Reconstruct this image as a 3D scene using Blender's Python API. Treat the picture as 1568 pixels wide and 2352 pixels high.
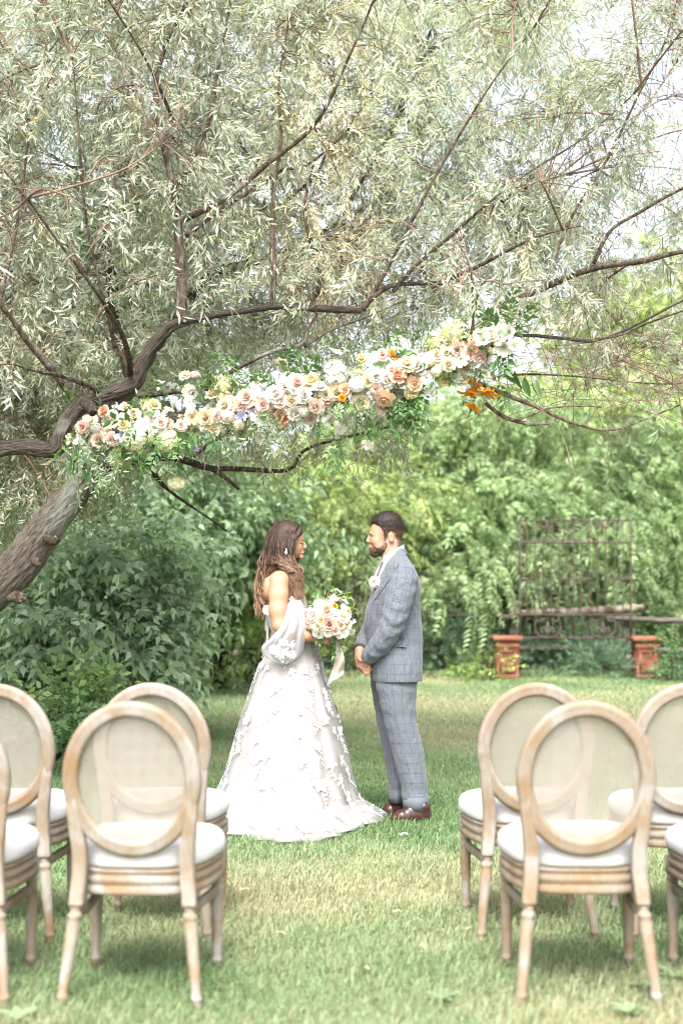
import bpy, math, random
import numpy as np
from mathutils import Vector, Matrix
random.seed(7)
rng = np.random.default_rng(11)
scene = bpy.context.scene
for o in list(bpy.data.objects):
    bpy.data.objects.remove(o)
C = scene.collection
PI = math.pi

# ------------------------------------------------------------------ camera, sky, sun, exposure
CAM_H = 1.40
PITCH = math.radians(2.874)
FPX = 3267.0                      # focal length in units of a 1568 px wide picture (50 mm)
cam_d = bpy.data.cameras.new('camera')
cam = bpy.data.objects.new('camera', cam_d)
C.objects.link(cam)
cam.location = (0, 0, CAM_H)
cam.rotation_euler = (PI / 2 + PITCH, 0, 0)
cam_d.sensor_fit = 'VERTICAL'
cam_d.sensor_height = 36.0
cam_d.sensor_width = 24.0
cam_d.lens = 50.0
cam_d.clip_start = 0.05
cam_d.clip_end = 600
cam_d.dof.use_dof = True
cam_d.dof.focus_distance = 8.45
cam_d.dof.aperture_fstop = 1.75
scene.camera = cam

SUN_EL, SUN_AZ = 54.0, 186.0      # azimuth clockwise from +Y
world = bpy.data.worlds.new('World')
scene.world = world
world.use_nodes = True
wn = world.node_tree.nodes
wn.clear()
sky = wn.new('ShaderNodeTexSky')
sky.sky_type = 'NISHITA'
sky.sun_disc = False
sky.sun_elevation = math.radians(SUN_EL)
sky.sun_rotation = math.radians(SUN_AZ)
sky.altitude = 100
sky.air_density = 0.8
sky.dust_density = 6.0
sky.ozone_density = 0.6
bg = wn.new('ShaderNodeBackground')
bg.inputs['Strength'].default_value = 0.15
wo = wn.new('ShaderNodeOutputWorld')
hsv = wn.new('ShaderNodeHueSaturation')     # hazy, nearly white summer sky
hsv.inputs['Saturation'].default_value = 0.38
world.node_tree.links.new(sky.outputs[0], hsv.inputs['Color'])
world.node_tree.links.new(hsv.outputs[0], bg.inputs[0])
world.node_tree.links.new(bg.outputs[0], wo.inputs[0])
sun_d = bpy.data.lights.new('sun', 'SUN')
sun_d.energy = 1.1
sun_d.angle = math.radians(18)
sun_d.color = (1.0, 0.965, 0.90)
sun = bpy.data.objects.new('sun', sun_d)
C.objects.link(sun)
_az, _el = math.radians(SUN_AZ), math.radians(SUN_EL)
_dir = Vector((math.sin(_az) * math.cos(_el), math.cos(_az) * math.cos(_el), math.sin(_el)))
sun.rotation_euler = _dir.to_track_quat('Z', 'Y').to_euler()
sun.location = _dir * 40
vs = scene.view_settings
vs.view_transform = 'Standard'
vs.look = 'None'
vs.exposure = 2.02
vs.gamma = 1.0
vs.use_curve_mapping = False
scene.render.engine = 'CYCLES'
scene.cycles.use_denoising = True
scene.cycles.filter_width = 1.0
scene.cycles.max_bounces = 8
scene.cycles.diffuse_bounces = 6
scene.cycles.transparent_max_bounces = 12

# ------------------------------------------------------------------ helpers
def W(px, py, Y):
    """point of the world at distance Y that a 1568x2352 picture shows at (px, py)"""
    u = (px - 784.0) / FPX
    v = (1176.0 - py) / FPX
    cp, sp = math.cos(PITCH), math.sin(PITCH)
    d = np.array([u, cp - v * sp, sp + v * cp])
    t = Y / d[1]
    return np.array([0, 0, CAM_H]) + t * d

def proj(P):
    P = np.atleast_2d(P)
    cp, sp = math.cos(PITCH), math.sin(PITCH)
    z = P[:, 2] - CAM_H
    dep = P[:, 1] * cp + z * sp
    up = -P[:, 1] * sp + z * cp
    return 784 + FPX * P[:, 0] / dep, 1176 - FPX * up / dep

def mesh(name, v, f, mat=None, parent=None, smooth=True, col=None, uvw=None):
    v = np.asarray(v, dtype=np.float32).reshape(-1, 3)
    fs = f if isinstance(f, list) else [f]
    fs = [np.asarray(a, dtype=np.int32) for a in fs if len(a)]
    me = bpy.data.meshes.new(name)
    me.vertices.add(len(v))
    me.vertices.foreach_set('co', v.ravel())
    idx = np.concatenate([a.ravel() for a in fs])
    tot = np.concatenate([np.full(len(a), a.shape[1], np.int32) for a in fs])
    st = np.concatenate([[0], np.cumsum(tot)[:-1]]).astype(np.int32)
    me.loops.add(len(idx))
    me.loops.foreach_set('vertex_index', idx)
    me.polygons.add(len(tot))
    me.polygons.foreach_set('loop_start', st)
    me.polygons.foreach_set('loop_total', tot)
    if smooth:
        me.polygons.foreach_set('use_smooth', np.ones(len(tot), bool))
    me.update(calc_edges=True)
    if col is not None:
        col = np.asarray(col, np.float32)
        if col.shape[1] == 3:
            col = np.concatenate([col, np.ones((len(col), 1), np.float32)], 1)
        a = me.color_attributes.new('Col', 'FLOAT_COLOR', 'POINT')
        a.data.foreach_set('color', col.ravel())
    if uvw is not None:
        a = me.attributes.new('cuv', 'FLOAT_VECTOR', 'POINT')
        a.data.foreach_set('vector', np.asarray(uvw, np.float32).ravel())
    if mat is not None:
        me.materials.append(mat)
    return link(name, me, parent)

def link(name, me, parent=None):
    o = bpy.data.objects.new(name, me)
    C.objects.link(o)
    if parent is not None:
        o.parent = parent
        o.matrix_parent_inverse = parent.matrix_basis.inverted()
    return o

def empty(name, loc):
    o = bpy.data.objects.new(name, None)
    C.objects.link(o)
    o.location = Vector([float(q) for q in loc])
    o.empty_display_size = 0.1
    return o

def tag(o, label=None, cat=None, group=None, kind=None):
    if label: o['label'] = label
    if cat: o['category'] = cat
    if group: o['group'] = group
    if kind: o['kind'] = kind
    return o

def catmull(P, n):
    P = np.asarray(P, float)
    m = len(P)
    t = np.linspace(0, m - 1, n)
    i = np.minimum(t.astype(int), m - 2)
    u = (t - i)[:, None]
    p0, p1, p2, p3 = P[np.maximum(i - 1, 0)], P[i], P[i + 1], P[np.minimum(i + 2, m - 1)]
    return 0.5 * (2 * p1 + (p2 - p0) * u + (2 * p0 - 5 * p1 + 4 * p2 - p3) * u**2 + (3 * p1 - p0 - 3 * p2 + p3) * u**3)

def frames(P):
    T = np.gradient(P, axis=0)
    T /= np.linalg.norm(T, axis=1)[:, None] + 1e-9
    ref = np.array([0, 0, 1.0]) if abs(T[0][2]) < 0.9 else np.array([1.0, 0, 0])
    N = np.zeros_like(P)
    n = np.cross(T[0], ref); n /= np.linalg.norm(n)
    for i in range(len(P)):
        n = n - T[i] * np.dot(n, T[i]); n /= np.linalg.norm(n) + 1e-9
        N[i] = n
    return T, N, np.cross(T, N)

class MB:
    """collects geometry of one mesh object"""
    def __init__(s): s.v, s.f, s.c, s.n, s.uv = [], [], [], 0, []
    def add(s, v, f, col=None, uv=None):
        v = np.asarray(v, float).reshape(-1, 3)
        for a in (f if isinstance(f, list) else [f]):
            if len(a): s.f.append(np.asarray(a, int) + s.n)
        s.v.append(v)
        if col is not None:
            col = np.asarray(col, float)
            s.c.append(np.tile(col, (len(v), 1)) if col.ndim == 1 else col)
        if uv is not None: s.uv.append(uv)
        s.n += len(v)
        return s
    def build(s, name, mat, parent=None, smooth=True):
        d = {}
        for a in s.f: d.setdefault(a.shape[1], []).append(a)
        return mesh(name, np.concatenate(s.v), [np.concatenate(x) for x in d.values()], mat, parent, smooth,
                    np.concatenate(s.c) if s.c else None, np.concatenate(s.uv) if s.uv else None)

def grid_faces(r, c, wrap):
    i = np.arange(r - 1)[:, None]
    j = np.arange(c if wrap else c - 1)[None, :]
    j2 = (j + 1) % c
    return np.stack([i * c + j, i * c + j2, (i + 1) * c + j2, (i + 1) * c + j], -1).reshape(-1, 4)

def tube(P, R, n=8, cap=True, noise=0.0, flat=1.0, seed=0, start=0.0):
    P = np.asarray(P, float)
    R = np.broadcast_to(np.asarray(R, float), (len(P),))
    T, N, B = frames(P)
    a = np.arange(n) * 2 * PI / n + start
    r = R[:, None] * np.ones(n)[None]
    V = P[:, None] + r[..., None] * (np.cos(a)[None, :, None] * N[:, None] + flat * np.sin(a)[None, :, None] * B[:, None])
    if noise:
        k = 1 + noise * (sn(V.reshape(-1, 3), 9.0, seed) + 0.6 * sn(V.reshape(-1, 3), 27.0, seed + 1)).reshape(r.shape)
        V = P[:, None] + (V - P[:, None]) * k[..., None]
    V = V.reshape(-1, 3)
    F = [grid_faces(len(P), n, True)]
    if cap:
        V = np.concatenate([V, P[:1], P[-1:]])
        j = np.arange(n); k0 = len(P) * n
        F.append(np.concatenate([np.stack([np.full(n, k0), (j + 1) % n, j], 1),
                                 np.stack([np.full(n, k0 + 1), (len(P) - 1) * n + j, (len(P) - 1) * n + (j + 1) % n], 1)]))
    return V, F

def sn(p, f, seed=0):
    r = np.random.default_rng(seed + 991)
    out = 0
    for i in range(7):
        k = r.normal(size=3); k /= np.linalg.norm(k)
        out = out + np.sin((p @ k) * f * (0.7 + 0.6 * r.random()) + r.random() * 7)
    return out / 2.6

def box(c, s, bev=0.0):
    c = np.asarray(c, float); h = np.asarray(s, float) / 2
    if bev <= 0:
        v = np.array([[x, y, z] for x in (-1, 1) for y in (-1, 1) for z in (-1, 1)]) * h + c
        f = np.array([[0, 1, 3, 2], [4, 6, 7, 5], [0, 4, 5, 1], [2, 3, 7, 6], [0, 2, 6, 4], [1, 5, 7, 3]])
        return v, f
    b = min(bev, *(h * 0.9))
    V, F = [], []
    # rounded in plan, chamfered at top and bottom
    def ring(z, ins):
        pts = []
        for sx, sy, a0 in ((1, 1, 0), (-1, 1, 1), (-1, -1, 2), (1, -1, 3)):
            for q in range(3):
                a = (a0 + q / 2) * PI / 2
                pts.append([c[0] + sx * (h[0] - b) + (b - ins) * math.cos(a), c[1] + sy * (h[1] - b) + (b - ins) * math.sin(a), z])
        return pts
    for z, ins in ((c[2] - h[2], b * .7), (c[2] - h[2] + b * .7, 0), (c[2] + h[2] - b * .7, 0), (c[2] + h[2], b * .7)):
        V += ring(z, ins)
    F = [grid_faces(4, 12, True), np.array([list(range(11, -1, -1)), list(range(36, 48))])]
    return np.array(V), F

def loft(rings, cap=True):
    R = np.asarray(rings, float)
    m, n = R.shape[:2]
    V = R.reshape(-1, 3)
    F = [grid_faces(m, n, True)]
    if cap:
        V = np.concatenate([V, R[0].mean(0)[None], R[-1].mean(0)[None]])
        j = np.arange(n); k0 = m * n
        F.append(np.concatenate([np.stack([np.full(n, k0), (j + 1) % n, j], 1),
                                 np.stack([np.full(n, k0 + 1), (m - 1) * n + j, (m - 1) * n + (j + 1) % n], 1)]))
    return V, F

# ---- implicit surfaces for bodies
class Field:
    def __init__(s, lo, hi, h):
        s.h = h; s.lo = np.asarray(lo, float)
        s.ax = [np.arange(lo[i], hi[i], h) for i in range(3)]
        s.d = np.full([len(a) for a in s.ax], 0.2, np.float32)
    def _win(s, lo, hi, m=0.035):
        sl, ax = [], []
        for i in range(3):
            a = max(0, int((lo[i] - m - s.lo[i]) / s.h)); b = min(len(s.ax[i]), int((hi[i] + m - s.lo[i]) / s.h) + 2)
            sl.append(slice(a, max(a, b))); ax.append(s.ax[i][a:max(a, b)])
        return tuple(sl), ax[0][:, None, None], ax[1][None, :, None], ax[2][None, None, :]
    def _mix(s, sl, q, k, op):
        a = s.d[sl]
        if op == 'u':
            h = np.clip(.5 + .5 * (a - q) / k, 0, 1); s.d[sl] = a * (1 - h) + q * h - k * h * (1 - h)
        else:
            q = -q; h = np.clip(.5 - .5 * (a - q) / k, 0, 1); s.d[sl] = a * (1 - h) + q * h + k * h * (1 - h)
    def cone(s, a, b, ra, rb, k=.008, op='u'):
        a, b = np.asarray(a, float), np.asarray(b, float)
        m = max(ra, rb)
        sl, X, Y, Z = s._win(np.minimum(a, b) - m, np.maximum(a, b) + m)
        ab = b - a; L = ab @ ab + 1e-12
        t = np.clip(((X - a[0]) * ab[0] + (Y - a[1]) * ab[1] + (Z - a[2]) * ab[2]) / L, 0, 1)
        q = np.sqrt((X - a[0] - t * ab[0])**2 + (Y - a[1] - t * ab[1])**2 + (Z - a[2] - t * ab[2])**2) - (ra + (rb - ra) * t)
        s._mix(sl, q, k, op); return s
    def chain(s, pts, rs, k=.008):
        for i in range(len(pts) - 1): s.cone(pts[i], pts[i + 1], rs[i], rs[i + 1], k)
        return s
    def ell(s, c, r, k=.008, op='u', tilt=0.0):
        c, r = np.asarray(c, float), np.asarray(r, float)
        m = np.full(3, r.max())
        sl, X, Y, Z = s._win(c - m, c + m)
        x, y, z = X - c[0], Y - c[1], Z - c[2]
        if tilt:
            x, z = x * math.cos(tilt) + z * math.sin(tilt), -x * math.sin(tilt) + z * math.cos(tilt)
        k0 = np.sqrt((x / r[0])**2 + (y / r[1])**2 + (z / r[2])**2)
        k1 = np.sqrt((x / r[0]**2)**2 + (y / r[1]**2)**2 + (z / r[2]**2)**2) + 1e-6
        s._mix(sl, k0 * (k0 - 1) / k1, k, op); return s
    def mesh(s):
        d = s.d; h = s.h
        sg = d < 0
        nx, ny, nz = d.shape
        cnt = np.zeros((nx - 1, ny - 1, nz - 1), np.int8)
        for i in (0, 1):
            for j in (0, 1):
                for k in (0, 1):
                    cnt += sg[i:nx - 1 + i, j:ny - 1 + j, k:nz - 1 + k]
        act = np.argwhere((cnt > 0) & (cnt < 8))
        idm = np.full(cnt.shape, -1, np.int32)
        idm[act[:, 0], act[:, 1], act[:, 2]] = np.arange(len(act))
        acc = np.zeros((len(act), 3)); num = np.zeros(len(act))
        cor = [np.array(q) for q in np.ndindex(2, 2, 2)]
        for p in cor:
            for ax in range(3):
                if p[ax]: continue
                q = p.copy(); q[ax] = 1
                A = d[tuple((act + p).T)]; B = d[tuple((act + q).T)]
                mk = (A < 0) != (B < 0)
                t = np.where(mk, A / (A - B + 1e-12), 0)
                acc += np.where(mk[:, None], p + t[:, None] * (q - p), 0); num += mk
        V = s.lo + h * (act + acc / num[:, None])
        Q = []
        for ax in range(3):
            o1, o2 = [(1, 2), (2, 0), (0, 1)][ax]
            sl0 = [slice(None)] * 3; sl1 = [slice(None)] * 3
            sl0[ax] = slice(0, -1); sl1[ax] = slice(1, None)
            ed = np.argwhere(sg[tuple(sl0)] != sg[tuple(sl1)])
            ed = ed[(ed[:, o1] > 0) & (ed[:, o2] > 0) & (ed[:, o1] < d.shape[o1] - 1) & (ed[:, o2] < d.shape[o2] - 1)]
            e1 = np.zeros(3, int); e1[o1] = 1
            e2 = np.zeros(3, int); e2[o2] = 1
            c = [idm[tuple(x.T)] for x in (ed - e1 - e2, ed - e2, ed, ed - e1)]
            quad = np.stack(c, 1)
            fl = sg[tuple(ed.T)]
            quad[~fl] = quad[~fl][:, ::-1]
            Q.append(quad)
        Q = np.concatenate(Q)
        return V, Q[(Q >= 0).all(1)]

def poly_sdf(px, pz, poly):
    poly = np.asarray(poly, float)
    d = np.full(px.shape, 1e9); ins = np.zeros(px.shape, bool)
    n = len(poly)
    for i in range(n):
        a, b = poly[i], poly[(i + 1) % n]
        e = b - a
        t = np.clip(((px - a[0]) * e[0] + (pz - a[1]) * e[1]) / (e @ e + 1e-12), 0, 1)
        d = np.minimum(d, np.hypot(px - a[0] - t * e[0], pz - a[1] - t * e[1]))
        cr = ((a[1] > pz) != (b[1] > pz)) & (px < (b[0] - a[0]) * (pz - a[1]) / (b[1] - a[1] + 1e-12) + a[0])
        ins ^= cr
    return np.where(ins, -d, d)

# ---- leaves
def leaf_geo(L, w, fold=0.12, droop=0.15, base=0.0):
    v = np.array([[0, 0, 0], [.42 * L, w / 2, fold * w], [.5 * L, 0, -droop * L * .25], [.42 * L, -w / 2, fold * w], [L, 0, -droop * L]])
    v[:, 0] += base
    f = np.array([[0, 2, 1], [0, 3, 2], [1, 2, 4], [2, 3, 4]])
    return v, f

def rot_to(d, roll):
    """rotation matrices taking +X to direction d (N,3) with a roll"""
    d = d / (np.linalg.norm(d, axis=1)[:, None] + 1e-9)
    up = np.tile([0, 0, 1.0], (len(d), 1))
    up[np.abs(d[:, 2]) > .97] = [0, 1, 0]
    y = np.cross(up, d); y /= np.linalg.norm(y, axis=1)[:, None]
    z = np.cross(d, y)
    c, s_ = np.cos(roll)[:, None], np.sin(roll)[:, None]
    y2 = y * c + z * s_; z2 = -y * s_ + z * c
    return np.stack([d, y2, z2], -1)

def spray_template(kind, r):
    """one leafy sprig along +X; returns verts, tris, leaf shade per vertex (0..1), stem flag"""
    V, F, S, M, n = [], [], [], [], 0
    def put(v, f, sh, st=0.0):
        nonlocal n
        V.append(v); F.append(f + n); S.append(np.full(len(v), sh)); M.append(np.full(len(v), st)); n += len(v)
    def stem(a, b, w):
        a, b = np.array(a, float), np.array(b, float)
        v = np.array([a + [0, w, 0], a - [0, w, 0], b, a + [0, 0, w], a - [0, 0, w]])
        put(v, np.array([[0, 1, 2], [3, 4, 2]]), .5, 1.0)
    def leaf(p, d, L, w, fold=.12, droop=.15):
        v, f = leaf_geo(L, w, fold, droop)
        R = rot_to(np.array([d], float), np.array([r.normal(0, .7)]))[0]
        put(v @ R.T + p, f, r.random())
    if kind == 'olive':
        Lt = .24
        stem((0, 0, 0), (Lt, 0, -.02), .0018)
        for i in range(13):
            x = .02 + Lt * i / 13
            a = r.uniform(0, 2 * PI)
            d = np.array([.75 + r.normal(0, .25), math.cos(a) * .7, math.sin(a) * .7])
            leaf(np.array([x, 0, -.01]), d, r.uniform(.046, .078), r.uniform(.0098, .0150), .15, r.uniform(-.1, .3))
    elif kind == 'frond':
        Lt = .46
        k = 9
        for i in range(k):
            x = Lt * (i + 1) / k
            z = -.16 * (x / Lt)**2
            for sgn in (-1, 1):
                d = np.array([.45, sgn * .9, -.35 + r.normal(0, .15)])
                leaf(np.array([x, 0, z]), d, .125 * (1 - .35 * i / k) * r.uniform(.8, 1.15), .036, .1, .35)
        leaf(np.array([Lt, 0, -.16]), np.array([.9, 0, -.5]), .12, .035)
        stem((0, 0, 0), (Lt, 0, -.16), .003)
    elif kind == 'maple':
        Lt = .34
        stem((0, 0, 0), (Lt, 0, -.03), .0025)
        for i in range(5):
            x = Lt * (i + .6) / 5
            sg = 1 if i % 2 else -1
            ax = np.array([.6, sg * .8, r.normal(-.1, .25)]); ax /= np.linalg.norm(ax)
            q = np.array([x, 0, -.01]); e = q + ax * .07
            stem(q, e, .0012)
            side = np.cross(ax, [0, 0, 1.0]); side /= np.linalg.norm(side)
            leaf(e, ax + np.array([0, 0, -.35]), .11 * r.uniform(.85, 1.2), .052, .1, .3)
            for sgn in (-1, 1):
                leaf(e - ax * .012, ax * .45 + sgn * side * .85 + np.array([0, 0, -.35]), .09 * r.uniform(.8, 1.15), .043, .1, .3)
    elif kind == 'broad':
        Lt = .30
        stem((0, 0, 0), (Lt, 0, -.02), .003)
        for i in range(8):
            x = Lt * (i + .5) / 8
            sg = 1 if i % 2 else -1
            leaf(np.array([x, 0, 0]), np.array([.6, sg * .8, r.normal(0, .3)]), r.uniform(.06, .09), r.uniform(.04, .055), .1, .2)
        leaf(np.array([Lt, 0, -.02]), np.array([1, 0, -.2]), .08, .045)
    elif kind == 'juniper':
        Lt = .30
        for i in range(16):
            x = Lt * i / 16
            a = r.uniform(0, 2 * PI)
            leaf(np.array([x, 0, 0]), np.array([.9, .6 * math.cos(a), .6 * math.sin(a)]), r.uniform(.07, .11) * (1 - .4 * i / 16), .014, .2, 0)
    return np.concatenate(V), np.concatenate(F), np.concatenate(S), np.concatenate(M)

TPL = {}
def templates(kind, n=6):
    if kind not in TPL:
        r = np.random.default_rng(5)
        TPL[kind] = [spray_template(kind, r) for _ in range(n)]
    return TPL[kind]

def foliage(name, kind, pos, dirs, scale, colA, colB, mat, parent, stemcol=(.16, .10, .06), tint=None, seed=0):
    """many sprigs as one mesh; per-leaf shade between colA and colB, tint (N,3) multiplies"""
    r = np.random.default_rng(seed + 77)
    N = len(pos)
    T = templates(kind)
    pick = r.integers(0, len(T), N)
    R = rot_to(dirs, r.uniform(-.9, .9, N))
    colA, colB = np.asarray(colA), np.asarray(colB)
    own = r.normal(0, .16, N)
    mb = MB()
    for t, (tv, tf, ts, tm) in enumerate(T):
        ii = np.where(pick == t)[0]
        if not len(ii): continue
        v = np.einsum('nij,kj->nki', R[ii], tv) * scale[ii][:, None, None] + pos[ii][:, None]
        f = tf[None] + (np.arange(len(ii)) * len(tv))[:, None, None]
        sh = np.clip(ts[None] + own[ii][:, None], 0, 1)[..., None]
        c = colA * (1 - sh) + colB * sh
        if tint is not None: c = c * tint[ii][:, None, :]
        c = np.where(tm[None, :, None] > .5, np.asarray(stemcol), c)
        mb.add(v, f.reshape(-1, 3), c.reshape(-1, 3))
    o = mb.build(name, mat, parent, smooth=False)
    o['kind'] = 'stuff'
    return o

# ------------------------------------------------------------------ materials
def mat(name, col=(.5, .5, .5), rough=.6, spec=.3, **kw):
    m = bpy.data.materials.new(name)
    m.use_nodes = True
    b = m.node_tree.nodes['Principled BSDF']
    b.inputs['Base Color'].default_value = (*col, 1)
    b.inputs['Roughness'].default_value = rough
    b.inputs['Specular IOR Level'].default_value = spec
    for k, v in kw.items():
        b.inputs[k.replace('_', ' ')].default_value = v
    return m

def nd(m, t, **kw):
    n = m.node_tree.nodes.new(t)
    for k, v in kw.items(): setattr(n, k, v)
    return n

def lk(m, a, b): m.node_tree.links.new(a, b)
def bsdf(m): return m.node_tree.nodes['Principled BSDF']

def noise_mix(m, c1, c2, scale=8, detail=5, lo=.35, hi=.65, coord='Object', stretch=None, rough=.55):
    """base colour wanders between two tones"""
    tc = nd(m, 'ShaderNodeTexCoord')
    n = nd(m, 'ShaderNodeTexNoise'); n.inputs['Scale'].default_value = scale
    n.inputs['Detail'].default_value = detail; n.inputs['Roughness'].default_value = rough
    src = tc.outputs[coord]
    if stretch:
        mp = nd(m, 'ShaderNodeMapping'); mp.inputs['Scale'].default_value = stretch
        lk(m, src, mp.inputs[0]); src = mp.outputs[0]
    lk(m, src, n.inputs['Vector'])
    r = nd(m, 'ShaderNodeValToRGB')
    r.color_ramp.elements[0].position = lo; r.color_ramp.elements[0].color = (*c1, 1)
    r.color_ramp.elements[1].position = hi; r.color_ramp.elements[1].color = (*c2, 1)
    lk(m, n.outputs['Fac'], r.inputs[0])
    lk(m, r.outputs[0], bsdf(m).inputs['Base Color'])
    return n, r

def bump(m, src, strength=.3, dist=.01):
    b = nd(m, 'ShaderNodeBump'); b.inputs['Strength'].default_value = strength; b.inputs['Distance'].default_value = dist
    lk(m, src, b.inputs['Height']); lk(m, b.outputs[0], bsdf(m).inputs['Normal'])

def leaf_mat(name, trans=.35, rough=.5, spec=.35, boost=1.3, warm=.7):
    m = mat(name, rough=rough, spec=spec)
    a = nd(m, 'ShaderNodeAttribute', attribute_name='Col')
    lk(m, a.outputs['Color'], bsdf(m).inputs['Base Color'])
    t = nd(m, 'ShaderNodeBsdfTranslucent')
    mx = nd(m, 'ShaderNodeMix', data_type='RGBA', blend_type='MULTIPLY')
    mx.inputs['Factor'].default_value = 1
    mx.inputs['B'].default_value = (boost, boost * 1.05, boost * warm, 1)
    lk(m, a.outputs['Color'], mx.inputs['A']); lk(m, mx.outputs['Result'], t.inputs[0])
    ms = nd(m, 'ShaderNodeMixShader'); ms.inputs[0].default_value = trans
    out = m.node_tree.nodes['Material Output']
    lk(m, bsdf(m).outputs[0], ms.inputs[1]); lk(m, t.outputs[0], ms.inputs[2]); lk(m, ms.outputs[0], out.inputs[0])
    return m

def sheer(m, alpha, transl=.3, tcol=(.9, .9, .9)):
    """let a share of the light straight through, and some scattered through"""
    out = m.node_tree.nodes['Material Output']
    t = nd(m, 'ShaderNodeBsdfTranslucent'); t.inputs[0].default_value = (*tcol, 1)
    s1 = nd(m, 'ShaderNodeMixShader'); s1.inputs[0].default_value = transl
    lk(m, bsdf(m).outputs[0], s1.inputs[1]); lk(m, t.outputs[0], s1.inputs[2])
    tr = nd(m, 'ShaderNodeBsdfTransparent')
    s2 = nd(m, 'ShaderNodeMixShader')
    if isinstance(alpha, float): s2.inputs[0].default_value = alpha
    else: lk(m, alpha, s2.inputs[0])
    lk(m, tr.outputs[0], s2.inputs[1]); lk(m, s1.outputs[0], s2.inputs[2]); lk(m, s2.outputs[0], out.inputs[0])

M = {}
M['leaf'] = leaf_mat('leaf', .42)
M['olive_leaf'] = leaf_mat('silver_leaf', .40, .6, .2, 1.08, .95)
M['grass'] = leaf_mat('grass_blade', .35, .55, .25)
# bark
def bark(name, c1, c2, lich, sc=14, cyl=False):
    m = mat(name, rough=.9, spec=.15)
    n, r = noise_mix(m, c1, c2, sc, 8, .38, .62, 'Object', (1, 1, .42 if cyl else .45), .75)
    if cyl:
        at_ = nd(m, 'ShaderNodeAttribute', attribute_name='cuv')
        mp_ = [q for q in m.node_tree.nodes if q.type == 'MAPPING'][0]
        lk(m, at_.outputs['Vector'], mp_.inputs[0])
    n2 = nd(m, 'ShaderNodeTexNoise'); n2.inputs['Scale'].default_value = 5; n2.inputs['Detail'].default_value = 8
    r2 = nd(m, 'ShaderNodeValToRGB'); r2.color_ramp.elements[0].position = .56; r2.color_ramp.elements[1].position = .68
    lk(m, n2.outputs[0], r2.inputs[0])
    mx = nd(m, 'ShaderNodeMix', data_type='RGBA'); mx.inputs['B'].default_value = (*lich, 1)
    lk(m, r2.outputs[0], mx.inputs['Factor']); lk(m, r.outputs[0], mx.inputs['A']); lk(m, mx.outputs['Result'], bsdf(m).inputs['Base Color'])
    bump(m, n.outputs['Fac'], 1.0, .09 if cyl else .05)
    return m
M['bark'] = bark('bark', (.035, .025, .018), (.19, .15, .115), (.32, .32, .27), 30)
M['bark_light'] = bark('bark_grey_brown', (.06, .042, .03), (.30, .235, .18), (.38, .38, .32), 22)
M['bark_furrow'] = bark('bark_furrowed', (.10, .08, .063), (.50, .43, .36), (.52, .52, .46), 12, True)
M['bark_furrow_dark'] = bark('bark_furrowed_dark', (.035, .027, .021), (.29, .245, .20), (.42, .42, .37), 12, True)
M['bark_dark'] = bark('bark_dark', (.025, .02, .016), (.085, .065, .05), (.12, .12, .09))
M['twig'] = mat('twig', (.12, .075, .055), .8)
noise_mix(M['twig'], (.10, .07, .055), (.26, .17, .125), 6)
# ground
g = M['soil'] = mat('soil_and_thatch', rough=.95, spec=.1)
n, r = noise_mix(g, (.12, .15, .075), (.24, .225, .12), 1.3, 8, .35, .7)
M['dirt'] = mat('undergrowth_soil', rough=.95, spec=.1)
noise_mix(M['dirt'], (.03, .035, .016), (.08, .085, .035), 1.5, 8)
# chair wood
w = M['oak'] = mat('weathered_oak', rough=.75, spec=.2)
tc = nd(w, 'ShaderNodeTexCoord')
oi = nd(w, 'ShaderNodeObjectInfo')
va = nd(w, 'ShaderNodeVectorMath', operation='MULTIPLY_ADD')
lk(w, oi.outputs['Random'], va.inputs[0]); va.inputs[1].default_value = (37, 37, 37); lk(w, tc.outputs['Object'], va.inputs[2])
n1 = nd(w, 'ShaderNodeTexNoise'); n1.inputs['Scale'].default_value = 7; n1.inputs['Detail'].default_value = 4; n1.inputs['Distortion'].default_value = .6
lk(w, va.outputs[0], n1.inputs['Vector'])
r1 = nd(w, 'ShaderNodeValToRGB')
e = r1.color_ramp.elements
e[0].position = .34; e[0].color = (.225, .152, .088, 1)
e[1].position = .64; e[1].color = (.285, .263, .238, 1)
e2 = e.new(.43); e2.color = (.235, .18, .128, 1)
e3 = e.new(.54); e3.color = (.25, .212, .17, 1)
lk(w, n1.outputs['Fac'], r1.inputs[0])
mpn = nd(w, 'ShaderNodeMapping'); mpn.inputs['Scale'].default_value = (90, 90, 14)
lk(w, va.outputs[0], mpn.inputs[0])
n3 = nd(w, 'ShaderNodeTexNoise'); n3.inputs['Scale'].default_value = 1.2; n3.inputs['Detail'].default_value = 4
lk(w, mpn.outputs[0], n3.inputs['Vector'])
mx = nd(w, 'ShaderNodeMix', data_type='RGBA', blend_type='MULTIPLY'); mx.inputs['Factor'].default_value = .4
r3 = nd(w, 'ShaderNodeValToRGB'); r3.color_ramp.elements[0].color = (.62, .55, .48, 1); r3.color_ramp.elements[0].position = .3
r3.color_ramp.elements[1].position = .6
lk(w, n3.outputs['Fac'], r3.inputs[0]); lk(w, r1.outputs[0], mx.inputs['A']); lk(w, r3.outputs[0], mx.inputs['B'])
lk(w, mx.outputs['Result'], bsdf(w).inputs['Base Color'])
bump(w, n3.outputs['Fac'], .15, .002)
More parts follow.
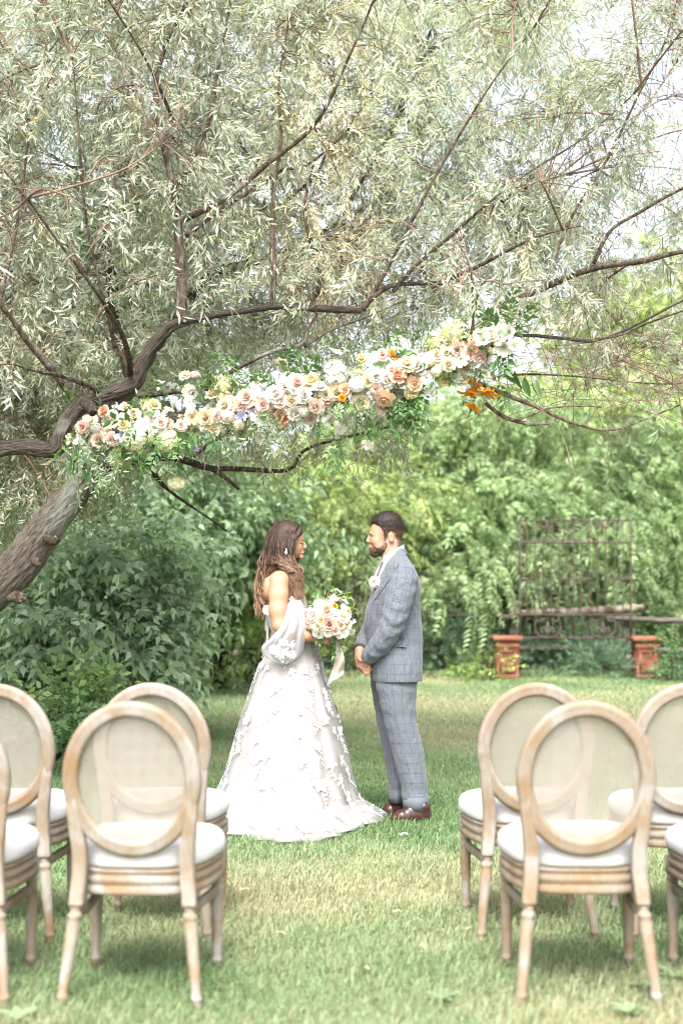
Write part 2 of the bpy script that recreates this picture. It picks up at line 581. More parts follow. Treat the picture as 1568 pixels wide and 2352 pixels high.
# seat linen and cane
M['linen'] = mat('white_linen', (.80, .79, .78), .9, .15)
n, r = noise_mix(M['linen'], (.48, .47, .465), (.52, .51, .505), 9)
bump(M['linen'], n.outputs['Fac'], .12, .01)
c = M['cane'] = mat('woven_mesh', (.55, .50, .43), .8, .2)
tc = nd(c, 'ShaderNodeTexCoord')
sep = nd(c, 'ShaderNodeSeparateXYZ'); lk(c, tc.outputs['Object'], sep.inputs[0])
hs = []
for ax in ('X', 'Z'):
    mu = nd(c, 'ShaderNodeMath', operation='MULTIPLY'); mu.inputs[1].default_value = 2 * PI / .0085
    lk(c, sep.outputs[ax], mu.inputs[0])
    si = nd(c, 'ShaderNodeMath', operation='SINE'); lk(c, mu.outputs[0], si.inputs[0]); hs.append(si)
mxx = nd(c, 'ShaderNodeMath', operation='MAXIMUM'); lk(c, hs[0].outputs[0], mxx.inputs[0]); lk(c, hs[1].outputs[0], mxx.inputs[1])
mr = nd(c, 'ShaderNodeMapRange'); mr.inputs['From Min'].default_value = -1; mr.inputs['From Max'].default_value = 1
mr.inputs['To Min'].default_value = .12; mr.inputs['To Max'].default_value = .96
lk(c, mxx.outputs[0], mr.inputs['Value'])
nz = nd(c, 'ShaderNodeTexNoise'); nz.inputs['Scale'].default_value = 9; nz.inputs['Detail'].default_value = 3
rz = nd(c, 'ShaderNodeValToRGB'); rz.color_ramp.elements[0].color = (.26, .235, .20, 1); rz.color_ramp.elements[1].color = (.36, .33, .29, 1)
lk(c, nz.outputs[0], rz.inputs[0]); lk(c, rz.outputs[0], bsdf(c).inputs['Base Color'])
sheer(c, mr.outputs[0], .25, (.6, .55, .48))
# skin, hair
def skin(name, c1, c2):
    m = mat(name, c1, .5, .35, Subsurface_Weight=.12)
    bsdf(m).inputs['Subsurface Radius'].default_value = (.012, .005, .003)
    noise_mix(m, c1, c2, 25, 3, .35, .65)
    return m
M['skin_f'] = skin('skin_tanned', (.36, .195, .118), (.405, .23, .145))
M['skin_m'] = skin('skin_ruddy', (.36, .195, .13), (.41, .235, .162))
for nme, sh in (('hair', .35), ('beard', .2)):
    h = M[nme] = mat(nme, rough=.55, spec=.25)
    a = nd(h, 'ShaderNodeAttribute', attribute_name='Col')
    tc = nd(h, 'ShaderNodeTexCoord'); mp = nd(h, 'ShaderNodeMapping'); mp.inputs['Scale'].default_value = (130, 130, 22)
    nn = nd(h, 'ShaderNodeTexNoise'); nn.inputs['Scale'].default_value = 1; nn.inputs['Detail'].default_value = 3
    lk(h, tc.outputs['Object'], mp.inputs[0]); lk(h, mp.outputs[0], nn.inputs['Vector'])
    rr = nd(h, 'ShaderNodeValToRGB'); rr.color_ramp.elements[0].color = (.45, .42, .4, 1); rr.color_ramp.elements[1].color = (1.45, 1.4, 1.35, 1)
    rr.color_ramp.elements[0].position = .3; rr.color_ramp.elements[1].position = .7
    lk(h, nn.outputs[0], rr.inputs[0])
    mx = nd(h, 'ShaderNodeMix', data_type='RGBA', blend_type='MULTIPLY'); mx.inputs['Factor'].default_value = 1
    lk(h, a.outputs['Color'], mx.inputs['A']); lk(h, rr.outputs[0], mx.inputs['B']); lk(h, mx.outputs['Result'], bsdf(h).inputs['Base Color'])
    bump(h, nn.outputs[0], .5, .004)
# suit cloth with windowpane check (cloth coordinates in metres on every vertex)
def check(name, base, line, pu=.041, pv=.058, wid=.0022):
    m = mat(name, base, .75, .25, Sheen_Weight=.15)
    a = nd(m, 'ShaderNodeAttribute', attribute_name='cuv')
    s = nd(m, 'ShaderNodeSeparateXYZ'); lk(m, a.outputs['Vector'], s.inputs[0])
    fs = []
    for ax, p in (('X', pu), ('Y', pv)):
        d = nd(m, 'ShaderNodeMath', operation='DIVIDE'); d.inputs[1].default_value = p; lk(m, s.outputs[ax], d.inputs[0])
        fr = nd(m, 'ShaderNodeMath', operation='FRACT'); lk(m, d.outputs[0], fr.inputs[0])
        sb = nd(m, 'ShaderNodeMath', operation='SUBTRACT'); sb.inputs[1].default_value = .5; lk(m, fr.outputs[0], sb.inputs[0])
        ab = nd(m, 'ShaderNodeMath', operation='ABSOLUTE'); lk(m, sb.outputs[0], ab.inputs[0])
        gt = nd(m, 'ShaderNodeMath', operation='GREATER_THAN'); gt.inputs[1].default_value = .5 - wid / p / 2; lk(m, ab.outputs[0], gt.inputs[0])
        fs.append(gt)
    mxm = nd(m, 'ShaderNodeMath', operation='MAXIMUM'); lk(m, fs[0].outputs[0], mxm.inputs[0]); lk(m, fs[1].outputs[0], mxm.inputs[1])
    ml = nd(m, 'ShaderNodeMath', operation='MULTIPLY'); ml.inputs[1].default_value = .62; lk(m, mxm.outputs[0], ml.inputs[0])
    nn = nd(m, 'ShaderNodeTexNoise'); nn.inputs['Scale'].default_value = 14; nn.inputs['Detail'].default_value = 4
    rr = nd(m, 'ShaderNodeValToRGB'); rr.color_ramp.elements[0].color = (*[q * .86 for q in base], 1); rr.color_ramp.elements[1].color = (*[q * 1.12 for q in base], 1)
    lk(m, nn.outputs[0], rr.inputs[0])
    mx = nd(m, 'ShaderNodeMix', data_type='RGBA'); mx.inputs['B'].default_value = (*line, 1)
    lk(m, ml.outputs[0], mx.inputs['Factor']); lk(m, rr.outputs[0], mx.inputs['A']); lk(m, mx.outputs['Result'], bsdf(m).inputs['Base Color'])
    n2 = nd(m, 'ShaderNodeTexNoise'); n2.inputs['Scale'].default_value = 10; n2.inputs['Detail'].default_value = 3
    bump(m, n2.outputs[0], .55, .03)
    return m
M['suit'] = check('grey_check_wool', (.105, .118, .138), (.022, .03, .052))
M['suit_plain'] = mat('grey_wool', (.105, .118, .138), .75, .25)
noise_mix(M['suit_plain'], (.086, .098, .115), (.112, .126, .147), 14)
M['shirt'] = mat('white_cotton', (.42, .43, .455), .8, .2)
M['tie'] = mat('tie_silk', (.55, .52, .48), .5, .3)
noise_mix(M['tie'], (.20, .185, .172), (.27, .25, .235), 60)
M['navy'] = mat('navy_button', (.012, .014, .03), .4, .5)
M['leather'] = mat('oxblood_leather', (.10, .028, .028), .32, .5)
noise_mix(M['leather'], (.026, .010, .009), (.055, .018, .016), 12)
M['sole'] = mat('dark_sole', (.03, .018, .015), .6)
# dress
t = M['tulle'] = mat('white_tulle', (.37, .37, .385), .8, .1)
nn = nd(t, 'ShaderNodeTexNoise'); nn.inputs['Scale'].default_value = 6; nn.inputs['Detail'].default_value = 3
mr = nd(t, 'ShaderNodeMapRange'); mr.inputs['To Min'].default_value = .26; mr.inputs['To Max'].default_value = .52; lk(t, nn.outputs[0], mr.inputs['Value'])
sheer(t, mr.outputs[0], .35, (.9, .9, .9))
M['lining'] = mat('ivory_satin', (.36, .33, .305), .6, .25)
noise_mix(M['lining'], (.33, .298, .275), (.37, .34, .32), 3)
M['lace'] = mat('white_lace', (.52, .52, .525), .85, .1)
sheer(M['lace'], .96, .25)
dr = M['drape'] = mat('sheer_drape', (.44, .44, .46), .8, .1)
sheer(dr, .72, .35)
# flowers
PET = {'white': (.74, .73, .70), 'cream': (.76, .71, .54), 'yellow': (.74, .67, .40), 'blush': (.76, .62, .55), 'pink': (.74, .52, .46),
       'dusty': (.70, .55, .48), 'peach': (.77, .58, .43), 'coral': (.74, .44, .31), 'orange': (.86, .38, .028), 'blue': (.46, .48, .66),
       'green': (.58, .63, .38), 'ivory': (.76, .74, .56)}
for k, cc in PET.items():
    m = M['petal_' + k] = mat('petal_' + k, cc, .65, .2)
    a = nd(m, 'ShaderNodeAttribute', attribute_name='Col')
    mx = nd(m, 'ShaderNodeMix', data_type='RGBA', blend_type='MULTIPLY'); mx.inputs['Factor'].default_value = 1
    mx.inputs['A'].default_value = (*cc, 1); lk(m, a.outputs['Color'], mx.inputs['B']); lk(m, mx.outputs['Result'], bsdf(m).inputs['Base Color'])
    sheer(m, 1.0, .25, cc)
M['stem'] = mat('green_stem', (.22, .30, .09), .6)
M['fl_leaf'] = leaf_mat('florist_leaf', .25, .45, .4)
M['ribbon'] = mat('taupe_silk', (.66, .58, .50), .45, .35)
n, r = noise_mix(M['ribbon'], (.33, .285, .245), (.40, .35, .305), 10)
bump(M['ribbon'], n.outputs[0], .3, .02)
M['earring'] = mat('pearl', (.85, .83, .8), .15, .6)
# garden
M['rust'] = mat('rusty_iron', rough=.8, spec=.3)
noise_mix(M['rust'], (.062, .034, .024), (.085, .072, .068), 9, 6, .4, .62)
M['terracotta'] = mat('terracotta', rough=.85, spec=.15)
n, r = noise_mix(M['terracotta'], (.155, .058, .036), (.225, .10, .066), 7, 7)
bump(M['terracotta'], n.outputs[0], .4, .02)
M['old_wood'] = mat('old_wood', rough=.9, spec=.15)
n, r = noise_mix(M['old_wood'], (.035, .03, .026), (.17, .15, .13), 6, 7, .3, .7, 'Object', (1, 8, 8))
bump(M['old_wood'], n.outputs[0], .6, .02)
M['lichen_wood'] = mat('lichen_wood', rough=.95, spec=.1)
n, r = noise_mix(M['lichen_wood'], (.06, .042, .03), (.20, .19, .145), 7, 6, .42, .6)
bump(M['lichen_wood'], n.outputs[0], .6, .02)
M['stone'] = mat('pale_stone', rough=.9, spec=.15)
n, r = noise_mix(M['stone'], (.36, .31, .27), (.50, .43, .38), 3, 8)
bump(M['stone'], n.outputs[0], .7, .05)
M['pinkstone'] = mat('pink_granite', rough=.9, spec=.15)
n, r = noise_mix(M['pinkstone'], (.44, .31, .25), (.58, .45, .38), 3, 8)
bump(M['pinkstone'], n.outputs[0], .7, .05)
M['redpaint'] = mat('faded_orange_boards', rough=.8, spec=.2)
noise_mix(M['redpaint'], (.50, .14, .06), (.62, .22, .10), 4, 6)

# ================================================================== SETTING
def sheet(name, x0, x1, y0, y1, z, nx, ny, m, amp=0.0):
    X, Y = np.meshgrid(np.linspace(x0, x1, nx), np.linspace(y0, y1, ny))
    Z = np.full(X.shape, z)
    V = np.stack([X, Y, Z], -1).reshape(-1, 3)
    if amp: V[:, 2] += amp * sn(V, .8, 3)
    return tag(mesh(name, V, grid_faces(ny, nx, False), m), kind='structure')
sheet('ground', -150, 150, -40, 400, -.02, 60, 80, M['dirt'])
sheet('lawn', -9, 9, -3, 21.6, 0.0, 40, 60, M['soil'])
# the far strip of lawn that runs on behind the left-hand shrubs
sheet('lawn_strip', -9, -.3, 21.6, 27, -.006, 20, 12, M['soil'])

def dryness_and_shade(x, y):
    p = np.stack([x, y, np.zeros_like(x)], -1)
    d = .33 + .24 * sn(p, 1.1, 21) + .20 * sn(p, 3.1, 22) + .12 * sn(p, 8.0, 23)
    d += .42 * np.exp(-((y - 4.55) / .45)**2)
    d += .50 * np.exp(-((y - 15.0) / 3.2)**2) * (1 / (1 + np.exp(-(x - 0.0) * 1.2)))
    d -= .34 * np.exp(-((y - 9.2) / 1.9)**2)
    d -= .25 * np.exp(-((y - 14) / 5)**2) * (1 / (1 + np.exp((x + 1.2) * 2)))  # darker green at left: tree shade put into the grass colour
    return np.clip(d, 0, 1)

def grass(x0, x1, y0, y1, dens, L, wd, three, mb, r):
    n = int((x1 - x0) * (y1 - y0) * dens)
    x = r.uniform(x0, x1, n); y = r.uniform(y0, y1, n)
    keep = np.abs(x) < .30 * y + .9
    x, y = x[keep], y[keep]; n = len(x)
    base = np.stack([x, y, np.zeros(n)], -1)
    clump = .5 + .5 * sn(base, 13, 5)
    a = r.uniform(0, 2 * PI, n) + 1.2 * sn(base, 5.5, 6)
    ln = L * r.uniform(.5, 1.3, n) * (.75 + .5 * clump)
    lean = np.clip(r.normal(.75, .32, n), .05, 1.4)
    dr_ = np.stack([np.cos(a), np.sin(a), np.zeros(n)], -1)
    sd = np.stack([-np.sin(a + .6), np.cos(a + .6), np.zeros(n)], -1) * (wd * r.uniform(.7, 1.3, n))[:, None]
    dry = np.clip(dryness_and_shade(x, y) + r.normal(0, .22, n), 0, 1)[:, None]
    A, Bc, Cc = np.array([.12, .205, .09]), np.array([.25, .325, .18]), np.array([.385, .355, .235])
    col = np.where(dry < .5, A + (Bc - A) * dry * 2, Bc + (Cc - Bc) * (dry - .5) * 2) * r.uniform(.75, 1.25, n)[:, None]
    up = np.array([0, 0, 1.0])
    mid = base + dr_ * (ln * lean * .35)[:, None] + up * (ln * .55)[:, None]
    tip = base + dr_ * (ln * lean)[:, None] + up * (ln * np.clip(1 - .45 * lean, .3, 1))[:, None]
    if three:
        V = np.stack([base - sd, base + sd, mid + sd * .8, mid - sd * .8, tip], 1).reshape(-1, 3)
        k = np.arange(n)[:, None] * 5
        mb.add(V, [k + np.array([[0, 1, 2, 3]]), k + np.array([[3, 2, 4]])], np.repeat(col, 5, 0))
    else:
        V = np.stack([base - sd, base + sd, tip], 1).reshape(-1, 3)
        k = np.arange(n)[:, None] * 3
        mb.add(V, k + np.array([[0, 1, 2]]), np.repeat(col, 3, 0))
r = np.random.default_rng(3)
mb = MB()
grass(-2.6, 2.6, 3.4, 5.6, 10500, .047, .0018, True, mb, r)
grass(-3.2, 3.2, 5.6, 7.4, 8000, .046, .0020, True, mb, r)
grass(-4.0, 4.0, 7.4, 10.0, 6000, .047, .0023, True, mb, r)
grass(-5.2, 5.2, 10.0, 14.0, 2900, .048, .0033, False, mb, r)
grass(-7.2, 7.2, 14.0, 21.5, 1400, .052, .0052, False, mb, r)
grass(-8.2, -.5, 21.5, 26.5, 700, .07, .008, False, mb, r)
grass(-2.6, 2.6, 3.6, 6.5, 260, .085, .0016, True, mb, r)
grass(-3.6, 3.6, 6.5, 11, 160, .085, .0022, True, mb, r)
grs = mb.build('grass', M['grass'], None, smooth=False)
tag(grs, 'short lawn grass, green with dry straw coloured patches', 'grass', kind='stuff')
# long uncut grass along the far edge of the lawn
mb = MB()
grass(-1.0, 7.0, 21.2, 21.9, 1200, .12, .007, True, mb, r)
o = mb.build('long_grass', M['grass'], None, smooth=False)
tag(o, 'unmown fringe of longer grass in front of the fence and pedestals', 'grass', kind='stuff')

# ---------------------------------------------------------------- wooden fence, gate, pedestals
YG = 21.0
fence = empty('wooden_fence', W(1440, 1562, 22.2) * [1, 1, 0])
tag(fence, 'dark weathered post and rail fence behind the rusty iron gate', 'fence')
def rail(p0, p1, Y0, Y1, h, d, m, name='rail', parent=fence, sd=0):
    a, b = W(*p0, Y0), W(*p1, Y1)
    P = np.linspace(a, b, 14)
    P[:, 2] += .012 * sn(P, 2.2, sd)
    V, F = tube(P, h / 2, 8, True, .10, d / h, sd, PI / 8)
    return mesh(name, V, F, m, parent)
rail((1188, 1410), (1476, 1400), 21.75, 21.75, .13, .12, M['lichen_wood'], sd=1)
rail((1388, 1421), (1900, 1424), 22.1, 22.1, .13, .09, M['old_wood'], sd=2)
rail((1385, 1490), (1900, 1500), 22.1, 22.1, .13, .09, M['old_wood'], sd=3)
rail((900, 1412), (1186, 1418), 22.1, 22.1, .13, .09, M['old_wood'], sd=4)
rail((900, 1494), (1375, 1488), 22.1, 22.1, .13, .09, M['old_wood'], sd=5)
for i, px_ in enumerate((930, 1180, 1440, 1700)):
    a = W(px_, 1390, 22.2)
    V, F = box((a[0], 22.25, a[2] / 2 + .01), (.16, .16, a[2]), .02)
    mesh('post', V, F, M['old_wood'], fence)
blk = mesh('stone_block', *box((*W(1445, 1545, 21.6)[:2], .16), (.24, .3, .34), .05), M['stone'])
tag(blk, 'small pale stone footing at the fence post beside the right pedestal', 'stone')

def gp(zx, zy, Y=YG): return W(1066 + .32 * zx, 1160 + .32 * zy, Y)
def pedestal(x0, x1, ytop, ybot, capx0, capx1, lab):
    Y = YG
    b0, b1 = gp(x0, ybot), gp(x1, ybot)
    cx = (b0[0] + b1[0]) / 2; wd = (b1[0] - b0[0])
    zt = gp(x0, ytop)[2]
    root = empty('terracotta_pedestal', (cx, Y, 0))
    tag(root, lab, 'pedestal', 'terracotta pedestals carrying the gate')
    zb = zt - .075
    prof = [(0, .50), (.06, .50), (.075, .455), (zb - .10, .475), (zb - .085, .52), (zb - .05, .52), (zb - .04, .485), (zb, .50)]
    rings = []
    for z, k in prof:
        hw = wd * k; q = hw * .12
        ring = []
        for sx, sy, a0 in ((1, 1, 0), (-1, 1, 1), (-1, -1, 2), (1, -1, 3)):
            for t in range(3):
                a = (a0 + t / 2) * PI / 2
                ring.append((cx + sx * (hw - q) + q * math.cos(a), Y + sy * (hw - q) + q * math.sin(a), z))
        rings.append(ring)
    V, F = loft(rings)
    mesh('body', V, F, M['terracotta'], root, smooth=False)
    cw = gp(capx1, ytop)[0] - gp(capx0, ytop)[0]
    mesh('cap', *box((cx, Y, zt - .0355), (cw, cw, .073), .025), M['terracotta'], root, smooth=False)
    # raised frame on each face of the body
    for k_, (nx_, ny_) in enumerate(((0, -1), (1, 0), (-1, 0))):
        mbp = MB()
        hw = wd * .475 + .004
        for (u0, u1, z0, z1) in ((-.34, .34, .10, .125), (-.34, .34, zb - .16, zb - .135), (-.34, -.27, .1255, zb - .1605), (.27, .34, .1255, zb - .1605)):
            u0, u1 = u0 * wd, u1 * wd
            if nx_ == 0: mbp.add(*box((cx + (u0 + u1) / 2, Y + ny_ * hw, (z0 + z1) / 2), (u1 - u0, .02, z1 - z0)))
            else: mbp.add(*box((cx + nx_ * hw, Y + (u0 + u1) / 2, (z0 + z1) / 2), (.02, u1 - u0, z1 - z0)))
        mbp.build('panel_moulding', M['terracotta'], root, smooth=False)
    return zt
zt1 = pedestal(218, 387, 938, 1218, 195, 410, 'terracotta pedestal half hidden by a light green leafy plant')
zt2 = pedestal(1213, 1387, 941, 1250, 1186, 1410, 'terracotta pedestal at the right end of the iron gate')

gate = empty('iron_gate', (gp(797, 955)[0], YG - .02, zt1))
tag(gate, 'rusty wrought iron gate with two fleur de lis standing on terracotta pedestals', 'gate')
def bar(x0, y0, x1, y1, r_=.011, name='bar', Y=YG - .02, sq=True):
    a, b = gp(x0, y0, Y), gp(x1, y1, Y)
    V, F = tube(np.linspace(a, b, 5), r_, 6, True)
    return mesh(name, V, F, M['rust'], gate)
for xs in (447, 505, 680, 737, 785, 838, 897, 1075, 1135): bar(xs, 112, xs, 953, .009)
for xs in (562, 620, 955, 1015): bar(xs, 150, xs, 825, .009)
for xs in (397, 1192): bar(xs, 108, xs, 943, .015, 'frame_post')
for ys, r_ in ((110, .013), (268, .017), (788, .015), (953, .013)): bar(397, ys, 1192, ys, r_, 'cross_rail')
for x0, x1 in ((397, 510), (680, 900), (1075, 1192)): bar(x0, 530, x1, 530, .014, 'cross_rail')
def scroll(pts, r0, name='scroll', r1=None):
    P = catmull([gp(x, y, YG - .03) for x, y in pts], 26)
    V, F = tube(P, np.linspace(r0, r1 or r0, 26), 6, True)
    return mesh(name, V, F, M['rust'], gate)
for cx in (597, 993):
    scroll([(cx - 30, 815), (cx - 50, 835), (cx - 80, 830), (cx - 92, 870), (cx - 80, 920), (cx - 40, 948), (cx, 950)], .014)
    scroll([(cx + 30, 815), (cx + 50, 835), (cx + 80, 830), (cx + 92, 870), (cx + 80, 920), (cx + 40, 948), (cx, 950)], .014)
    P = np.array([gp(cx, y, YG - .03) for y in (832, 850, 870, 890, 905, 925, 948)])
    V, F = tube(P, [.004, .018, .030, .022, .016, .022, .006], 8, True)
    fl = mesh('fleur_de_lis', V, F, M['rust'], gate)
    for sg in (-1, 1):
        Pc = catmull([gp(cx + sg * x, y, YG - .03) for x, y in ((4, 925), (14, 895), (30, 880), (44, 893), (42, 915), (32, 912))], 18)
        V, F = tube(Pc, np.linspace(.016, .010, 18), 6, True)
        mesh('side_petal', V, F, M['rust'], fl)
    V, F = tube(np.linspace(gp(cx - 26, 908, YG - .045), gp(cx + 26, 908, YG - .045), 4), .011, 6, True)
    mesh('collar', V, F, M['rust'], fl)
for cx in (590, 985):   # small scrolls hanging from the top rail and at the middle
    for sg in (-1, 1):
        scroll([(cx, 112), (cx + sg * 10, 150), (cx + sg * 35, 165), (cx + sg * 45, 140), (cx + sg * 28, 130)], .012)
        scroll([(cx + sg * 26, 530), (cx + sg * 30, 500), (cx + sg * 50, 480), (cx + sg * 68, 500), (cx + sg * 60, 522)], .008)
    V, F = tube(np.array([gp(cx, y, YG - .03) for y in (112, 135, 160, 180, 205)]), [.012, .026, .016, .02, .003], 7, True)
    mesh('finial', V, F, M['rust'], gate)

# ---------------------------------------------------------------- orange shed, stone edging and boulder seen under the left shrubs
shed = empty('garden_shed', W(470, 1500, 30) * [1, 1, 0])
tag(shed, 'orange boarded shed glimpsed low between the left shrubs', 'shed')
x0, x1 = W(380, 1500, 30)[0], W(560, 1500, 30)[0]
nb = 10
for i in range(nb):
    xa = x0 + (x1 - x0) * i / nb
    mesh('board', *box((xa + (x1 - x0) / nb / 2, 30 + .006 * (i % 2), 1.05), ((x1 - x0) / nb - .012, .05, 2.1)), M['redpaint'], shed, smooth=False)
mesh('roof', *box(((x0 + x1) / 2, 31.2, 2.16), (x1 - x0 + .4, 2.8, .1)), M['old_wood'], shed, smooth=False)
mesh('side_wall', *box((x1 - .03, 31.3, 1.05), (.05, 2.5, 2.1)), M['redpaint'], shed, smooth=False)
mesh('side_wall', *box((x0 + .03, 31.3, 1.05), (.05, 2.5, 2.1)), M['redpaint'], shed, smooth=False)
edg = empty('stone_edging', W(500, 1535, 28) * [1, 1, 0])
tag(edg, 'row of pale edging stones along the far strip of lawn', 'edging')
xx = W(300, 1540, 28)[0]; xe = W(610, 1540, 28)[0]; k = 0
while xx < xe:
    wd = random.uniform(.25, .5); h_ = random.uniform(.24, .34)
    V, F = box((xx + wd / 2, 28 + random.uniform(-.04, .04), h_ / 2 - .02), (wd - .02, .3, h_), .05)
    mesh('edging_stone', V, F, M['stone'], edg); xx += wd
def boulder(px_, py_, Y, rx, ry, rz, m, lab, seed):
    u, v = np.meshgrid(np.linspace(0, 2 * PI, 21)[:-1], np.linspace(-PI / 2 + .05, PI / 2 - .05, 12))
    D = np.stack([np.cos(v) * np.cos(u), np.cos(v) * np.sin(u), np.sin(v)], -1)
    D = D * (1 + .13 * sn(D.reshape(-1, 3), 2.6, seed) + .06 * sn(D.reshape(-1, 3), 6, seed + 1)).reshape(12, 20)[..., None]
    c0 = W(px_, py_, Y); c0[2] = rz * .75
    V, F = loft(D * [rx, ry, rz] + c0)
    return tag(mesh('boulder', V, F, m), lab, 'boulder')
boulder(592, 1510, 25.5, .36, .36, .42, M['pinkstone'], 'pinkish boulder behind the skirt of the bride at the far lawn', 4)

# ---------------------------------------------------------------- background trees
def limb_mesh(pts, radii, n=24, sides=8, noise=.08, seed=0):
    P = catmull(pts, n)
    R = np.interp(np.linspace(0, 1, n), np.linspace(0, 1, len(radii)), radii)
    return tube(P, R, sides, True, noise, 1.0, seed)

def ell_points(n, ells, r, shell=.45):
    """points in a set of ellipsoids (centre, radii), denser towards the outside"""
    vol = np.array([e[1][0] * e[1][1] * e[1][2] for e in ells])**.75
    pick = r.choice(len(ells), n, p=vol / vol.sum())
    d = r.normal(size=(n, 3)); d /= np.linalg.norm(d, axis=1)[:, None]
    q = (shell + (1 - shell) * r.random(n)**.6)[:, None]
    c0 = np.array([e[0] for e in ells])[pick]; rr = np.array([e[1] for e in ells])[pick]
    return c0 + d * q * rr, d

def clump_points(n, ells, r, per, rad, flat=.5, shell=.5):
    """sprays gathered on branch ends: clumps spread through the crown, dark gaps between"""
    nc = max(4, n // per)
    Cc, Dc = ell_points(nc, ells, r, shell)
    w_ = r.integers(0, nc, n)
    off = r.normal(0, 1, (n, 3)) * [rad, rad, rad * flat]
    shade = r.normal(1, .22, nc)[w_]
    od = off / (np.linalg.norm(off, axis=1)[:, None] + 1e-6)
    return Cc[w_] + off, Dc[w_] * .55 + od * .75, shade

def bg_tree(name, lab, cat, trunk_px, Y, ells_px, n, kind, sc, cA, cB, seed, group=None, trunk_r=.13, droop=.5, barkm='bark_dark', top=None):
    """ells_px: crown lobes as (px, py, half width px, half height px, depth offset m, half depth m)"""
    r = np.random.default_rng(seed)
    base = W(trunk_px, 1500, Y); base[2] = -.02
    root = empty(name, base); tag(root, lab, cat, group)
    s_ = Y / FPX
    ells = []
    for (ex, ey, hw, hh, dy, hd) in ells_px:
        c0 = W(ex, ey, Y + dy); ells.append((c0, np.array([hw * s_, hd, hh * s_])))
    topc = max(ells, key=lambda e: e[0][2])[0]
    tp = topc if top is None else W(*top, Y)
    V, F = limb_mesh([base, base * .5 + tp * .5 + [r.normal(0, .2), 0, -.2], tp], [trunk_r, trunk_r * .7, trunk_r * .2], 20, 8, .06, seed)
    mesh('trunk', V, F, M[barkm], root)
    for (c0, rr) in ells:
        st = base * .45 + tp * .55 if c0[2] > 2.0 else base * .8 + tp * .2
        V, F = limb_mesh([st, st * .45 + c0 * .55 + [0, 0, .2], c0 + [0, 0, rr[2] * .6]], [trunk_r * .45, trunk_r * .3, .012], 14, 6, .06, seed)
        mesh('limb', V, F, M[barkm], root)
    P, D, shd = clump_points(n, ells, r, 36, .021 * Y, .38, .6)
    dirs = D + r.normal(0, .25, (n, 3)); dirs[:, 2] -= droop
    scl = sc * r.uniform(.7, 1.3, n)
    tint = np.clip(shd, .55, 1.5)[:, None] * np.ones((1, 3))
    foliage('crown', kind, P, dirs, scl, cA, cB, M['leaf'], root, tint=tint, seed=seed)
    return root
G1, G2 = (.12, .20, .085), (.33, .43, .22)         # fresh green
B1, B2 = (.045, .095, .040), (.115, .20, .085)        # bluish green
Lm1, Lm2 = (.21, .29, .095), (.44, .52, .22)          # lime
D1, D2 = (.04, .08, .028), (.10, .17, .06)          # deep green
bt = 'leafy trees beyond the far fence'
bg_tree('locust_tree', 'tall feathery green tree right of the groom behind the iron gate', 'tree', 1230, 25,
        [(1230, 1030, 190, 130, 0, 1.6), (1340, 1180, 180, 120, -.8, 1.3), (1130, 1200, 150, 110, -1, 1.2), (1250, 1320, 170, 90, -1.6, 1.0)], 2300, 'frond', 1.15, G1, G2, 31, bt, .16, .6, top=(1228, 960))
bg_tree('locust_tree', 'feathery light green tree directly behind the groom', 'tree', 1010, 24,
        [(1000, 1060, 150, 130, .5, 1.4), (1080, 960, 110, 70, .8, 1.2), (900, 1000, 90, 70, .8, 1.2), (960, 1230, 150, 110, -.6, 1.2), (1060, 1330, 130, 90, -1.2, 1.0), (940, 1360, 120, 90, -.8, .9)], 2000, 'frond', 1.15, (.15, .235, .10), (.37, .47, .25), 32, bt, .12, .7)
bg_tree('locust_tree', 'feathery green tree at the right picture edge overhanging the fence', 'tree', 1590, 25.5,
        [(1560, 1130, 150, 150, .3, 1.4), (1520, 1270, 130, 110, -.9, 1.0), (1640, 1320, 150, 130, -.5, 1.2), (1480, 1370, 110, 70, -1.2, .8)], 2000, 'frond', 1.1, G1, (.35, .45, .23), 33, bt, .15, .65)
bg_tree('maple_tree', 'bright yellow green tree crown against the sky at the right edge', 'tree', 1540, 36,
        [(1530, 800, 150, 130, 0, 2.5), (1640, 720, 140, 130, 0, 2.4), (1420, 900, 130, 90, 0, 2.0), (1560, 980, 200, 120, 0, 2.4)], 1500, 'maple', 2.6, (.26, .36, .12), (.48, .56, .25), 34, bt, .2, .3)
bg_tree('lime_tree', 'sunlit lime yellow tree between the bride and the groom', 'tree', 770, 22.6,
        [(770, 1130, 120, 90, .3, .9), (860, 1030, 110, 60, 1.6, .9), (700, 1040, 90, 60, 1.6, .9), (790, 1240, 90, 90, -.2, .7), (740, 1330, 70, 90, 0, .6), (800, 1390, 70, 60, 0, .6), (900, 1160, 90, 70, .5, .8)], 1700, 'frond', .85, Lm1, Lm2, 35, bt, .12, .45)
bg_tree('evergreen_tree', 'dark grey green tree just behind the face of the groom', 'tree', 850, 21.9,
        [(838, 1250, 38, 42, 0, .4), (850, 1350, 40, 50, 0, .4), (900, 1420, 60, 50, 0, .5)], 420, 'juniper', 1.1, (.09, .115, .065), (.20, .24, .14), 36, bt, .08, .4)
bg_tree('maple_tree', 'dim green tree filling the gap above the bride', 'tree', 560, 24,
        [(560, 1120, 150, 110, 0, 1.5), (660, 1210, 110, 110, -.5, 1.2), (620, 1290, 100, 80, -.6, 1.0)], 1900, 'frond', .95, (.15, .185, .09), (.34, .39, .20), 37, bt, .13, .7)
bg_tree('maple_tree', 'dark leafy tree behind the leaning trunk and left shrub', 'tree', 330, 17.5,
        [(330, 1180, 190, 110, 0, 1.2), (450, 1240, 130, 100, .5, 1.0), (180, 1160, 170, 120, .2, 1.1), (540, 1170, 110, 70, .3, .9)], 2300, 'maple', 1.15, (.085, .15, .075), (.27, .38, .21), 38, bt, .12, .5)
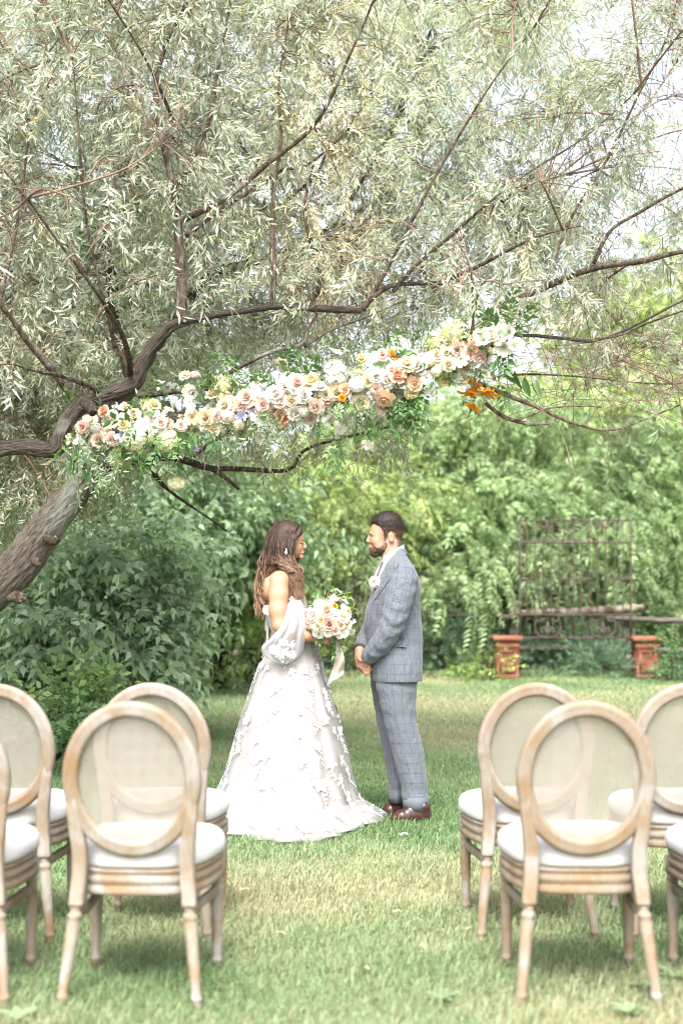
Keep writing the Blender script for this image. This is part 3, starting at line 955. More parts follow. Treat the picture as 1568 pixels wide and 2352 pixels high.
bg_tree('maple_tree', 'tall deep green tree showing through the silvery crown at left', 'tree', 120, 20,
        [(130, 900, 260, 170, 0, 1.8), (330, 640, 110, 180, .5, 1.3), (40, 620, 130, 150, .5, 1.3), (350, 330, 70, 110, .8, 1.0)], 1500, 'maple', 1.5, D1, (.13, .23, .075), 39, bt, .2, .4)
# far wood closing the horizon
r = np.random.default_rng(50)
ells = []
for i in range(26):
    x = -26 + i * 2.1 + r.normal(0, .5)
    ells.append((np.array([x, 44 + r.normal(0, 1.5), 1.2 + r.uniform(0, .9)]), np.array([2.1, 1.6, 1.8 + r.uniform(0, .8)])))
P, D = ell_points(5200, ells, r, .6)
P[:, 2] = np.abs(P[:, 2])
fw = foliage('distant_wood', 'broad', P, D + r.normal(0, .4, D.shape), 4.5 * r.uniform(.7, 1.3, len(P)), (.12, .18, .06), (.29, .37, .14), M['leaf'], None, seed=50)
tag(fw, 'far hazy belt of green trees closing the view', 'wood', kind='stuff')

# ---------------------------------------------------------------- shrubs
def shrub(name, lab, px_, Y, ells_px, n, kind, sc, cA, cB, seed, stems=7, group=None, droop=.35, spread=.35, base_py=None, indiv=0, m='leaf', barkm='bark_dark'):
    r = np.random.default_rng(seed)
    base = W(px_, 1500, Y); base[2] = 0
    root = empty(name, base); tag(root, lab, 'shrub', group)
    s_ = Y / FPX
    ells = []
    for (ex, ey, hw, hh, dy, hd) in ells_px:
        c0 = W(ex, ey, Y + dy); ells.append((c0, np.array([hw * s_, hd, hh * s_])))
    for i in range(stems):
        e = ells[i % len(ells)]
        tip = e[0] + r.normal(0, .25, 3) * e[1]
        b0 = base + [r.normal(0, .07), r.normal(0, .07), -.02]
        V, F = limb_mesh([b0, b0 * .6 + tip * .4 + [0, 0, .15], tip], [.022, .015, .004], 12, 5, .05, seed + i)
        mesh('stem', V, F, M[barkm], root)
    P, D, shd = clump_points(n, ells, r, 16, .0088 * Y if n > 200 else .007 * Y, .5, .75)
    dirs = D + r.normal(0, spread * .7, (n, 3)); dirs[:, 2] -= droop
    k = P[:, 2] > .05
    P, dirs, D, shd = P[k], dirs[k], D[k], shd[k]
    scl = sc * r.uniform(.7, 1.3, len(P))
    if indiv:
        # the sprays nearest to the camera are objects of their own
        cand = np.argsort(P[:, 1] + 3 * (np.abs(proj(P)[0] - 784) > 790))[:indiv]
        T = templates(kind)
        shared = []
        for t, (tv, tf, ts, tm) in enumerate(T):
            shc = ts[:, None]
            cc = np.asarray(cA) * (1 - shc) + np.asarray(cB) * shc
            cc = np.where(tm[:, None] > .5, np.array([.10, .09, .05]), cc)
            o = mesh('leaf_spray', tv, tf, M[m], root, smooth=False, col=cc)
            shared.append(o.data); bpy.data.objects.remove(o)
        R = rot_to(dirs[cand], r.uniform(-.9, .9, len(cand)))
        for q, ii in enumerate(cand):
            o = link('leaf_spray', shared[q % len(shared)])
            mw = Matrix.Translation(Vector([float(z) for z in P[ii]])) @ Matrix(R[q].tolist()).to_4x4() @ Matrix.Scale(float(scl[ii]), 4)
            o.parent = root; o.matrix_parent_inverse = root.matrix_basis.inverted(); o.matrix_basis = mw
        keep = np.ones(len(P), bool); keep[cand] = False
        P, dirs, scl, shd = P[keep], dirs[keep], scl[keep], shd[keep]
    tint = np.clip(shd, .6, 1.45)[:, None] * np.ones((1, 3))
    foliage('crown', kind, P, dirs, scl, cA, cB, M[m], root, tint=tint, seed=seed, stemcol=(.10, .09, .05))
    return root
# big blue-green shrub left
shrub('box_elder_shrub', 'large blue green shrub with drooping pointed leaves under the leaning trunk', 270, 13.5,
      [(110, 1330, 110, 60, -.7, .6), (260, 1290, 120, 70, -.3, .7), (370, 1330, 70, 80, 0, .6), (180, 1420, 120, 60, -.9, .6), (340, 1430, 90, 60, -.2, .6), (50, 1490, 110, 80, -1.1, .5), (240, 1520, 90, 40, -.9, .5)],
      1350, 'maple', 1.0, (.13, .215, .12), (.50, .61, .44), 61, 14, None, .45, .35, indiv=150)
shrub('box_elder_shrub', 'dark shrub at the left edge below the big blue green one', 60, 12.2,
      [(40, 1570, 120, 70, 0, .5), (150, 1600, 90, 60, .3, .5), (-60, 1600, 120, 100, 0, .6)], 420, 'maple', .8, (.08, .145, .08), (.28, .39, .25), 62, 6, None, .3)
shrub('dogwood_plant', 'broad leaved low plant with yellowing leaves behind the left chairs', 130, 11.2,
      [(60, 1640, 60, 40, -.2, .25), (170, 1650, 60, 45, -.1, .25), (140, 1700, 60, 40, -.2, .25), (210, 1610, 50, 25, -.2, .2)], 120, 'broad', .95, (.10, .19, .08), (.28, .36, .14), 63, 7, None, .1, .45, indiv=40)
shrub('hydrangea_plant', 'small rounded leafy plant on the lawn edge between two left chairs', 170, 10.4,
      [(150, 1730, 40, 30, 0, .2), (190, 1700, 35, 30, 0, .2)], 60, 'broad', .8, (.05, .11, .05), (.14, .24, .11), 64, 4, None, .2, .45)
# many-stemmed lighter shrub in the middle distance
shrub('lilac_shrub', 'light green many stemmed shrub on the lawn left of the bride', 505, 19.0,
      [(500, 1310, 85, 65, 0, .8), (560, 1360, 65, 60, -.2, .7), (480, 1380, 60, 50, .2, .7), (530, 1490, 12, 28, -.4, .12)], 720, 'maple', 1.0, (.14, .23, .075), (.37, .48, .19), 65, 18, None, .55, .35)
shrub('lilac_shrub', 'brown stemmed shrub with hanging olive leaves beside the bride', 575, 20.0,
      [(605, 1310, 55, 70, 0, .7), (585, 1385, 40, 35, 0, .5)], 480, 'frond', .6, (.13, .16, .065), (.32, .36, .17), 66, 12, None, .7, .3)
# junipers and low plants along the fence
jun = 'low junipers along the fence'
for i, (ex, ey, hw, hh, Y, lab) in enumerate((
        (1010, 1480, 55, 50, 22.0, 'blue green juniper at knee height right behind the groom'),
        (1075, 1495, 50, 42, 22.2, 'blue green juniper just left of the left pedestal'),
        (1240, 1500, 60, 30, 22.6, 'dark juniper spreading under the iron gate'),
        (1330, 1480, 70, 34, 22.9, 'shaded juniper behind the right half of the gate'),
        (1385, 1525, 35, 22, 21.5, 'small juniper tuft left of the right pedestal'),
        (780, 1490, 60, 60, 22.4, 'dark juniper seen behind the bouquet ribbon'),
        (900, 1520, 70, 40, 22.5, 'dim juniper behind the clasped hands of the groom'))):
    shrub('juniper', lab, ex, Y, [(ex, ey, hw, hh, 0, .45), (ex + 20, ey + 25, hw, hh * .6, -.1, .4)], 420, 'juniper', 1.1, (.08, .14, .09), (.22, .32, .21), 70 + i, 4, jun, -.1, .4)
shrub('hydrangea_plant', 'light green leafy plant in front of the left pedestal', 1130, 20.4,
      [(1098, 1520, 20, 20, 0, .16), (1122, 1536, 20, 12, 0, .15)], 80, 'broad', .7, (.16, .26, .06), (.36, .46, .15), 81, 5, None, .1, .45)
shrub('hydrangea_plant', 'dark glossy leafy plant beside the right pedestal', 1540, 20.5,
      [(1535, 1530, 22, 22, 0, .2), (1572, 1505, 34, 36, .1, .3), (1560, 1540, 30, 18, 0, .2)], 170, 'broad', .8, (.06, .13, .06), (.18, .29, .13), 82, 5, None, .1, .45)
shrub('fern_plant', 'yellow green plant with lime leaves low between the couple', 800, 23.5,
      [(800, 1440, 60, 60, 0, .6), (760, 1400, 50, 60, 0, .5), (850, 1480, 60, 40, 0, .5)], 520, 'broad', 1.2, (.22, .31, .06), (.46, .54, .15), 83, 5, None, .3, .4)
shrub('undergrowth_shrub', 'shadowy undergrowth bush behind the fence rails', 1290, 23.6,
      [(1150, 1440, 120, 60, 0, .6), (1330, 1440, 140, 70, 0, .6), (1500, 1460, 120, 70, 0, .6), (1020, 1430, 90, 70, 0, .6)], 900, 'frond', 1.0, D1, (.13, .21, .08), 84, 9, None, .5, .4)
sap = empty('sapling', W(433, 1573, 19.6) * [1, 1, 0])
tag(sap, 'thin bare sapling stake on the lawn in front of the edging stones', 'sapling')
P = catmull([W(433, 1573, 19.6), W(431, 1545, 19.6), W(429, 1500, 19.6)], 8); P[0, 2] = 0
mesh('stem', *tube(P, np.linspace(.016, .008, 8), 6, True), M['bark'], sap)
P, D = ell_points(30, [(W(429, 1497, 19.6), np.array([.16, .16, .12]))], np.random.default_rng(3), .3)
foliage('crown', 'broad', P, D, np.full(30, .8), (.3, .28, .14), (.5, .48, .30), M['leaf'], sap)

# ================================================================== RUSSIAN OLIVE (the tree over the couple)
olive = empty('russian_olive_tree', (-2.75, 9.75, 0))
tag(olive, 'big leaning silver leaved tree arching over the couple', 'tree')
LIMB_PTS = []
def ridged(Q, R, NT, amt, seed):
    """trunk with furrowed bark: ridges run along it"""
    k = len(Q)
    V, F = tube(Q, R, NT, True, .03, 1.0, seed)
    cq = np.repeat(Q, NT, 0)
    s_ = np.concatenate([[0], np.cumsum(np.linalg.norm(np.diff(Q, axis=0), axis=1))])
    sa = np.repeat(s_, NT); aa = np.tile(np.arange(NT) * 2 * PI / NT, k)
    rm = np.repeat(R, NT) / .12
    cyl = np.stack([np.cos(aa) * 1.6 * rm, np.sin(aa) * 1.6 * rm, sa * 2.6 + .5 * np.sin(3 * aa)], -1)
    ridge = 1 - np.abs(sn(cyl * [1, 1, .9], 8.0, seed)) + .7 * (1 - np.abs(sn(cyl, 19.0, seed + 1))) + .35 * sn(cyl, 34.0, seed + 2)
    V[:k * NT] = cq + (V[:k * NT] - cq) * (1 + amt * (ridge - .9))[:, None]
    return V, F, np.concatenate([cyl, cyl[:1], cyl[-1:]])
def limb(pts, name='limb', m='bark', sides=10, noise=.10, seed=0, n=None):
    """pts: (px, py, Y, width px)"""
    P = np.array([W(a, b, Y) for a, b, Y, w in pts])
    R = np.array([w / 2 * Y / FPX for a, b, Y, w in pts])
    k = n or max(16, len(pts) * 9)
    Q = catmull(P, k)
    R = np.interp(np.linspace(0, 1, k), np.linspace(0, 1, len(R)), R)
    if pts[0][3] <= 20:
        e_ = np.sin(np.linspace(0, PI, k))[:, None]
        Q = Q + e_ * np.stack([sn(Q, 3.2, seed + 70 + q) for q in range(3)], -1) * .035
    wob = np.stack([sn(Q, 9, seed + q) for q in range(3)], -1) * R[:, None] * (.22 if pts[0][3] > 20 else .45)
    if pts[0][3] > 30:
        Q2 = catmull(Q + wob, k * 2); R2 = np.interp(np.linspace(0, 1, 2 * k), np.linspace(0, 1, k), R)
        V, F, cu = ridged(Q2, R2 * .78 * (1 + .12 * sn(Q2, 14, seed) + .07 * sn(Q2, 40, seed + 3)), 44, .13, seed)
        LIMB_PTS.append(np.concatenate([Q, R[:, None]], 1))
        return mesh(name, V, F, M['bark_furrow_dark'], olive, True, None, cu)
    else: V, F = tube(Q + wob, R, sides, True, noise, 1.0, seed)
    LIMB_PTS.append(np.concatenate([Q, R[:, None]], 1))
    return mesh(name, V, F, M[m], olive)
# leaning trunk
Pt = np.array([(-2.75, 9.75, -.1), (-2.62, 9.7, .5), W(-90, 1445, 9.6), W(42, 1300, 9.45), W(116, 1200, 9.4), W(190, 1110, 9.3), W(232, 1020, 9.2), W(262, 930, 9.05), W(300, 885, 8.95)])
k = 150
Q = catmull(Pt, k)
R = np.interp(np.linspace(0, 1, k), np.linspace(0, 1, 9), [.20, .165, .142, .13, .110, .088, .078, .072, .065])
V, F, cu = ridged(Q, R, 72, .085, 31)
mesh('trunk', V, F, M['bark_furrow'], olive, True, None, cu)
LIMB_PTS.append(np.concatenate([Q[70:], R[70:, None]], 1))
# knots on the trunk
for (kx, ky, ks) in ((128, 1240, .05), (50, 1372, .045), (172, 1120, .035), (92, 1290, .03)):
    c0 = W(kx, ky, 9.42) + [0, -.10, 0]
    u, v = np.meshgrid(np.linspace(0, 2 * PI, 13)[:-1], np.linspace(-PI / 2 + .1, PI / 2 - .1, 8))
    Dd = np.stack([np.cos(v) * np.cos(u), np.cos(v) * np.sin(u), np.sin(v)], -1) * np.array([1.2, .8, .9])
    Dd = Dd * (1 + .25 * sn(Dd.reshape(-1, 3), 4, int(kx))).reshape(8, 12)[..., None] * ks
    mesh('knot', *loft(Dd + c0), M['bark'], olive)
limb([(-260, 1095, 8.5, 60), (-60, 1048, 8.7, 52), (60, 1028, 8.75, 46), (130, 1030, 8.75, 46), (146, 985, 8.75, 44), (180, 935, 8.8, 42), (250, 905, 8.85, 42), (305, 878, 8.9, 46), (330, 825, 8.9, 40), (375, 770, 8.9, 36),
      (410, 742, 8.9, 36), (480, 723, 8.9, 27), (560, 711, 8.9, 24), (640, 702, 8.9, 22), (740, 710, 8.9, 20), (830, 712, 8.9, 17)], sides=16, noise=.14, seed=1)
limb([(195, 925, 8.6, 26), (212, 940, 8.52, 30), (216, 952, 8.48, 20)], 'branch_stub', 'bark_dark', seed=2)
limb([(830, 712, 8.9, 16), (860, 690, 8.9, 14), (905, 672, 9.0, 12), (990, 660, 9.1, 9), (1100, 640, 9.3, 6)], seed=3)
limb([(412, 735, 8.9, 25), (417, 640, 8.95, 23), (410, 540, 9, 22), (402, 440, 9, 18), (380, 350, 9, 15), (358, 230, 9, 13), (378, 110, 9.05, 10), (425, 10, 9.1, 8), (450, -80, 9.1, 5)], seed=4)
limb([(402, 440, 9, 15), (450, 370, 8.95, 13), (492, 290, 8.9, 11), (515, 180, 8.85, 9), (535, 60, 8.8, 7), (540, -60, 8.8, 5)], seed=5)
limb([(420, 505, 9, 16), (490, 468, 8.9, 15), (560, 418, 8.85, 14), (620, 360, 8.8, 12), (690, 300, 8.7, 10), (750, 220, 8.6, 8), (830, 60, 8.5, 6), (870, -40, 8.5, 4)], seed=6)
limb([(425, 540, 9, 12), (500, 497, 9.1, 11), (580, 450, 9.2, 10), (640, 400, 9.2, 8), (700, 380, 9.2, 6), (800, 300, 9.3, 4)], seed=7)
limb([(625, 702, 8.9, 15), (628, 620, 8.9, 14), (622, 540, 8.95, 12), (632, 450, 9, 10), (650, 330, 9.05, 8), (640, 200, 9.1, 6), (660, 60, 9.1, 4)], seed=8)
limb([(690, 705, 8.95, 14), (720, 640, 9.05, 12), (700, 560, 9.1, 10), (690, 480, 9.1, 8), (720, 380, 9.2, 6)], seed=9)
limb([(316, 908, 8.75, 14), (400, 897, 8.7, 13), (470, 884, 8.7, 12), (560, 848, 8.65, 12), (640, 815, 8.6, 11), (708, 793, 8.6, 11), (716, 755, 8.6, 8), (730, 720, 8.6, 5)], seed=10)
limb([(700, 795, 8.6, 8), (760, 770, 8.7, 7), (840, 740, 8.8, 6), (930, 690, 8.9, 5)], seed=11)
# the limb that carries the flowers, and its outer forks
limb([(210, 1010, 8.95, 44), (330, 985, 8.75, 38), (480, 950, 8.7, 34), (640, 920, 8.62, 30), (800, 885, 8.58, 26), (960, 850, 8.55, 22), (1100, 805, 8.55, 16), (1190, 773, 8.55, 11), (1290, 777, 8.55, 9), (1365, 781, 8.5, 8), (1450, 750, 8.5, 7), (1568, 690, 8.4, 6), (1700, 640, 8.4, 4)], seed=12)
limb([(1040, 840, 8.7, 20), (1110, 750, 8.9, 18), (1240, 670, 9.0, 18), (1360, 606, 9.0, 16), (1470, 590, 8.95, 12), (1568, 575, 8.9, 10), (1750, 560, 8.9, 6)], seed=13)
limb([(1360, 606, 9.0, 10), (1410, 530, 9.0, 9), (1480, 490, 8.95, 8), (1568, 440, 8.9, 6), (1680, 380, 8.9, 4)], seed=14)
limb([(1365, 781, 8.5, 6), (1430, 775, 8.5, 5), (1500, 745, 8.5, 4), (1640, 690, 8.4, 3)], seed=15)
limb([(1060, 860, 8.7, 13), (1150, 900, 8.7, 11), (1250, 930, 8.7, 9), (1330, 960, 8.8, 7), (1420, 980, 8.8, 5), (1560, 930, 8.9, 4)], 'dead_branch', 'bark_light', seed=16)
limb([(1115, 925, 8.65, 9), (1150, 950, 8.65, 10), (1200, 968, 8.6, 9), (1250, 972, 8.6, 5), (1255, 985, 8.6, 3)], 'dead_branch', 'bark_light', seed=17)
limb([(1180, 965, 8.6, 5), (1220, 945, 8.6, 5), (1270, 930, 8.6, 4), (1380, 935, 8.6, 3)], 'dead_branch', 'bark_light', seed=18)
limb([(1130, 872, 8.8, 6), (1240, 874, 8.8, 5), (1400, 870, 8.9, 4), (1568, 880, 9, 3)], 'dead_branch', seed=19)
# low dark limbs behind
limb([(250, 1075, 9.6, 22), (310, 1060, 9.8, 20), (400, 1052, 10, 17), (480, 1075, 10.2, 15), (560, 1078, 10.3, 12), (640, 1080, 10.4, 10), (672, 1072, 10.4, 9), (700, 1035, 10.4, 8), (780, 1008, 10.5, 7), (900, 978, 10.6, 5)], 'limb', 'bark_dark', seed=20)
limb([(470, 1070, 10.1, 12), (510, 1095, 10.1, 10), (548, 1122, 10.1, 6)], 'limb', 'bark_dark', seed=21)
limb([(330, 1062, 9.8, 14), (355, 1110, 9.9, 11), (372, 1130, 10, 8), (420, 1160, 10.2, 6), (520, 1220, 10.4, 4)], 'limb', 'bark_dark', seed=22)
limb([(440, 1050, 10, 9), (500, 1000, 10, 8), (540, 970, 10, 6), (600, 900, 10, 5)], 'limb', 'bark_dark', seed=23)
limb([(290, 890, 9.0, 28), (360, 800, 9.6, 26), (480, 640, 10.2, 24), (560, 610, 10.4, 22), (640, 590, 10.6, 18), (760, 520, 10.8, 12), (900, 440, 11, 8)], 'limb', 'bark_dark', seed=24)
limb([(300, 870, 9.2, 30), (260, 700, 10, 24), (250, 480, 10.6, 20), (320, 300, 11, 16), (300, 120, 11.2, 10), (330, -40, 11.3, 6)], 'limb', 'bark_dark', seed=25)
limb([(180, 930, 8.9, 22), (120, 850, 8.8, 17), (60, 780, 8.7, 13), (0, 700, 8.6, 10), (-120, 600, 8.5, 6)], seed=26)
limb([(240, 905, 8.9, 14), (150, 870, 8.4, 10), (90, 850, 8.1, 8), (20, 830, 7.9, 6)], seed=27)
limb([(300, 860, 8.9, 14), (290, 780, 8.3, 11), (240, 690, 7.9, 9), (160, 580, 7.7, 7), (60, 440, 7.5, 5), (-40, 330, 7.4, 3)], seed=28)
limb([(262, 800, 8.6, 9), (215, 640, 8.3, 8), (185, 500, 8.2, 7), (175, 300, 8.1, 5), (165, 120, 8.1, 3)], seed=29)
limb([(900, 672, 9.0, 10), (960, 590, 9.0, 9), (1060, 500, 9.0, 8), (1170, 430, 9.0, 6), (1330, 330, 9.0, 4), (1480, 190, 9, 3)], seed=30)
limb([(830, 712, 8.9, 11), (900, 600, 8.9, 9), (960, 480, 8.9, 8), (1040, 330, 8.9, 6), (1150, 160, 8.8, 4), (1260, 20, 8.8, 3)], seed=31)
limb([(1240, 670, 9, 8), (1300, 520, 9.1, 7), (1370, 400, 9.2, 6), (1450, 240, 9.3, 5), (1520, 100, 9.4, 4), (1560, -20, 9.4, 3)], seed=32)
limb([(990, 660, 9.1, 9), (1080, 620, 8.8, 8), (1200, 560, 8.4, 6), (1330, 520, 8.1, 4)], seed=33)
limb([(780, 600, 9.5, 12), (800, 480, 9.8, 10), (880, 330, 10, 8), (960, 150, 10.1, 6), (1010, -20, 10.1, 4)], seed=34)
limb([(1050, 560, 10, 9), (1130, 480, 10.3, 8), (1230, 420, 10.5, 6), (1400, 380, 10.8, 4)], 'limb', 'bark_dark', seed=35)
limb([(560, 610, 10.4, 12), (640, 480, 10.4, 10), (730, 400, 10.4, 8), (760, 250, 10.4, 6), (745, 60, 10.4, 4)], seed=36)
limb([(410, 300, 9, 8), (350, 180, 8.6, 7), (300, 90, 8.4, 5), (230, -30, 8.2, 4)], seed=37)
limb([(0, 700, 8.6, 9), (40, 480, 8.9, 7), (60, 300, 9.1, 6), (110, 120, 9.3, 4)], seed=38)

# ---- where leaves may grow: a lower edge and open gaps, in the tree's own shape
LOW = np.array([(-400, 1230), (0, 1240), (90, 1190), (170, 1080), (230, 905), (330, 870), (480, 860), (640, 850), (760, 840), (900, 790), (1010, 745), (1150, 720), (1250, 740), (1330, 830), (1450, 900), (1568, 930), (2000, 930)], float)
LOWF = np.array([(-400, 900), (0, 930), (120, 880), (220, 820), (330, 700), (480, 670), (640, 670), (760, 740), (900, 740), (1010, 720), (1150, 710), (2000, 930)], float)
def density(P):
    x, y = proj(P)
    low = np.interp(x, LOW[:, 0], LOW[:, 1])
    lowf = np.interp(x, LOWF[:, 0], LOWF[:, 1])
    low = np.where(P[:, 1] < 9.3, np.minimum(low, lowf), low)
    d = np.clip((low - y) / 30, 0, 1)
    # sky windows in the crown
    for (cx, cy, rx, ry, a) in ((1515, 170, 65, 80, 1.0), (1440, 520, 60, 60, .9), (1500, 650, 80, 45, .9), (1340, 320, 70, 60, .6), (1560, 330, 60, 80, .8), (1180, 200, 80, 55, .55), (1020, 90, 80, 60, .45),
                                (150, 330, 55, 60, .8), (200, 560, 45, 60, .7), (90, 420, 50, 40, .6), (980, 520, 40, 50, .7), (1380, 60, 70, 50, .5), (880, 210, 60, 50, .4), (510, 560, 60, 40, .5), (1400, 700, 80, 45, .6), (1500, 800, 110, 50, .45)):
        g_ = np.exp(-(((x - cx) / rx)**2 + ((y - cy) / ry)**2)**1.5)
        d = d * (1 - a * g_)
    d = d * np.where(P[:, 1] < 8.85, .17, 1.0)
    # crown thins out to the right
    d = d * np.interp(x, [-300, 600, 1000, 1300, 1568, 1900], [1, 1, .88, .70, .52, .45])
    return d
r = np.random.default_rng(101)
limbs_all = np.concatenate(LIMB_PTS)
# sub-branches from the limbs into the crown, then twigs from both
def rand_vol(n):
    P = np.stack([r.uniform(-3.6, 3.6, n), r.uniform(6.9, 11.6, n), r.uniform(1.9, 6.4, n)], -1)
    return P[r.random(n) < density(P)]
segs, tw = [], MB()
subs = rand_vol(900)[:150]
for p in subs:
    dd = np.linalg.norm(limbs_all[:, :3] - p, axis=1) + 2.0 * np.maximum(0, limbs_all[:, 2] - p[2] - .3)
    j = np.argsort(dd)[r.integers(0, 12)]
    q = limbs_all[j, :3]
    L = np.linalg.norm(p - q)
    if L > 2.2: p = q + (p - q) * 2.2 / L; L = 2.2
    mid = (p + q) / 2 + r.normal(0, .10 * L, 3) + [0, 0, .12 * L]
    P = catmull([q, mid, p], 12)
    tw.add(*tube(P, np.linspace(.0085, .0035, 12), 5, False))
    segs.append(P)
skel = np.concatenate([limbs_all[limbs_all[:, 3] < .05][:, :3]] + segs)
ends = rand_vol(34000)[:6200]
spos, sdir = [], []
for p in ends:
    dd = np.sum((skel - p)**2, 1)
    j = np.argpartition(dd, 6)[:6][r.integers(0, 6)]
    q = skel[j]
    v = p - q; L = np.linalg.norm(v)
    if L > .85: v *= .85 / L; L = .85
    e = q + v
    mid = (q + e) / 2 + [0, 0, .10 * L] + r.normal(0, .06 * L, 3)
    e = e + [0, 0, -.10 * L]
    P = catmull([q, mid, e], 7)
    tw.add(*tube(P, np.linspace(.0036, .0014, 7), 3, False))
    T = np.gradient(P, axis=0); T /= np.linalg.norm(T, axis=1)[:, None] + 1e-9
    for k in range(2, 7):
        if r.random() < .80:
            d = T[k] * .7 + r.normal(0, .5, 3) + [0, 0, -.75]
            spos.append(P[k]); sdir.append(d)
spos, sdir = np.array(spos), np.array(sdir)
k = r.random(len(spos)) < np.clip(density(spos) * 1.6, 0, 1)
spos, sdir = spos[k], sdir[k]
# bare reddish twigs hanging at the right under the crown
for i in range(300):
    x0, y0 = r.uniform(1060, 1750), 0
    y0 = r.uniform(760, 930)
    q = W(x0, y0, r.uniform(8.3, 9.6))
    d = r.normal(0, 1, 3) * [.32, .3, .26]
    P = catmull([q, q + d * .5 + r.normal(0, .05, 3), q + d + [0, 0, -.06]], 7)
    tw.add(*tube(P, np.linspace(.003, .0012, 7), 3, False))
for i in range(130):
    x0 = r.uniform(-100, 640); y0 = r.uniform(880, 1150) if x0 < 200 else r.uniform(900, 1060)
    q = W(x0, y0, r.uniform(9.2, 10.8))
    d = r.normal(0, 1, 3) * [.3, .3, .25] - [0, 0, .2]
    P = catmull([q, q + d * .5 + r.normal(0, .05, 3), q + d], 7)
    tw.add(*tube(P, np.linspace(.003, .0012, 7), 3, False))
o = tw.build('twigs', M['twig'], olive)
o['kind'] = 'stuff'
x, y = proj(spos)
dead = np.exp(-(((x - 760) / 110)**2 + ((y - 420) / 290)**2)) * .75 + .35 * np.exp(-(((x - 1150) / 330)**2 + ((y - 690) / 110)**2)) + .12 * (sn(spos, 2.2, 8) > .55) + .05
isdead = r.random(len(spos)) < dead
scl = r.uniform(.75, 1.25, len(spos)) * np.where(isdead, .9, 1)
A_, B_ = (.36, .405, .315), (.63, .66, .55)
tint = np.where(isdead[:, None], np.array([1.30, 1.08, .95]), np.array([1., 1., 1.])) * (1 + .18 * sn(spos, 1.7, 9))[:, None]
yel = r.random(len(spos)) < .10
tint[yel] *= [1.02, 1.05, .82]
T = templates('olive')
# nearest sprays as single objects (shared meshes)
cx_in = (x > 0) & (x < 1568) & (y > 0) & (y < 1250)
cand = np.where(cx_in & ~isdead)[0]
cand = cand[np.argsort(spos[cand][:, 1])][:280]
shared = []
for (tv, tf, ts, tm) in T:
    sh = ts[:, None]; cc = np.asarray(A_) * (1 - sh) + np.asarray(B_) * sh
    cc = np.where(tm[:, None] > .5, np.array([.16, .10, .06]), cc)
    o = mesh('leaf_spray', tv, tf, M['olive_leaf'], None, smooth=False, col=cc); shared.append(o.data); bpy.data.objects.remove(o)
Rm = rot_to(sdir[cand], r.uniform(-.9, .9, len(cand)))
for q, ii in enumerate(cand):
    o = link('leaf_spray', shared[q % len(shared)])
    o.parent = olive; o.matrix_parent_inverse = olive.matrix_basis.inverted()
    o.matrix_basis = Matrix.Translation(Vector([float(z) for z in spos[ii]])) @ Matrix(Rm[q].tolist()).to_4x4() @ Matrix.Scale(float(scl[ii]), 4)
keep = np.ones(len(spos), bool); keep[cand] = False
foliage('crown', 'olive', spos[keep], sdir[keep], scl[keep], A_, B_, M['olive_leaf'], olive, tint=tint[keep], seed=102)
print('olive sprays', len(spos))
# hanging foliage curtain behind the trunk at far left
P = []
while len(P) < 420:
    px_, py_ = r.uniform(-150, 330), r.uniform(930, 1230)
    if py_ < 1240 - .55 * max(0, px_ - 60): P.append(W(px_, py_, r.uniform(9.7, 11.2)))
P = np.array(P)
P2 = np.array([W(r.uniform(360, 960), 0, 1) * 0 + W(a_, b_, r.uniform(9.8, 11.6)) for a_, b_ in zip(r.uniform(340, 980, 300), r.uniform(870, 1040, 300))])
P = np.concatenate([P, P2])
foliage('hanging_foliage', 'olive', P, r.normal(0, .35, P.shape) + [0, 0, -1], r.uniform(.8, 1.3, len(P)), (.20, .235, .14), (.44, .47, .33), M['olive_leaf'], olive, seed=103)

# ================================================================== FLOWERS
def petal(mb, az, L, w, a0, a1, r0=.05, z0=0., cup=.25, point=.0, col0=(1, 1, 1), col1=(1, 1, 1), nv=4, nu=3, wav=0.0):
    v = np.linspace(0, 1, nv); u = np.linspace(-1, 1, nu)
    ang = a0 + (a1 - a0) * v
    rho = r0 + np.concatenate([[0], np.cumsum(np.cos((ang[1:] + ang[:-1]) / 2)) * L / (nv - 1)])
    hz = z0 + np.concatenate([[0], np.cumsum(np.sin((ang[1:] + ang[:-1]) / 2)) * L / (nv - 1)])
    sh = np.sin(np.clip(.18 + .82 * v, 0, 1) * PI * (.62 + .3 * point))**(.8) if point < .9 else np.sin((.1 + .88 * v) * PI)**.8
    if point < .5: sh[-1] = max(sh[-1], .55)
    X = rho[:, None] - (cup * .4 * (u**2)[None] * sh[:, None] * w * np.sin(ang)[:, None])
    Y = u[None] * (w / 2 * sh)[:, None]
    Z = hz[:, None] + cup * (u**2)[None] * sh[:, None] * w * .5 * np.cos(ang)[:, None] + wav * np.sin(u * 4 + az * 3)[None] * v[:, None]
    c, s = math.cos(az), math.sin(az)
    V = np.stack([X * c - Y * s, X * s + Y * c, Z + 0 * Y], -1).reshape(-1, 3)
    cols = np.asarray(col0)[None] * (1 - v[:, None]) + np.asarray(col1)[None] * v[:, None]
    mb.add(V, grid_faces(nv, nu, False), np.repeat(cols, nu, 0))

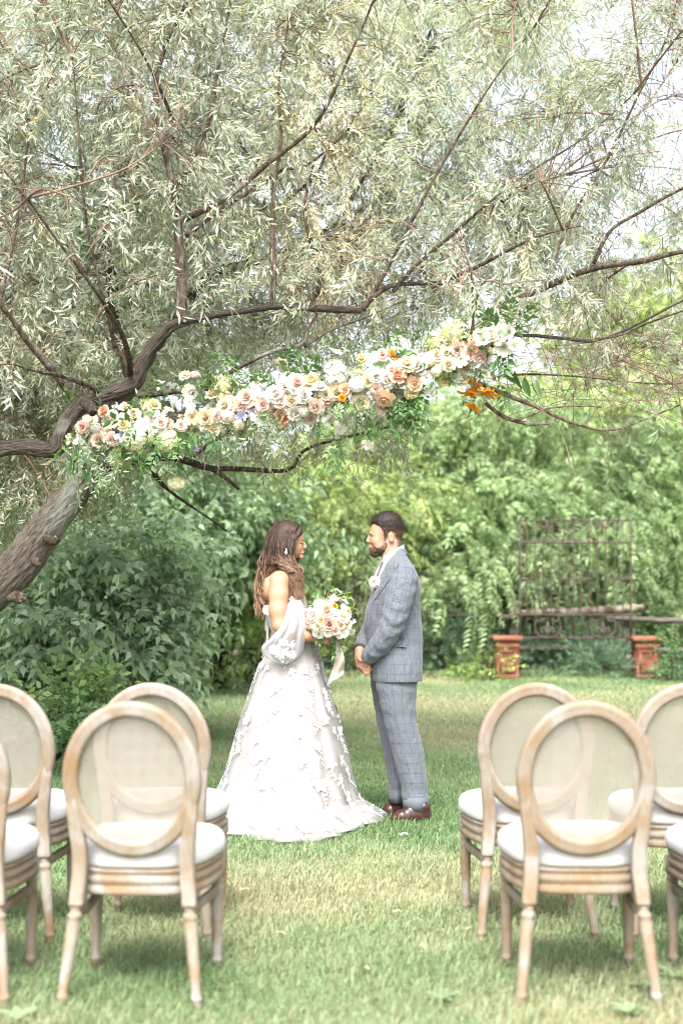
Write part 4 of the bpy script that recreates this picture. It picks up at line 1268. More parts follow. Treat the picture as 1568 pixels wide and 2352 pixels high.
def d2(a): return math.radians(a)
def flower_template(kind, r):
    mb = MB()
    if kind in ('rose', 'ranunc', 'bud'):
        if kind == 'rose':
            ringz = [(6, 1.0, .95, 18, -18, .12, -.12), (5, .85, .9, 48, 22, .12, -.05), (5, .72, .8, 70, 62, .14, 0), (4, .62, .62, 84, 98, .17, .02), (3, .52, .45, 88, 112, .10, .04), (2, .46, .3, 90, 110, .04, .06)]
            inn = np.array([.97, .84, .76])
        elif kind == 'ranunc':
            ringz = [(6, .95, .85, 30, 5, .12, -.1), (6, .85, .8, 55, 55, .14, -.05), (6, .75, .7, 70, 95, .2, 0), (5, .62, .6, 80, 118, .2, .0), (5, .5, .45, 85, 125, .15, .05), (4, .42, .35, 90, 120, .1, .08), (3, .36, .25, 90, 110, .05, .1)]
            inn = np.array([.92, .78, .66])
        else:
            ringz = [(5, .9, .8, 70, 95, .16, -.1), (4, .85, .65, 84, 112, .14, -.05), (3, .8, .45, 88, 115, .08, 0)]
            inn = np.array([.97, .95, .8])
        n = len(ringz)
        for i, (k, L, w, a0, a1, r0, z0) in enumerate(ringz):
            t = i / (n - 1)
            c1 = (1 - t) * np.ones(3) + t * inn
            off = r.uniform(0, 6)
            for j in range(k):
                petal(mb, off + j * 2 * PI / k + r.normal(0, .08), L * r.uniform(.92, 1.08), w, d2(a0 + r.normal(0, 6)), d2(a1 + r.normal(0, 8)), r0, z0, .28, .1, c1 * .86, c1 * r.uniform(.97, 1.05), 4, 3, .04)
    elif kind == 'cosmos':
        for j in range(8):
            petal(mb, j * 2 * PI / 8 + r.normal(0, .05), .92, .56, d2(22 + r.normal(0, 6)), d2(-8 + r.normal(0, 10)), .08, 0, .12, .2, (.95, .97, .85), (1, 1, 1))
        for j in range(6): petal(mb, j * PI / 3, .2, .22, d2(60), d2(120), .05, .02, .2, .2, (.95, .62, .10), (1.0, .78, .2))
    elif kind == 'lily':
        for j in range(6):
            petal(mb, j * 2 * PI / 6, 1.35, .62, d2(62), d2(-8 + r.normal(0, 14)), .05, -.3, .25, 1., (.9, .95, .7), (1, 1, 1), 6, 3, .08)
        for j in range(5): petal(mb, j * 2 * PI / 5 + .3, .7, .05, d2(80), d2(60), .03, -.2, 0, .2, (.7, .6, .3), (.5, .35, .2), 3, 2)
    elif kind == 'glad':
        for j in range(6):
            petal(mb, j * 2 * PI / 6, 1.15, .72, d2(76), d2(20 + r.normal(0, 12)), .06, -.4, .3, .55, (.97, 1., .82), (1, 1, .99), 5, 3, .06)
    elif kind == 'floret':
        for q in range(3):
            m2 = MB()
            for j in range(4): petal(m2, j * PI / 2 + r.normal(0, .15), .5, .5, d2(28), d2(-15 + r.normal(0, 15)), .03, 0, .2, .1, (.9, .9, .9), (1, 1, 1), 3, 3, .05)
            R = rot_to(np.array([[r.normal(0, .45), r.normal(0, .45), 1.0]]), np.array([0.]))[0]
            R = np.stack([R[:, 1], R[:, 2], R[:, 0]], 1)
            off = np.array([math.cos(q * 2.1), math.sin(q * 2.1), 0]) * .48
            V = np.concatenate(m2.v) @ R.T + off
            mb.add(V, np.concatenate(m2.f), np.concatenate(m2.c))
    elif kind in ('hydrangea', 'dahlia', 'lace'):
        n = {'hydrangea': 64, 'dahlia': 120, 'lace': 46}[kind]
        for i in range(n):
            zt = 1 - 1.55 * (i + .5) / n if kind != 'lace' else 1 - .35 * (i + .5) / n
            a = i * 2.39996
            rr = math.sqrt(max(0, 1 - zt * zt))
            d = np.array([rr * math.cos(a), rr * math.sin(a), zt]) + r.normal(0, .04, 3)
            d /= np.linalg.norm(d)
            R = rot_to(d[None], r.uniform(0, 6, 1))[0]; R = np.stack([R[:, 1], R[:, 2], R[:, 0]], 1)
            m2 = MB()
            sh = r.uniform(.88, 1.06)
            if kind == 'hydrangea':
                for j in range(4): petal(m2, j * PI / 2, .25, .27, d2(20), d2(-12), .0, 0, .15, .1, (.90 * sh, .94 * sh, .80 * sh), (sh, sh, sh), 3, 3)
                rad = .82 * r.uniform(.88, 1.10)
            elif kind == 'lace':
                for j in range(3): petal(m2, j * 2.1, .10, .12, d2(15), d2(0), 0, 0, 0, .2, (.9, .95, .8), (1, 1, 1), 2, 2)
                rad = 1.0
            else:
                petal(m2, a, .30, .17, d2(70), d2(20), 0, 0, .4, 1., (.86 * sh, .9 * sh, .72 * sh), (sh, sh, sh), 4, 3)
                rad = .74 + .06 * zt
            V = np.concatenate(m2.v) @ R.T + d * rad * ([1, 1, .8] if kind != 'lace' else [1, 1, 1])
            if kind == 'lace': V[:, 2] -= .9
            mb.add(V, np.concatenate(m2.f), np.concatenate(m2.c))
        if kind == 'lace':
            for i in range(9):
                a = i * .7; e = np.array([.75 * math.cos(a), .75 * math.sin(a), -.12])
                V, F = tube(np.linspace([0, 0, -.9], e, 3), .02, 3, False); mb.add(V, F, (.35, .5, .25))
        else:
            u, v = np.meshgrid(np.linspace(0, 2 * PI, 11)[:-1], np.linspace(-1.2, 1.5, 7))
            D = np.stack([np.cos(v) * np.cos(u), np.cos(v) * np.sin(u), np.sin(v)], -1) * .66
            V, F = loft(D); mb.add(V, F, (.62, .70, .40))
    if kind in ('rose', 'ranunc', 'bud', 'cosmos'):   # calyx
        V, F = tube(np.array([[0, 0, -.55], [0, 0, -.25], [0, 0, -.08]]), [.03, .06, .20], 6, True); mb.add(V, F, (.25, .42, .16))
    return mb
FL = {}
def flower_mesh(kind):
    if kind not in FL:
        r_ = np.random.default_rng(900 + len(FL)); FL[kind] = []
        for q in range(3 if kind in ('rose', 'cosmos', 'floret') else 2):
            o = flower_template(kind, r_).build(kind, M['petal_white'], None); FL[kind].append(o.data); bpy.data.objects.remove(o)
    return FL[kind]
NAMES = {'rose': 'rose', 'ranunc': 'ranunculus', 'bud': 'flower_bud', 'cosmos': 'cosmos_flower', 'lily': 'lily', 'glad': 'gladiolus_bloom', 'floret': 'sweet_pea',
         'hydrangea': 'hydrangea', 'dahlia': 'dahlia', 'lace': 'umbel_flower'}
cnt_fl = 0
def flower(kind, col, pos, nrm, rad, parent):
    global cnt_fl
    cnt_fl += 1
    ms = flower_mesh(kind)
    o = link(NAMES[kind], ms[cnt_fl % len(ms)])
    n = np.asarray(nrm, float)[None]
    R = rot_to(n, np.array([cnt_fl * 1.7]))[0]; R = np.stack([R[:, 1], R[:, 2], R[:, 0]], 1)
    o.parent = parent; o.matrix_parent_inverse = parent.matrix_basis.inverted()
    o.matrix_basis = Matrix.Translation(Vector([float(q) for q in pos])) @ Matrix(R.tolist()).to_4x4() @ Matrix.Scale(rad, 4)
    o.material_slots[0].link = 'OBJECT'
    o.material_slots[0].material = M['petal_' + col]
    return o

def sprig_meshes():
    if 'sprig' in FL: return FL['sprig']
    r_ = np.random.default_rng(44); out = []
    for t in range(6):
        mb = MB()
        grey = t % 2
        cA, cB = ((.17, .24, .15), (.34, .40, .28)) if grey else ((.05, .13, .04), (.13, .25, .07))
        n = 9
        V, F = tube(catmull([(0, 0, 0), (.09, .01, .01), (.19, 0, -.02)], 6), .0022, 4, False); mb.add(V, F, (.16, .22, .08))
        for i in range(n):
            x = .02 + .17 * i / n; sg = 1 if i % 2 else -1
            L = r_.uniform(.035, .055) if grey else r_.uniform(.045, .075)
            v, f = leaf_geo(L, L * (.28 if grey else .48), .12, .2)
            R = rot_to(np.array([[.7, sg * .8, r_.normal(0, .4)]]), r_.normal(0, .5, 1))[0]
            k = r_.random(); mb.add(v @ R.T + [x, 0, 0], f, np.asarray(cA) * (1 - k) + np.asarray(cB) * k)
        o = mb.build('leaf_sprig', M['fl_leaf'], None, smooth=False); out.append(o.data); bpy.data.objects.remove(o)
    FL['sprig'] = out
    return out
def put_mesh(name, me, pos, d, roll, scale, parent):
    o = link(name, me)
    R = rot_to(np.asarray(d, float)[None], np.array([roll]))[0]
    o.parent = parent; o.matrix_parent_inverse = parent.matrix_basis.inverted()
    o.matrix_basis = Matrix.Translation(Vector([float(q) for q in pos])) @ Matrix(R.tolist()).to_4x4() @ Matrix.Scale(scale, 4)
    return o

# ---------------------------------------------------------------- garland along the limb
garland = empty('flower_garland', W(640, 920, 8.6))
tag(garland, 'long garland of cream, blush and coral flowers tied along the low branch', 'garland')
AX = np.array([(160, 985), (300, 985), (430, 960), (560, 930), (700, 902), (830, 882), (960, 850), (1080, 800), (1200, 772)], float)
AR = np.array([45, 62, 66, 62, 64, 66, 66, 62, 40], float)
def gpos(px_, py_, extra=0.0):
    i = np.clip(np.interp(px_, AX[:, 0], np.arange(9)), 0, 8)
    ay = np.interp(px_, AX[:, 0], AX[:, 1]); ar = np.interp(px_, AX[:, 0], AR) * 1.05
    off = (py_ - ay) / ar
    q = math.sqrt(max(0.0, 1 - min(1, off * off)))
    Yax = np.interp(px_, [160, 480, 800, 1200], [8.85, 8.68, 8.58, 8.52])
    Y = Yax - ar / 385 * q * .95 - .03 - extra
    n = np.array([0, -(.35 + q), -off * .9])
    return W(px_, py_, Y), n
Z1, Z2, Z3 = (125.4, 815.4), (501.8, 752.6), (878, 658.6)
code = {'r': 'rose', 'n': 'ranunc', 'b': 'bud', 'c': 'cosmos', 'l': 'lily', 'g': 'glad', 'f': 'floret', 'h': 'hydrangea', 'd': 'dahlia', 'u': 'lace'}
cc = {'w': 'white', 'c': 'cream', 'y': 'yellow', 'b': 'blush', 'p': 'pink', 'd': 'dusty', 'e': 'peach', 'o': 'coral', 'O': 'orange', 'B': 'blue', 'g': 'green', 'i': 'ivory'}
LIST = [
 (Z1, '1075,170,40,rc 1155,165,38,rp 860,220,45,fw 960,245,38,fw 850,290,25,bw 410,465,42,no 510,420,35,fB 585,425,38,rc 730,400,40,ry 810,415,50,ry 650,490,46,ro 840,490,35,fB 1105,385,45,cw 1115,310,48,rb 940,450,38,re 1120,440,40,cw '
      '470,560,52,fb 550,520,42,fb 230,590,42,rp 175,600,30,bc 265,530,38,fc 420,615,46,rc 340,600,42,hw 570,575,44,ry 690,545,45,cw 745,555,35,cw 700,600,46,cw 810,610,45,cw 885,615,32,cw 870,560,42,rb 1040,575,38,rb 1000,600,35,bg 1130,510,58,re '
      '1250,510,62,rc 1330,500,45,rb 1425,510,58,rb 1240,570,42,rc 1310,610,52,rc 1375,610,35,by 1530,500,45,fB 1500,580,46,hc 1535,640,42,rc 370,695,58,rb 480,690,48,rb 540,670,45,fB 390,755,30,fB 405,840,25,fB 120,690,42,rp 200,700,45,fw '
      '670,700,95,hi 930,720,105,hg 540,840,98,hg 560,800,42,ry 820,680,40,no 1040,800,50,cw 1145,755,48,fB 1280,690,40,fB 535,1125,33,cw 510,940,28,bw 1000,1050,70,hi 1395,265,95,dc 1290,330,42,rc 1400,350,52,ry 1455,400,58,rd 1525,385,70,rb'),
 (Z2, '230,575,62,rb 330,580,62,rb 190,640,52,rb 370,630,58,rb 350,675,42,rp 120,625,46,rd 320,740,58,rb 260,690,35,fB 190,740,45,fB 160,790,52,hc 215,865,55,rc 340,905,40,cw 75,730,56,rb 300,490,46,fw 365,460,36,fw 520,430,48,fw 470,545,62,rw '
      '545,480,48,rb 640,460,68,rb 560,560,52,rb 500,600,52,rb 600,600,52,rp 695,555,56,rc 520,305,56,rc 760,330,30,bc 800,365,42,cw 765,445,58,ry 830,490,48,rc 955,390,108,hw 970,530,62,rc 880,550,42,rc 800,555,34,bc 1130,470,64,rc 1090,375,44,cy '
      '1170,385,46,cy 1225,440,42,ry 1040,510,48,re 1015,575,25,nO 900,610,42,rb 740,620,48,ry 800,640,52,rb 515,740,66,no 505,800,52,no 620,690,60,rw 650,760,48,cw 855,715,62,rc 755,745,42,rb 915,755,45,fb 1000,830,45,cw 875,830,32,uw 1100,790,46,uw '
      '970,910,36,uw 1185,930,32,by 1220,960,42,cw 1165,610,62,rc 1170,665,46,fb 960,195,50,cw 1175,260,44,ry 1285,245,46,rc 1325,160,50,fw 1425,230,44,nO 1345,220,42,rb 1465,190,42,cw 1465,105,52,cw 1300,400,56,rw 1385,425,54,rw 1470,395,58,no 1420,345,38,rb '
      '1265,540,60,fw 1295,505,36,rp 1360,580,62,re 1365,645,66,rb 1540,300,58,rc 60,640,60,rc 430,700,48,rb 560,650,45,rc 700,680,50,rb'),
 (Z3, '580,390,112,di 425,470,92,di 520,545,44,rc 640,590,62,rb 610,510,52,rb 740,500,42,ro 880,520,50,bc 735,415,42,cy 820,430,62,gw 890,390,48,rc 960,400,62,gw 1030,380,52,gw 990,495,56,gw 1085,490,54,gw 540,640,46,no 300,650,60,rd 215,640,56,rc 280,560,46,rw '
      '370,600,60,rc 900,610,50,rd 905,700,36,by 265,795,56,re 245,860,50,ry 385,850,60,fw 360,745,50,cw 505,765,48,ry 590,745,55,cw 640,765,48,no 755,775,62,lO 860,850,64,lO 725,860,58,lO 745,970,42,lO 1330,130,72,gw 1250,140,55,gw 1150,140,58,gw 1050,170,42,gw 1070,640,62,uw '
      '1335,580,42,cw 1350,775,22,cw 790,580,52,rd 830,640,50,re 760,620,45,rb 690,660,45,re 700,560,48,rb 950,300,42,fy 780,880,26,cw 750,795,26,cw 850,750,34,uw 1010,330,34,fy 150,570,42,rb 440,560,44,rc 130,660,52,rc 440,690,48,hc 560,540,46,rb 460,620,50,rb'),
]
rf = np.random.default_rng(66)
for (zx, zy), s in LIST:
    for it in s.split():
        a, b, rr_, kc = it.split(',')
        px_, py_, rad = zx + .28 * float(a), zy + .28 * float(b), .28 * float(rr_) * 1.25 / 385
        if kc[0] == 'r' and rf.random() < .30: kc = rf.choice(['c', 'n', 'f', 'c', 'h']) + (kc[1] if rf.random() < .5 else 'w')
        if kc[1] in 'odp' and rf.random() < .45: kc = kc[0] + 'c'
        p, n = gpos(px_, py_, rf.uniform(-.01, .03))
        n = n + rf.normal(0, .38, 3)
        if kc[0] == 'l': rad *= 1.35
        if kc[0] == 'g': rad *= 1.35
        if kc[0] in 'lg': n = n + np.array([rf.normal(0, .4), .15, -.4 if kc[0] == 'l' else .2])
        if kc[0] == 'c' and py_ > np.interp(px_, AX[:, 0], AX[:, 1]) + 25: n[2] = -abs(n[2]) * .3
        flower(code[kc[0]], cc[kc[1]], p, n, rad, garland)
# fill between the named blooms
cols = ['b', 'c', 'c', 'w', 'w', 'w', 'y', 'b', 'i', 'c']
for i in range(150):
    t = rf.uniform(.1, 7.5)
    px_ = np.interp(t, np.arange(9), AX[:, 0]); py_ = np.interp(t, np.arange(9), AX[:, 1]) + rf.normal(0, .42) * np.interp(t, np.arange(9), AR)
    p, n = gpos(px_, py_, -.05)
    k = rf.choice(['rose', 'rose', 'cosmos', 'floret', 'bud', 'hydrangea'])
    flower(k, cc[rf.choice(cols)], p, n + rf.normal(0, .4, 3), rf.uniform(.026, .042), garland)
# greenery
SP = sprig_meshes()
for i in range(200):
    t = rf.uniform(0, 8)
    px_ = np.interp(t, np.arange(9), AX[:, 0]); off = rf.normal(0, .62)
    py_ = np.interp(t, np.arange(9), AX[:, 1]) + off * np.interp(t, np.arange(9), AR)
    p, n = gpos(px_, py_, -.05)
    d = np.array([rf.normal(0, .7), -.35, -np.sign(off) * .6 - .15 + rf.normal(0, .3)])
    put_mesh('leaf_sprig', SP[rf.integers(0, 6)], p, d, rf.uniform(-1, 1), rf.uniform(.7, 1.2), garland)
# hanging sprigs
for (px_, py_, n, gr) in ((195, 1060, 12, 1), (235, 1080, 10, 1), (650, 985, 14, 1), (925, 935, 16, 0), (250, 1110, 6, 1), (205, 1120, 5, 1), (610, 1010, 6, 1), (960, 930, 6, 0), (330, 1035, 6, 0), (520, 1010, 6, 1)):
    for q in range(n):
        p = W(px_ + rf.normal(0, 18), py_ - 35 + rf.normal(0, 22), 8.45 + rf.normal(0, .03))
        put_mesh('leaf_sprig', SP[(rf.integers(0, 3) * 2) + gr], p, (rf.normal(0, .35), rf.normal(-.1, .2), -1), rf.uniform(-2, 2), rf.uniform(.6, 1.0), garland)
# big single leaves
mb = MB()
L_ = 1.0
nu, nv = 5, 8
v = np.linspace(0, 1, nv); u = np.linspace(-1, 1, nu)
w_ = .42 * np.sin(np.clip(v * .96 + .02, 0, 1) * PI)**.75
X = v[:, None] + 0 * u[None]; Yv = u[None] * (w_ / 2)[:, None] * 1.0; Zv = .06 * np.abs(u)[None] * np.sin(v * PI)[:, None] - .18 * v[:, None]**2
sh = (.85 + .3 * np.abs(u))[None] * np.ones((nv, 1))
V = np.stack([X, Yv, Zv], -1).reshape(-1, 3)
for nm, colr in (('dark', (.075, .165, .05)), ('grey', (.20, .28, .15))):
    o = mesh('large_leaf', V, grid_faces(nv, nu, False), M['fl_leaf'], None, True, col=np.asarray(colr)[None] * sh.reshape(-1, 1)); FL['big' + nm] = o.data; bpy.data.objects.remove(o)
for (zz, a, b, L, dx, dz, kk) in ((Z3, 950, 570, 150, -.1, -1, 'dark'), (Z3, 1000, 640, 170, .35, -1, 'dark'), (Z3, 1080, 690, 160, .2, -1, 'dark'), (Z3, 1160, 740, 170, .15, -1, 'dark'), (Z3, 1220, 740, 160, .1, -1, 'dark'), (Z3, 1255, 760, 150, .15, -1, 'grey'),
                                  (Z3, 930, 590, 120, -.4, -1, 'dark'), (Z1, 1070, 660, 220, .15, -1, 'dark'), (Z1, 1000, 880, 110, .5, -.6, 'dark'), (Z1, 200, 830, 230, -.1, -1, 'dark'), (Z1, 250, 880, 170, .1, -1, 'dark'), (Z1, 170, 850, 180, -.25, -1, 'dark'),
                                  (Z2, 1260, 300, 180, .9, -.15, 'grey'), (Z2, 1390, 260, 130, .1, -1, 'grey'), (Z2, 1000, 260, 170, -.9, -.5, 'grey'), (Z2, 1500, 200, 130, .8, -.2, 'dark'), (Z3, 120, 570, 130, .9, .3, 'dark'), (Z3, 60, 600, 120, -.5, -.7, 'grey'),
                                  (Z2, 640, 340, 70, .3, -.9, 'dark'), (Z2, 570, 360, 70, .1, -1, 'dark'), (Z1, 1270, 400, 110, .3, -.9, 'grey'), (Z1, 540, 740, 150, .2, -.9, 'dark'), (Z3, 300, 700, 110, .4, .5, 'dark'), (Z3, 780, 500, 80, .6, -.2, 'dark')):
    p, n = gpos(zz[0] + .28 * a, zz[1] + .28 * b, .02)
    put_mesh('large_leaf', FL['big' + kk], p, (dx, -.25, dz), rf.uniform(1.0, 2.1), .28 * L / 385, garland)
# wiry green stems: gladiolus stems at the right, hanging tendrils
def tendril(pts, r0=.0022, col='stem', par=garland, name='stem'):
    P = catmull(pts, 14)
    return mesh(name, *tube(P, np.linspace(r0, r0 * .6, 14), 5, True), M[col], par)
def gz(zz, a, b, e=0.03): return gpos(zz[0] + .28 * a, zz[1] + .28 * b, e)[0]
for (pts) in (((690, 370), (860, 270), (1060, 190), (1300, 130)), ((700, 380), (900, 280), (1080, 200), (1330, 130)), ((720, 360), (880, 260), (1050, 205)), ((980, 480), (1150, 460), (1330, 460)), ((1300, 460), (1345, 480), (1350, 530))):
    tendril([gz(Z3, *q) for q in pts], .004)
for (bx, by, n) in ((1400, 100, 5), (1250, 455, 5), (1100, 300, 4)):
    for q in range(n):
        p = gz(Z3, bx + q * 30, by + rf.normal(4, 6) + q * 3)
        flower('bud', 'green', p, (1, -.2, .35), .012 - .0008 * q, garland)
for (zz, pts) in ((Z1, ((1110, 560), (1060, 660), (1040, 780))), (Z1, ((520, 940), (522, 1040), (533, 1110))), (Z2, ((950, 600), (985, 700), (1030, 820))), (Z2, ((1140, 780), (1200, 860), (1220, 945))), (Z2, ((380, 720), (345, 830), (338, 895))),
                  (Z3, ((795, 940), (815, 1080), (800, 1170), (735, 1270))), (Z1, ((90, 1150), (110, 980), (150, 860))), (Z3, ((640, 600), (500, 620), (490, 700))), (Z3, ((1130, 560), (1240, 640), (1345, 765))), (Z2, ((1010, 190), (1060, 185), (1080, 240))),
                  (Z1, ((1000, 1000), (985, 930), (990, 890))), (Z2, ((20, 280), (200, 370), (330, 420))), (Z1, ((230, 210), (330, 190), (430, 230)))):
    tendril([gz(zz, *q) for q in pts])

# ================================================================== PEOPLE
def surf_y(fld, x, z):
    i = int(round((x - fld.lo[0]) / fld.h)); k = int(round((z - fld.lo[2]) / fld.h))
    col = fld.d[i, :, k]
    j = np.argmax(col < 0)
    return fld.ax[1][j] if col[j] < 0 else None
def sup_ring(cx, cy, z, ax_, ay_, n=48, p=2.3, z_arr=None):
    th = np.arange(n) * 2 * PI / n
    c, s = np.cos(th), np.sin(th)
    x = cx + ax_ * np.sign(c) * np.abs(c)**(2 / p); y = cy + ay_ * np.sign(s) * np.abs(s)**(2 / p)
    return np.stack([x, y, np.full(n, z) if z_arr is None else z_arr], -1)

# ---------------------------------------------------------------- groom
YGR = 8.55
GM = YGR / FPX
def G(px_, py_, dy=0.0): return W(px_, py_, YGR) + np.array([0, dy, 0])
def gr(v): return v * GM
lo, hi = G(800, 1895)[[0, 1, 2]] + [0, -.42, -.02], G(1000, 1160) + [0, .42, .02]
F_ = Field(lo, hi, .0036)
F_.ell(G(890, 1213), (gr(37), gr(28.5), gr(36)), .02)
F_.ell(G(869, 1236), (gr(21.5), gr(23), gr(36)), .02)
F_.ell(G(877, 1257), (gr(22), gr(22), gr(17)), .02)
F_.cone(G(860, 1270, -.012), G(860, 1270, .012), gr(8.5), gr(8.5), .015)
F_.cone(G(849.5, 1228), G(843.0, 1243), gr(2.6), gr(3.4), .006)
F_.cone(G(847, 1244, -gr(4.2)), G(847, 1244, gr(4.2)), gr(3.0), gr(3.0), .004)
F_.cone(G(851.5, 1225, -gr(13)), G(851.5, 1225, gr(13)), gr(3.4), gr(3.4), .008)
for sg in (-1, 1):
    F_.ell(G(851, 1232, sg * gr(11)), (gr(5), gr(6), gr(4)), .006, 's')
    F_.ell(G(855.5, 1232, sg * gr(11)), (gr(5), gr(5), gr(4)), .003)
    F_.ell(G(862, 1243, sg * gr(14)), (gr(8), gr(8), gr(8)), .012)
    F_.ell(G(897, 1236, sg * gr(29)), (gr(6.8), gr(3.2), gr(11.5)), .003, tilt=.15)
    F_.ell(G(896, 1234, sg * gr(32)), (gr(3.6), gr(2.4), gr(6.0)), .003, 's', tilt=.15)
F_.cone(G(849.5, 1253, -gr(6)), G(849.5, 1253, gr(6)), gr(2.6), gr(2.6), .004)
F_.cone(G(851.0, 1258, -gr(5)), G(851.0, 1258, gr(5)), gr(2.9), gr(2.9), .004)
F_.cone(G(895, 1248), G(902, 1292), gr(23.5), gr(25), .012)
HEADG = Field(lo, hi, .0036); HEADG.d = F_.d.copy()
# torso, arms and legs under the clothes
F_.cone(G(916, 1335), G(908, 1420), .085, .115, .02)
F_.cone(G(915, 1315, -.14), G(915, 1315, .14), .055, .055, .03)
F_.cone(G(908, 1420), G(910, 1540), .115, .12, .03)
F_.chain([G(915, 1315, -.17), G(900, 1420, -.22), G(846, 1505, -.14)], [.05, .045, .028], .02)
F_.chain([G(910, 1315, .17), G(872, 1420, .2), G(828, 1492, .02)], [.05, .045, .028], .02)
F_.chain([G(908, 1540, -.09), G(925, 1700, -.1), G(953, 1850, -.1)], [.085, .055, .035], .02)
F_.chain([G(900, 1540, .09), G(903, 1700, .1), G(909, 1838, .1)], [.085, .05, .030], .02)
F_.chain([G(955, 1845, -.11), G(948, 1864, -.12)], [.03, .024], .01)
F_.chain([G(915, 1835, .1), G(910, 1850, .09)], [.03, .022], .01)
# hands: the far (right) hand laid over the near (left) one
HB = lambda zx, zy, dy: G(790.3 + .08 * zx, 1430 + .08 * zy, dy)
wr = HB(430, 820, -.02)
F_.chain([G(833, 1484, .04), wr, HB(425, 1000, -.05)], [.026, .027, .028], .01)
F_.cone(HB(425, 1000, -.05), HB(450, 1230, -.07), .027, .024, .012)
F_.ell(HB(450, 1150, -.045), (gr(9), .028, gr(13)), .01)
fing = [((415, 1130), (560, 1225), (700, 1215), (745, 1235)), ((420, 1215), (560, 1310), (700, 1290), (765, 1295)), ((470, 1290), (580, 1375), (690, 1350), (750, 1345)), ((520, 1360), (600, 1430), (680, 1410), (715, 1400))]
for i, pts in enumerate(fing):
    dys = (-.085, -.112, -.118, -.105)
    F_.chain([HB(a, b, d) for (a, b), d in zip(pts, dys)], [.0108, .0105, .0098, .0088], .004)
F_.chain([HB(400, 960, -.07), HB(440, 1050, -.10), HB(500, 1075, -.112)], [.012, .011, .0095], .004)
F_.chain([G(848, 1500, -.13), HB(620, 1150, -.09), HB(610, 1300, -.06)], [.026, .028, .026], .01)
for q, (a, b) in enumerate(((500, 1420), (545, 1440), (590, 1450))):
    F_.chain([HB(610, 1300, -.06 + q * .012), HB(a, b - 60, -.05 + q * .012), HB(a + 20, b - 10, -.03 + q * .01)], [.011, .010, .009], .004)
V, Q = F_.mesh()
groom = mesh('person', V, Q, M['skin_m'])
tag(groom, 'bearded man in grey check suit facing left with hands clasped', 'person', 'the wedding couple')

def shell(fld, polys_px, thick, mname, name, parent, colf, conv):
    """layer of hair lying on the head: offset of the head surface kept inside a side-view outline"""
    X = fld.ax[0]; Zz = fld.ax[2]
    XX, ZZ = np.meshgrid(X, Zz, indexing='ij')
    poly = [conv(a, b)[[0, 2]] for a, b in polys_px]
    sd = poly_sdf(XX, ZZ, poly)
    th = thick(XX, ZZ) if callable(thick) else thick
    th = np.minimum(np.broadcast_to(th, XX.shape), np.maximum(.0006, -sd * .55))
    f2 = Field.__new__(Field); f2.h = fld.h; f2.lo = fld.lo; f2.ax = fld.ax
    f2.d = np.maximum(fld.d - th[:, None, :], (sd + .002)[:, None, :]).astype(np.float32)
    V, Q = f2.mesh()
    return V, Q
zt_ = G(890, 1174)[2]; zb_ = G(890, 1235)[2]
hairpoly = [(842, 1198), (840, 1188), (852, 1179), (875, 1170), (900, 1168), (922, 1180), (935, 1205), (936, 1240), (928, 1255), (912, 1257), (909, 1240), (905, 1226), (897, 1221), (890, 1226), (886, 1244), (880, 1240), (879, 1222), (872, 1212), (862, 1206), (850, 1206)]
def ht(XX, ZZ):
    t = np.clip((ZZ - G(0, 1222)[2]) / (G(0, 1182)[2] - G(0, 1222)[2]), 0, 1)
    f_ = np.clip((G(862, 0)[0] - XX) / gr(22), 0, 1)
    return gr(1.3) + gr(4.2) * t**1.2 + gr(3.5) * f_ * (t > 0)
V, Q = shell(HEADG, hairpoly, ht, 'hair', 'hair', groom, None, G)
V += (sn(V, 260, 3) * .0016)[:, None] * np.array([.6, .5, 1.0])
def haircol(V, z0, z1, dark, light):
    t = np.clip((V[:, 2] - z0) / (z1 - z0), 0, 1)[:, None]
    return np.asarray(light) * (1 - t) + np.asarray(dark) * t
mb = MB(); mb.add(V, Q, haircol(V, G(0, 1250)[2], G(0, 1212)[2], (.020, .013, .010), (.17, .105, .078)))
# short tufts
rh = np.random.default_rng(8)
idx = rh.choice(len(V), 1500)
cen = G(888, 1222)
for i in idx:
    p = V[i]; nrm = p - cen; nrm /= np.linalg.norm(nrm)
    t = np.clip((p[2] - G(0, 1225)[2]) / gr(45), 0, 1)
    d = nrm * .5 + np.array([-.8 * t - .1, 0, .5 * t - .6 * (1 - t)]) + rh.normal(0, .25, 3)
    d /= np.linalg.norm(d); L = gr(2 + 6 * t) * rh.uniform(.6, 1.2)
    s_ = np.cross(d, nrm); s_ = s_ / (np.linalg.norm(s_) + 1e-6) * .0011
    mb.add(np.array([p - s_, p + s_, p + d * L]), np.array([[0, 1, 2]]), haircol(p[None], G(0, 1250)[2], G(0, 1212)[2], np.array([.028, .018, .013]) * rh.uniform(.6, 1.6), (.14, .085, .06))[0])
mb.build('hair', M['hair'], groom)
beardpoly = [(881, 1238), (889, 1246), (889, 1256), (882, 1269), (873, 1279), (860, 1283), (848, 1277), (845, 1266), (846, 1260), (855, 1259), (857, 1254), (853, 1251), (843, 1251), (843, 1246.5), (851, 1246), (860, 1250), (864, 1257), (871, 1256), (878, 1250)]
V, Q = shell(HEADG, beardpoly, gr(1.6), 'beard', 'beard', groom, None, G)
V += (sn(V, 320, 5) * .0012)[:, None] * np.array([.8, .6, .6])
bz = np.clip((G(0, 1249)[2] - V[:, 2]) / gr(20), 0, 1)[:, None]
mb = MB(); mb.add(V, Q, np.array([.17, .10, .07]) * (1 - bz) + np.array([.055, .033, .024]) * bz)
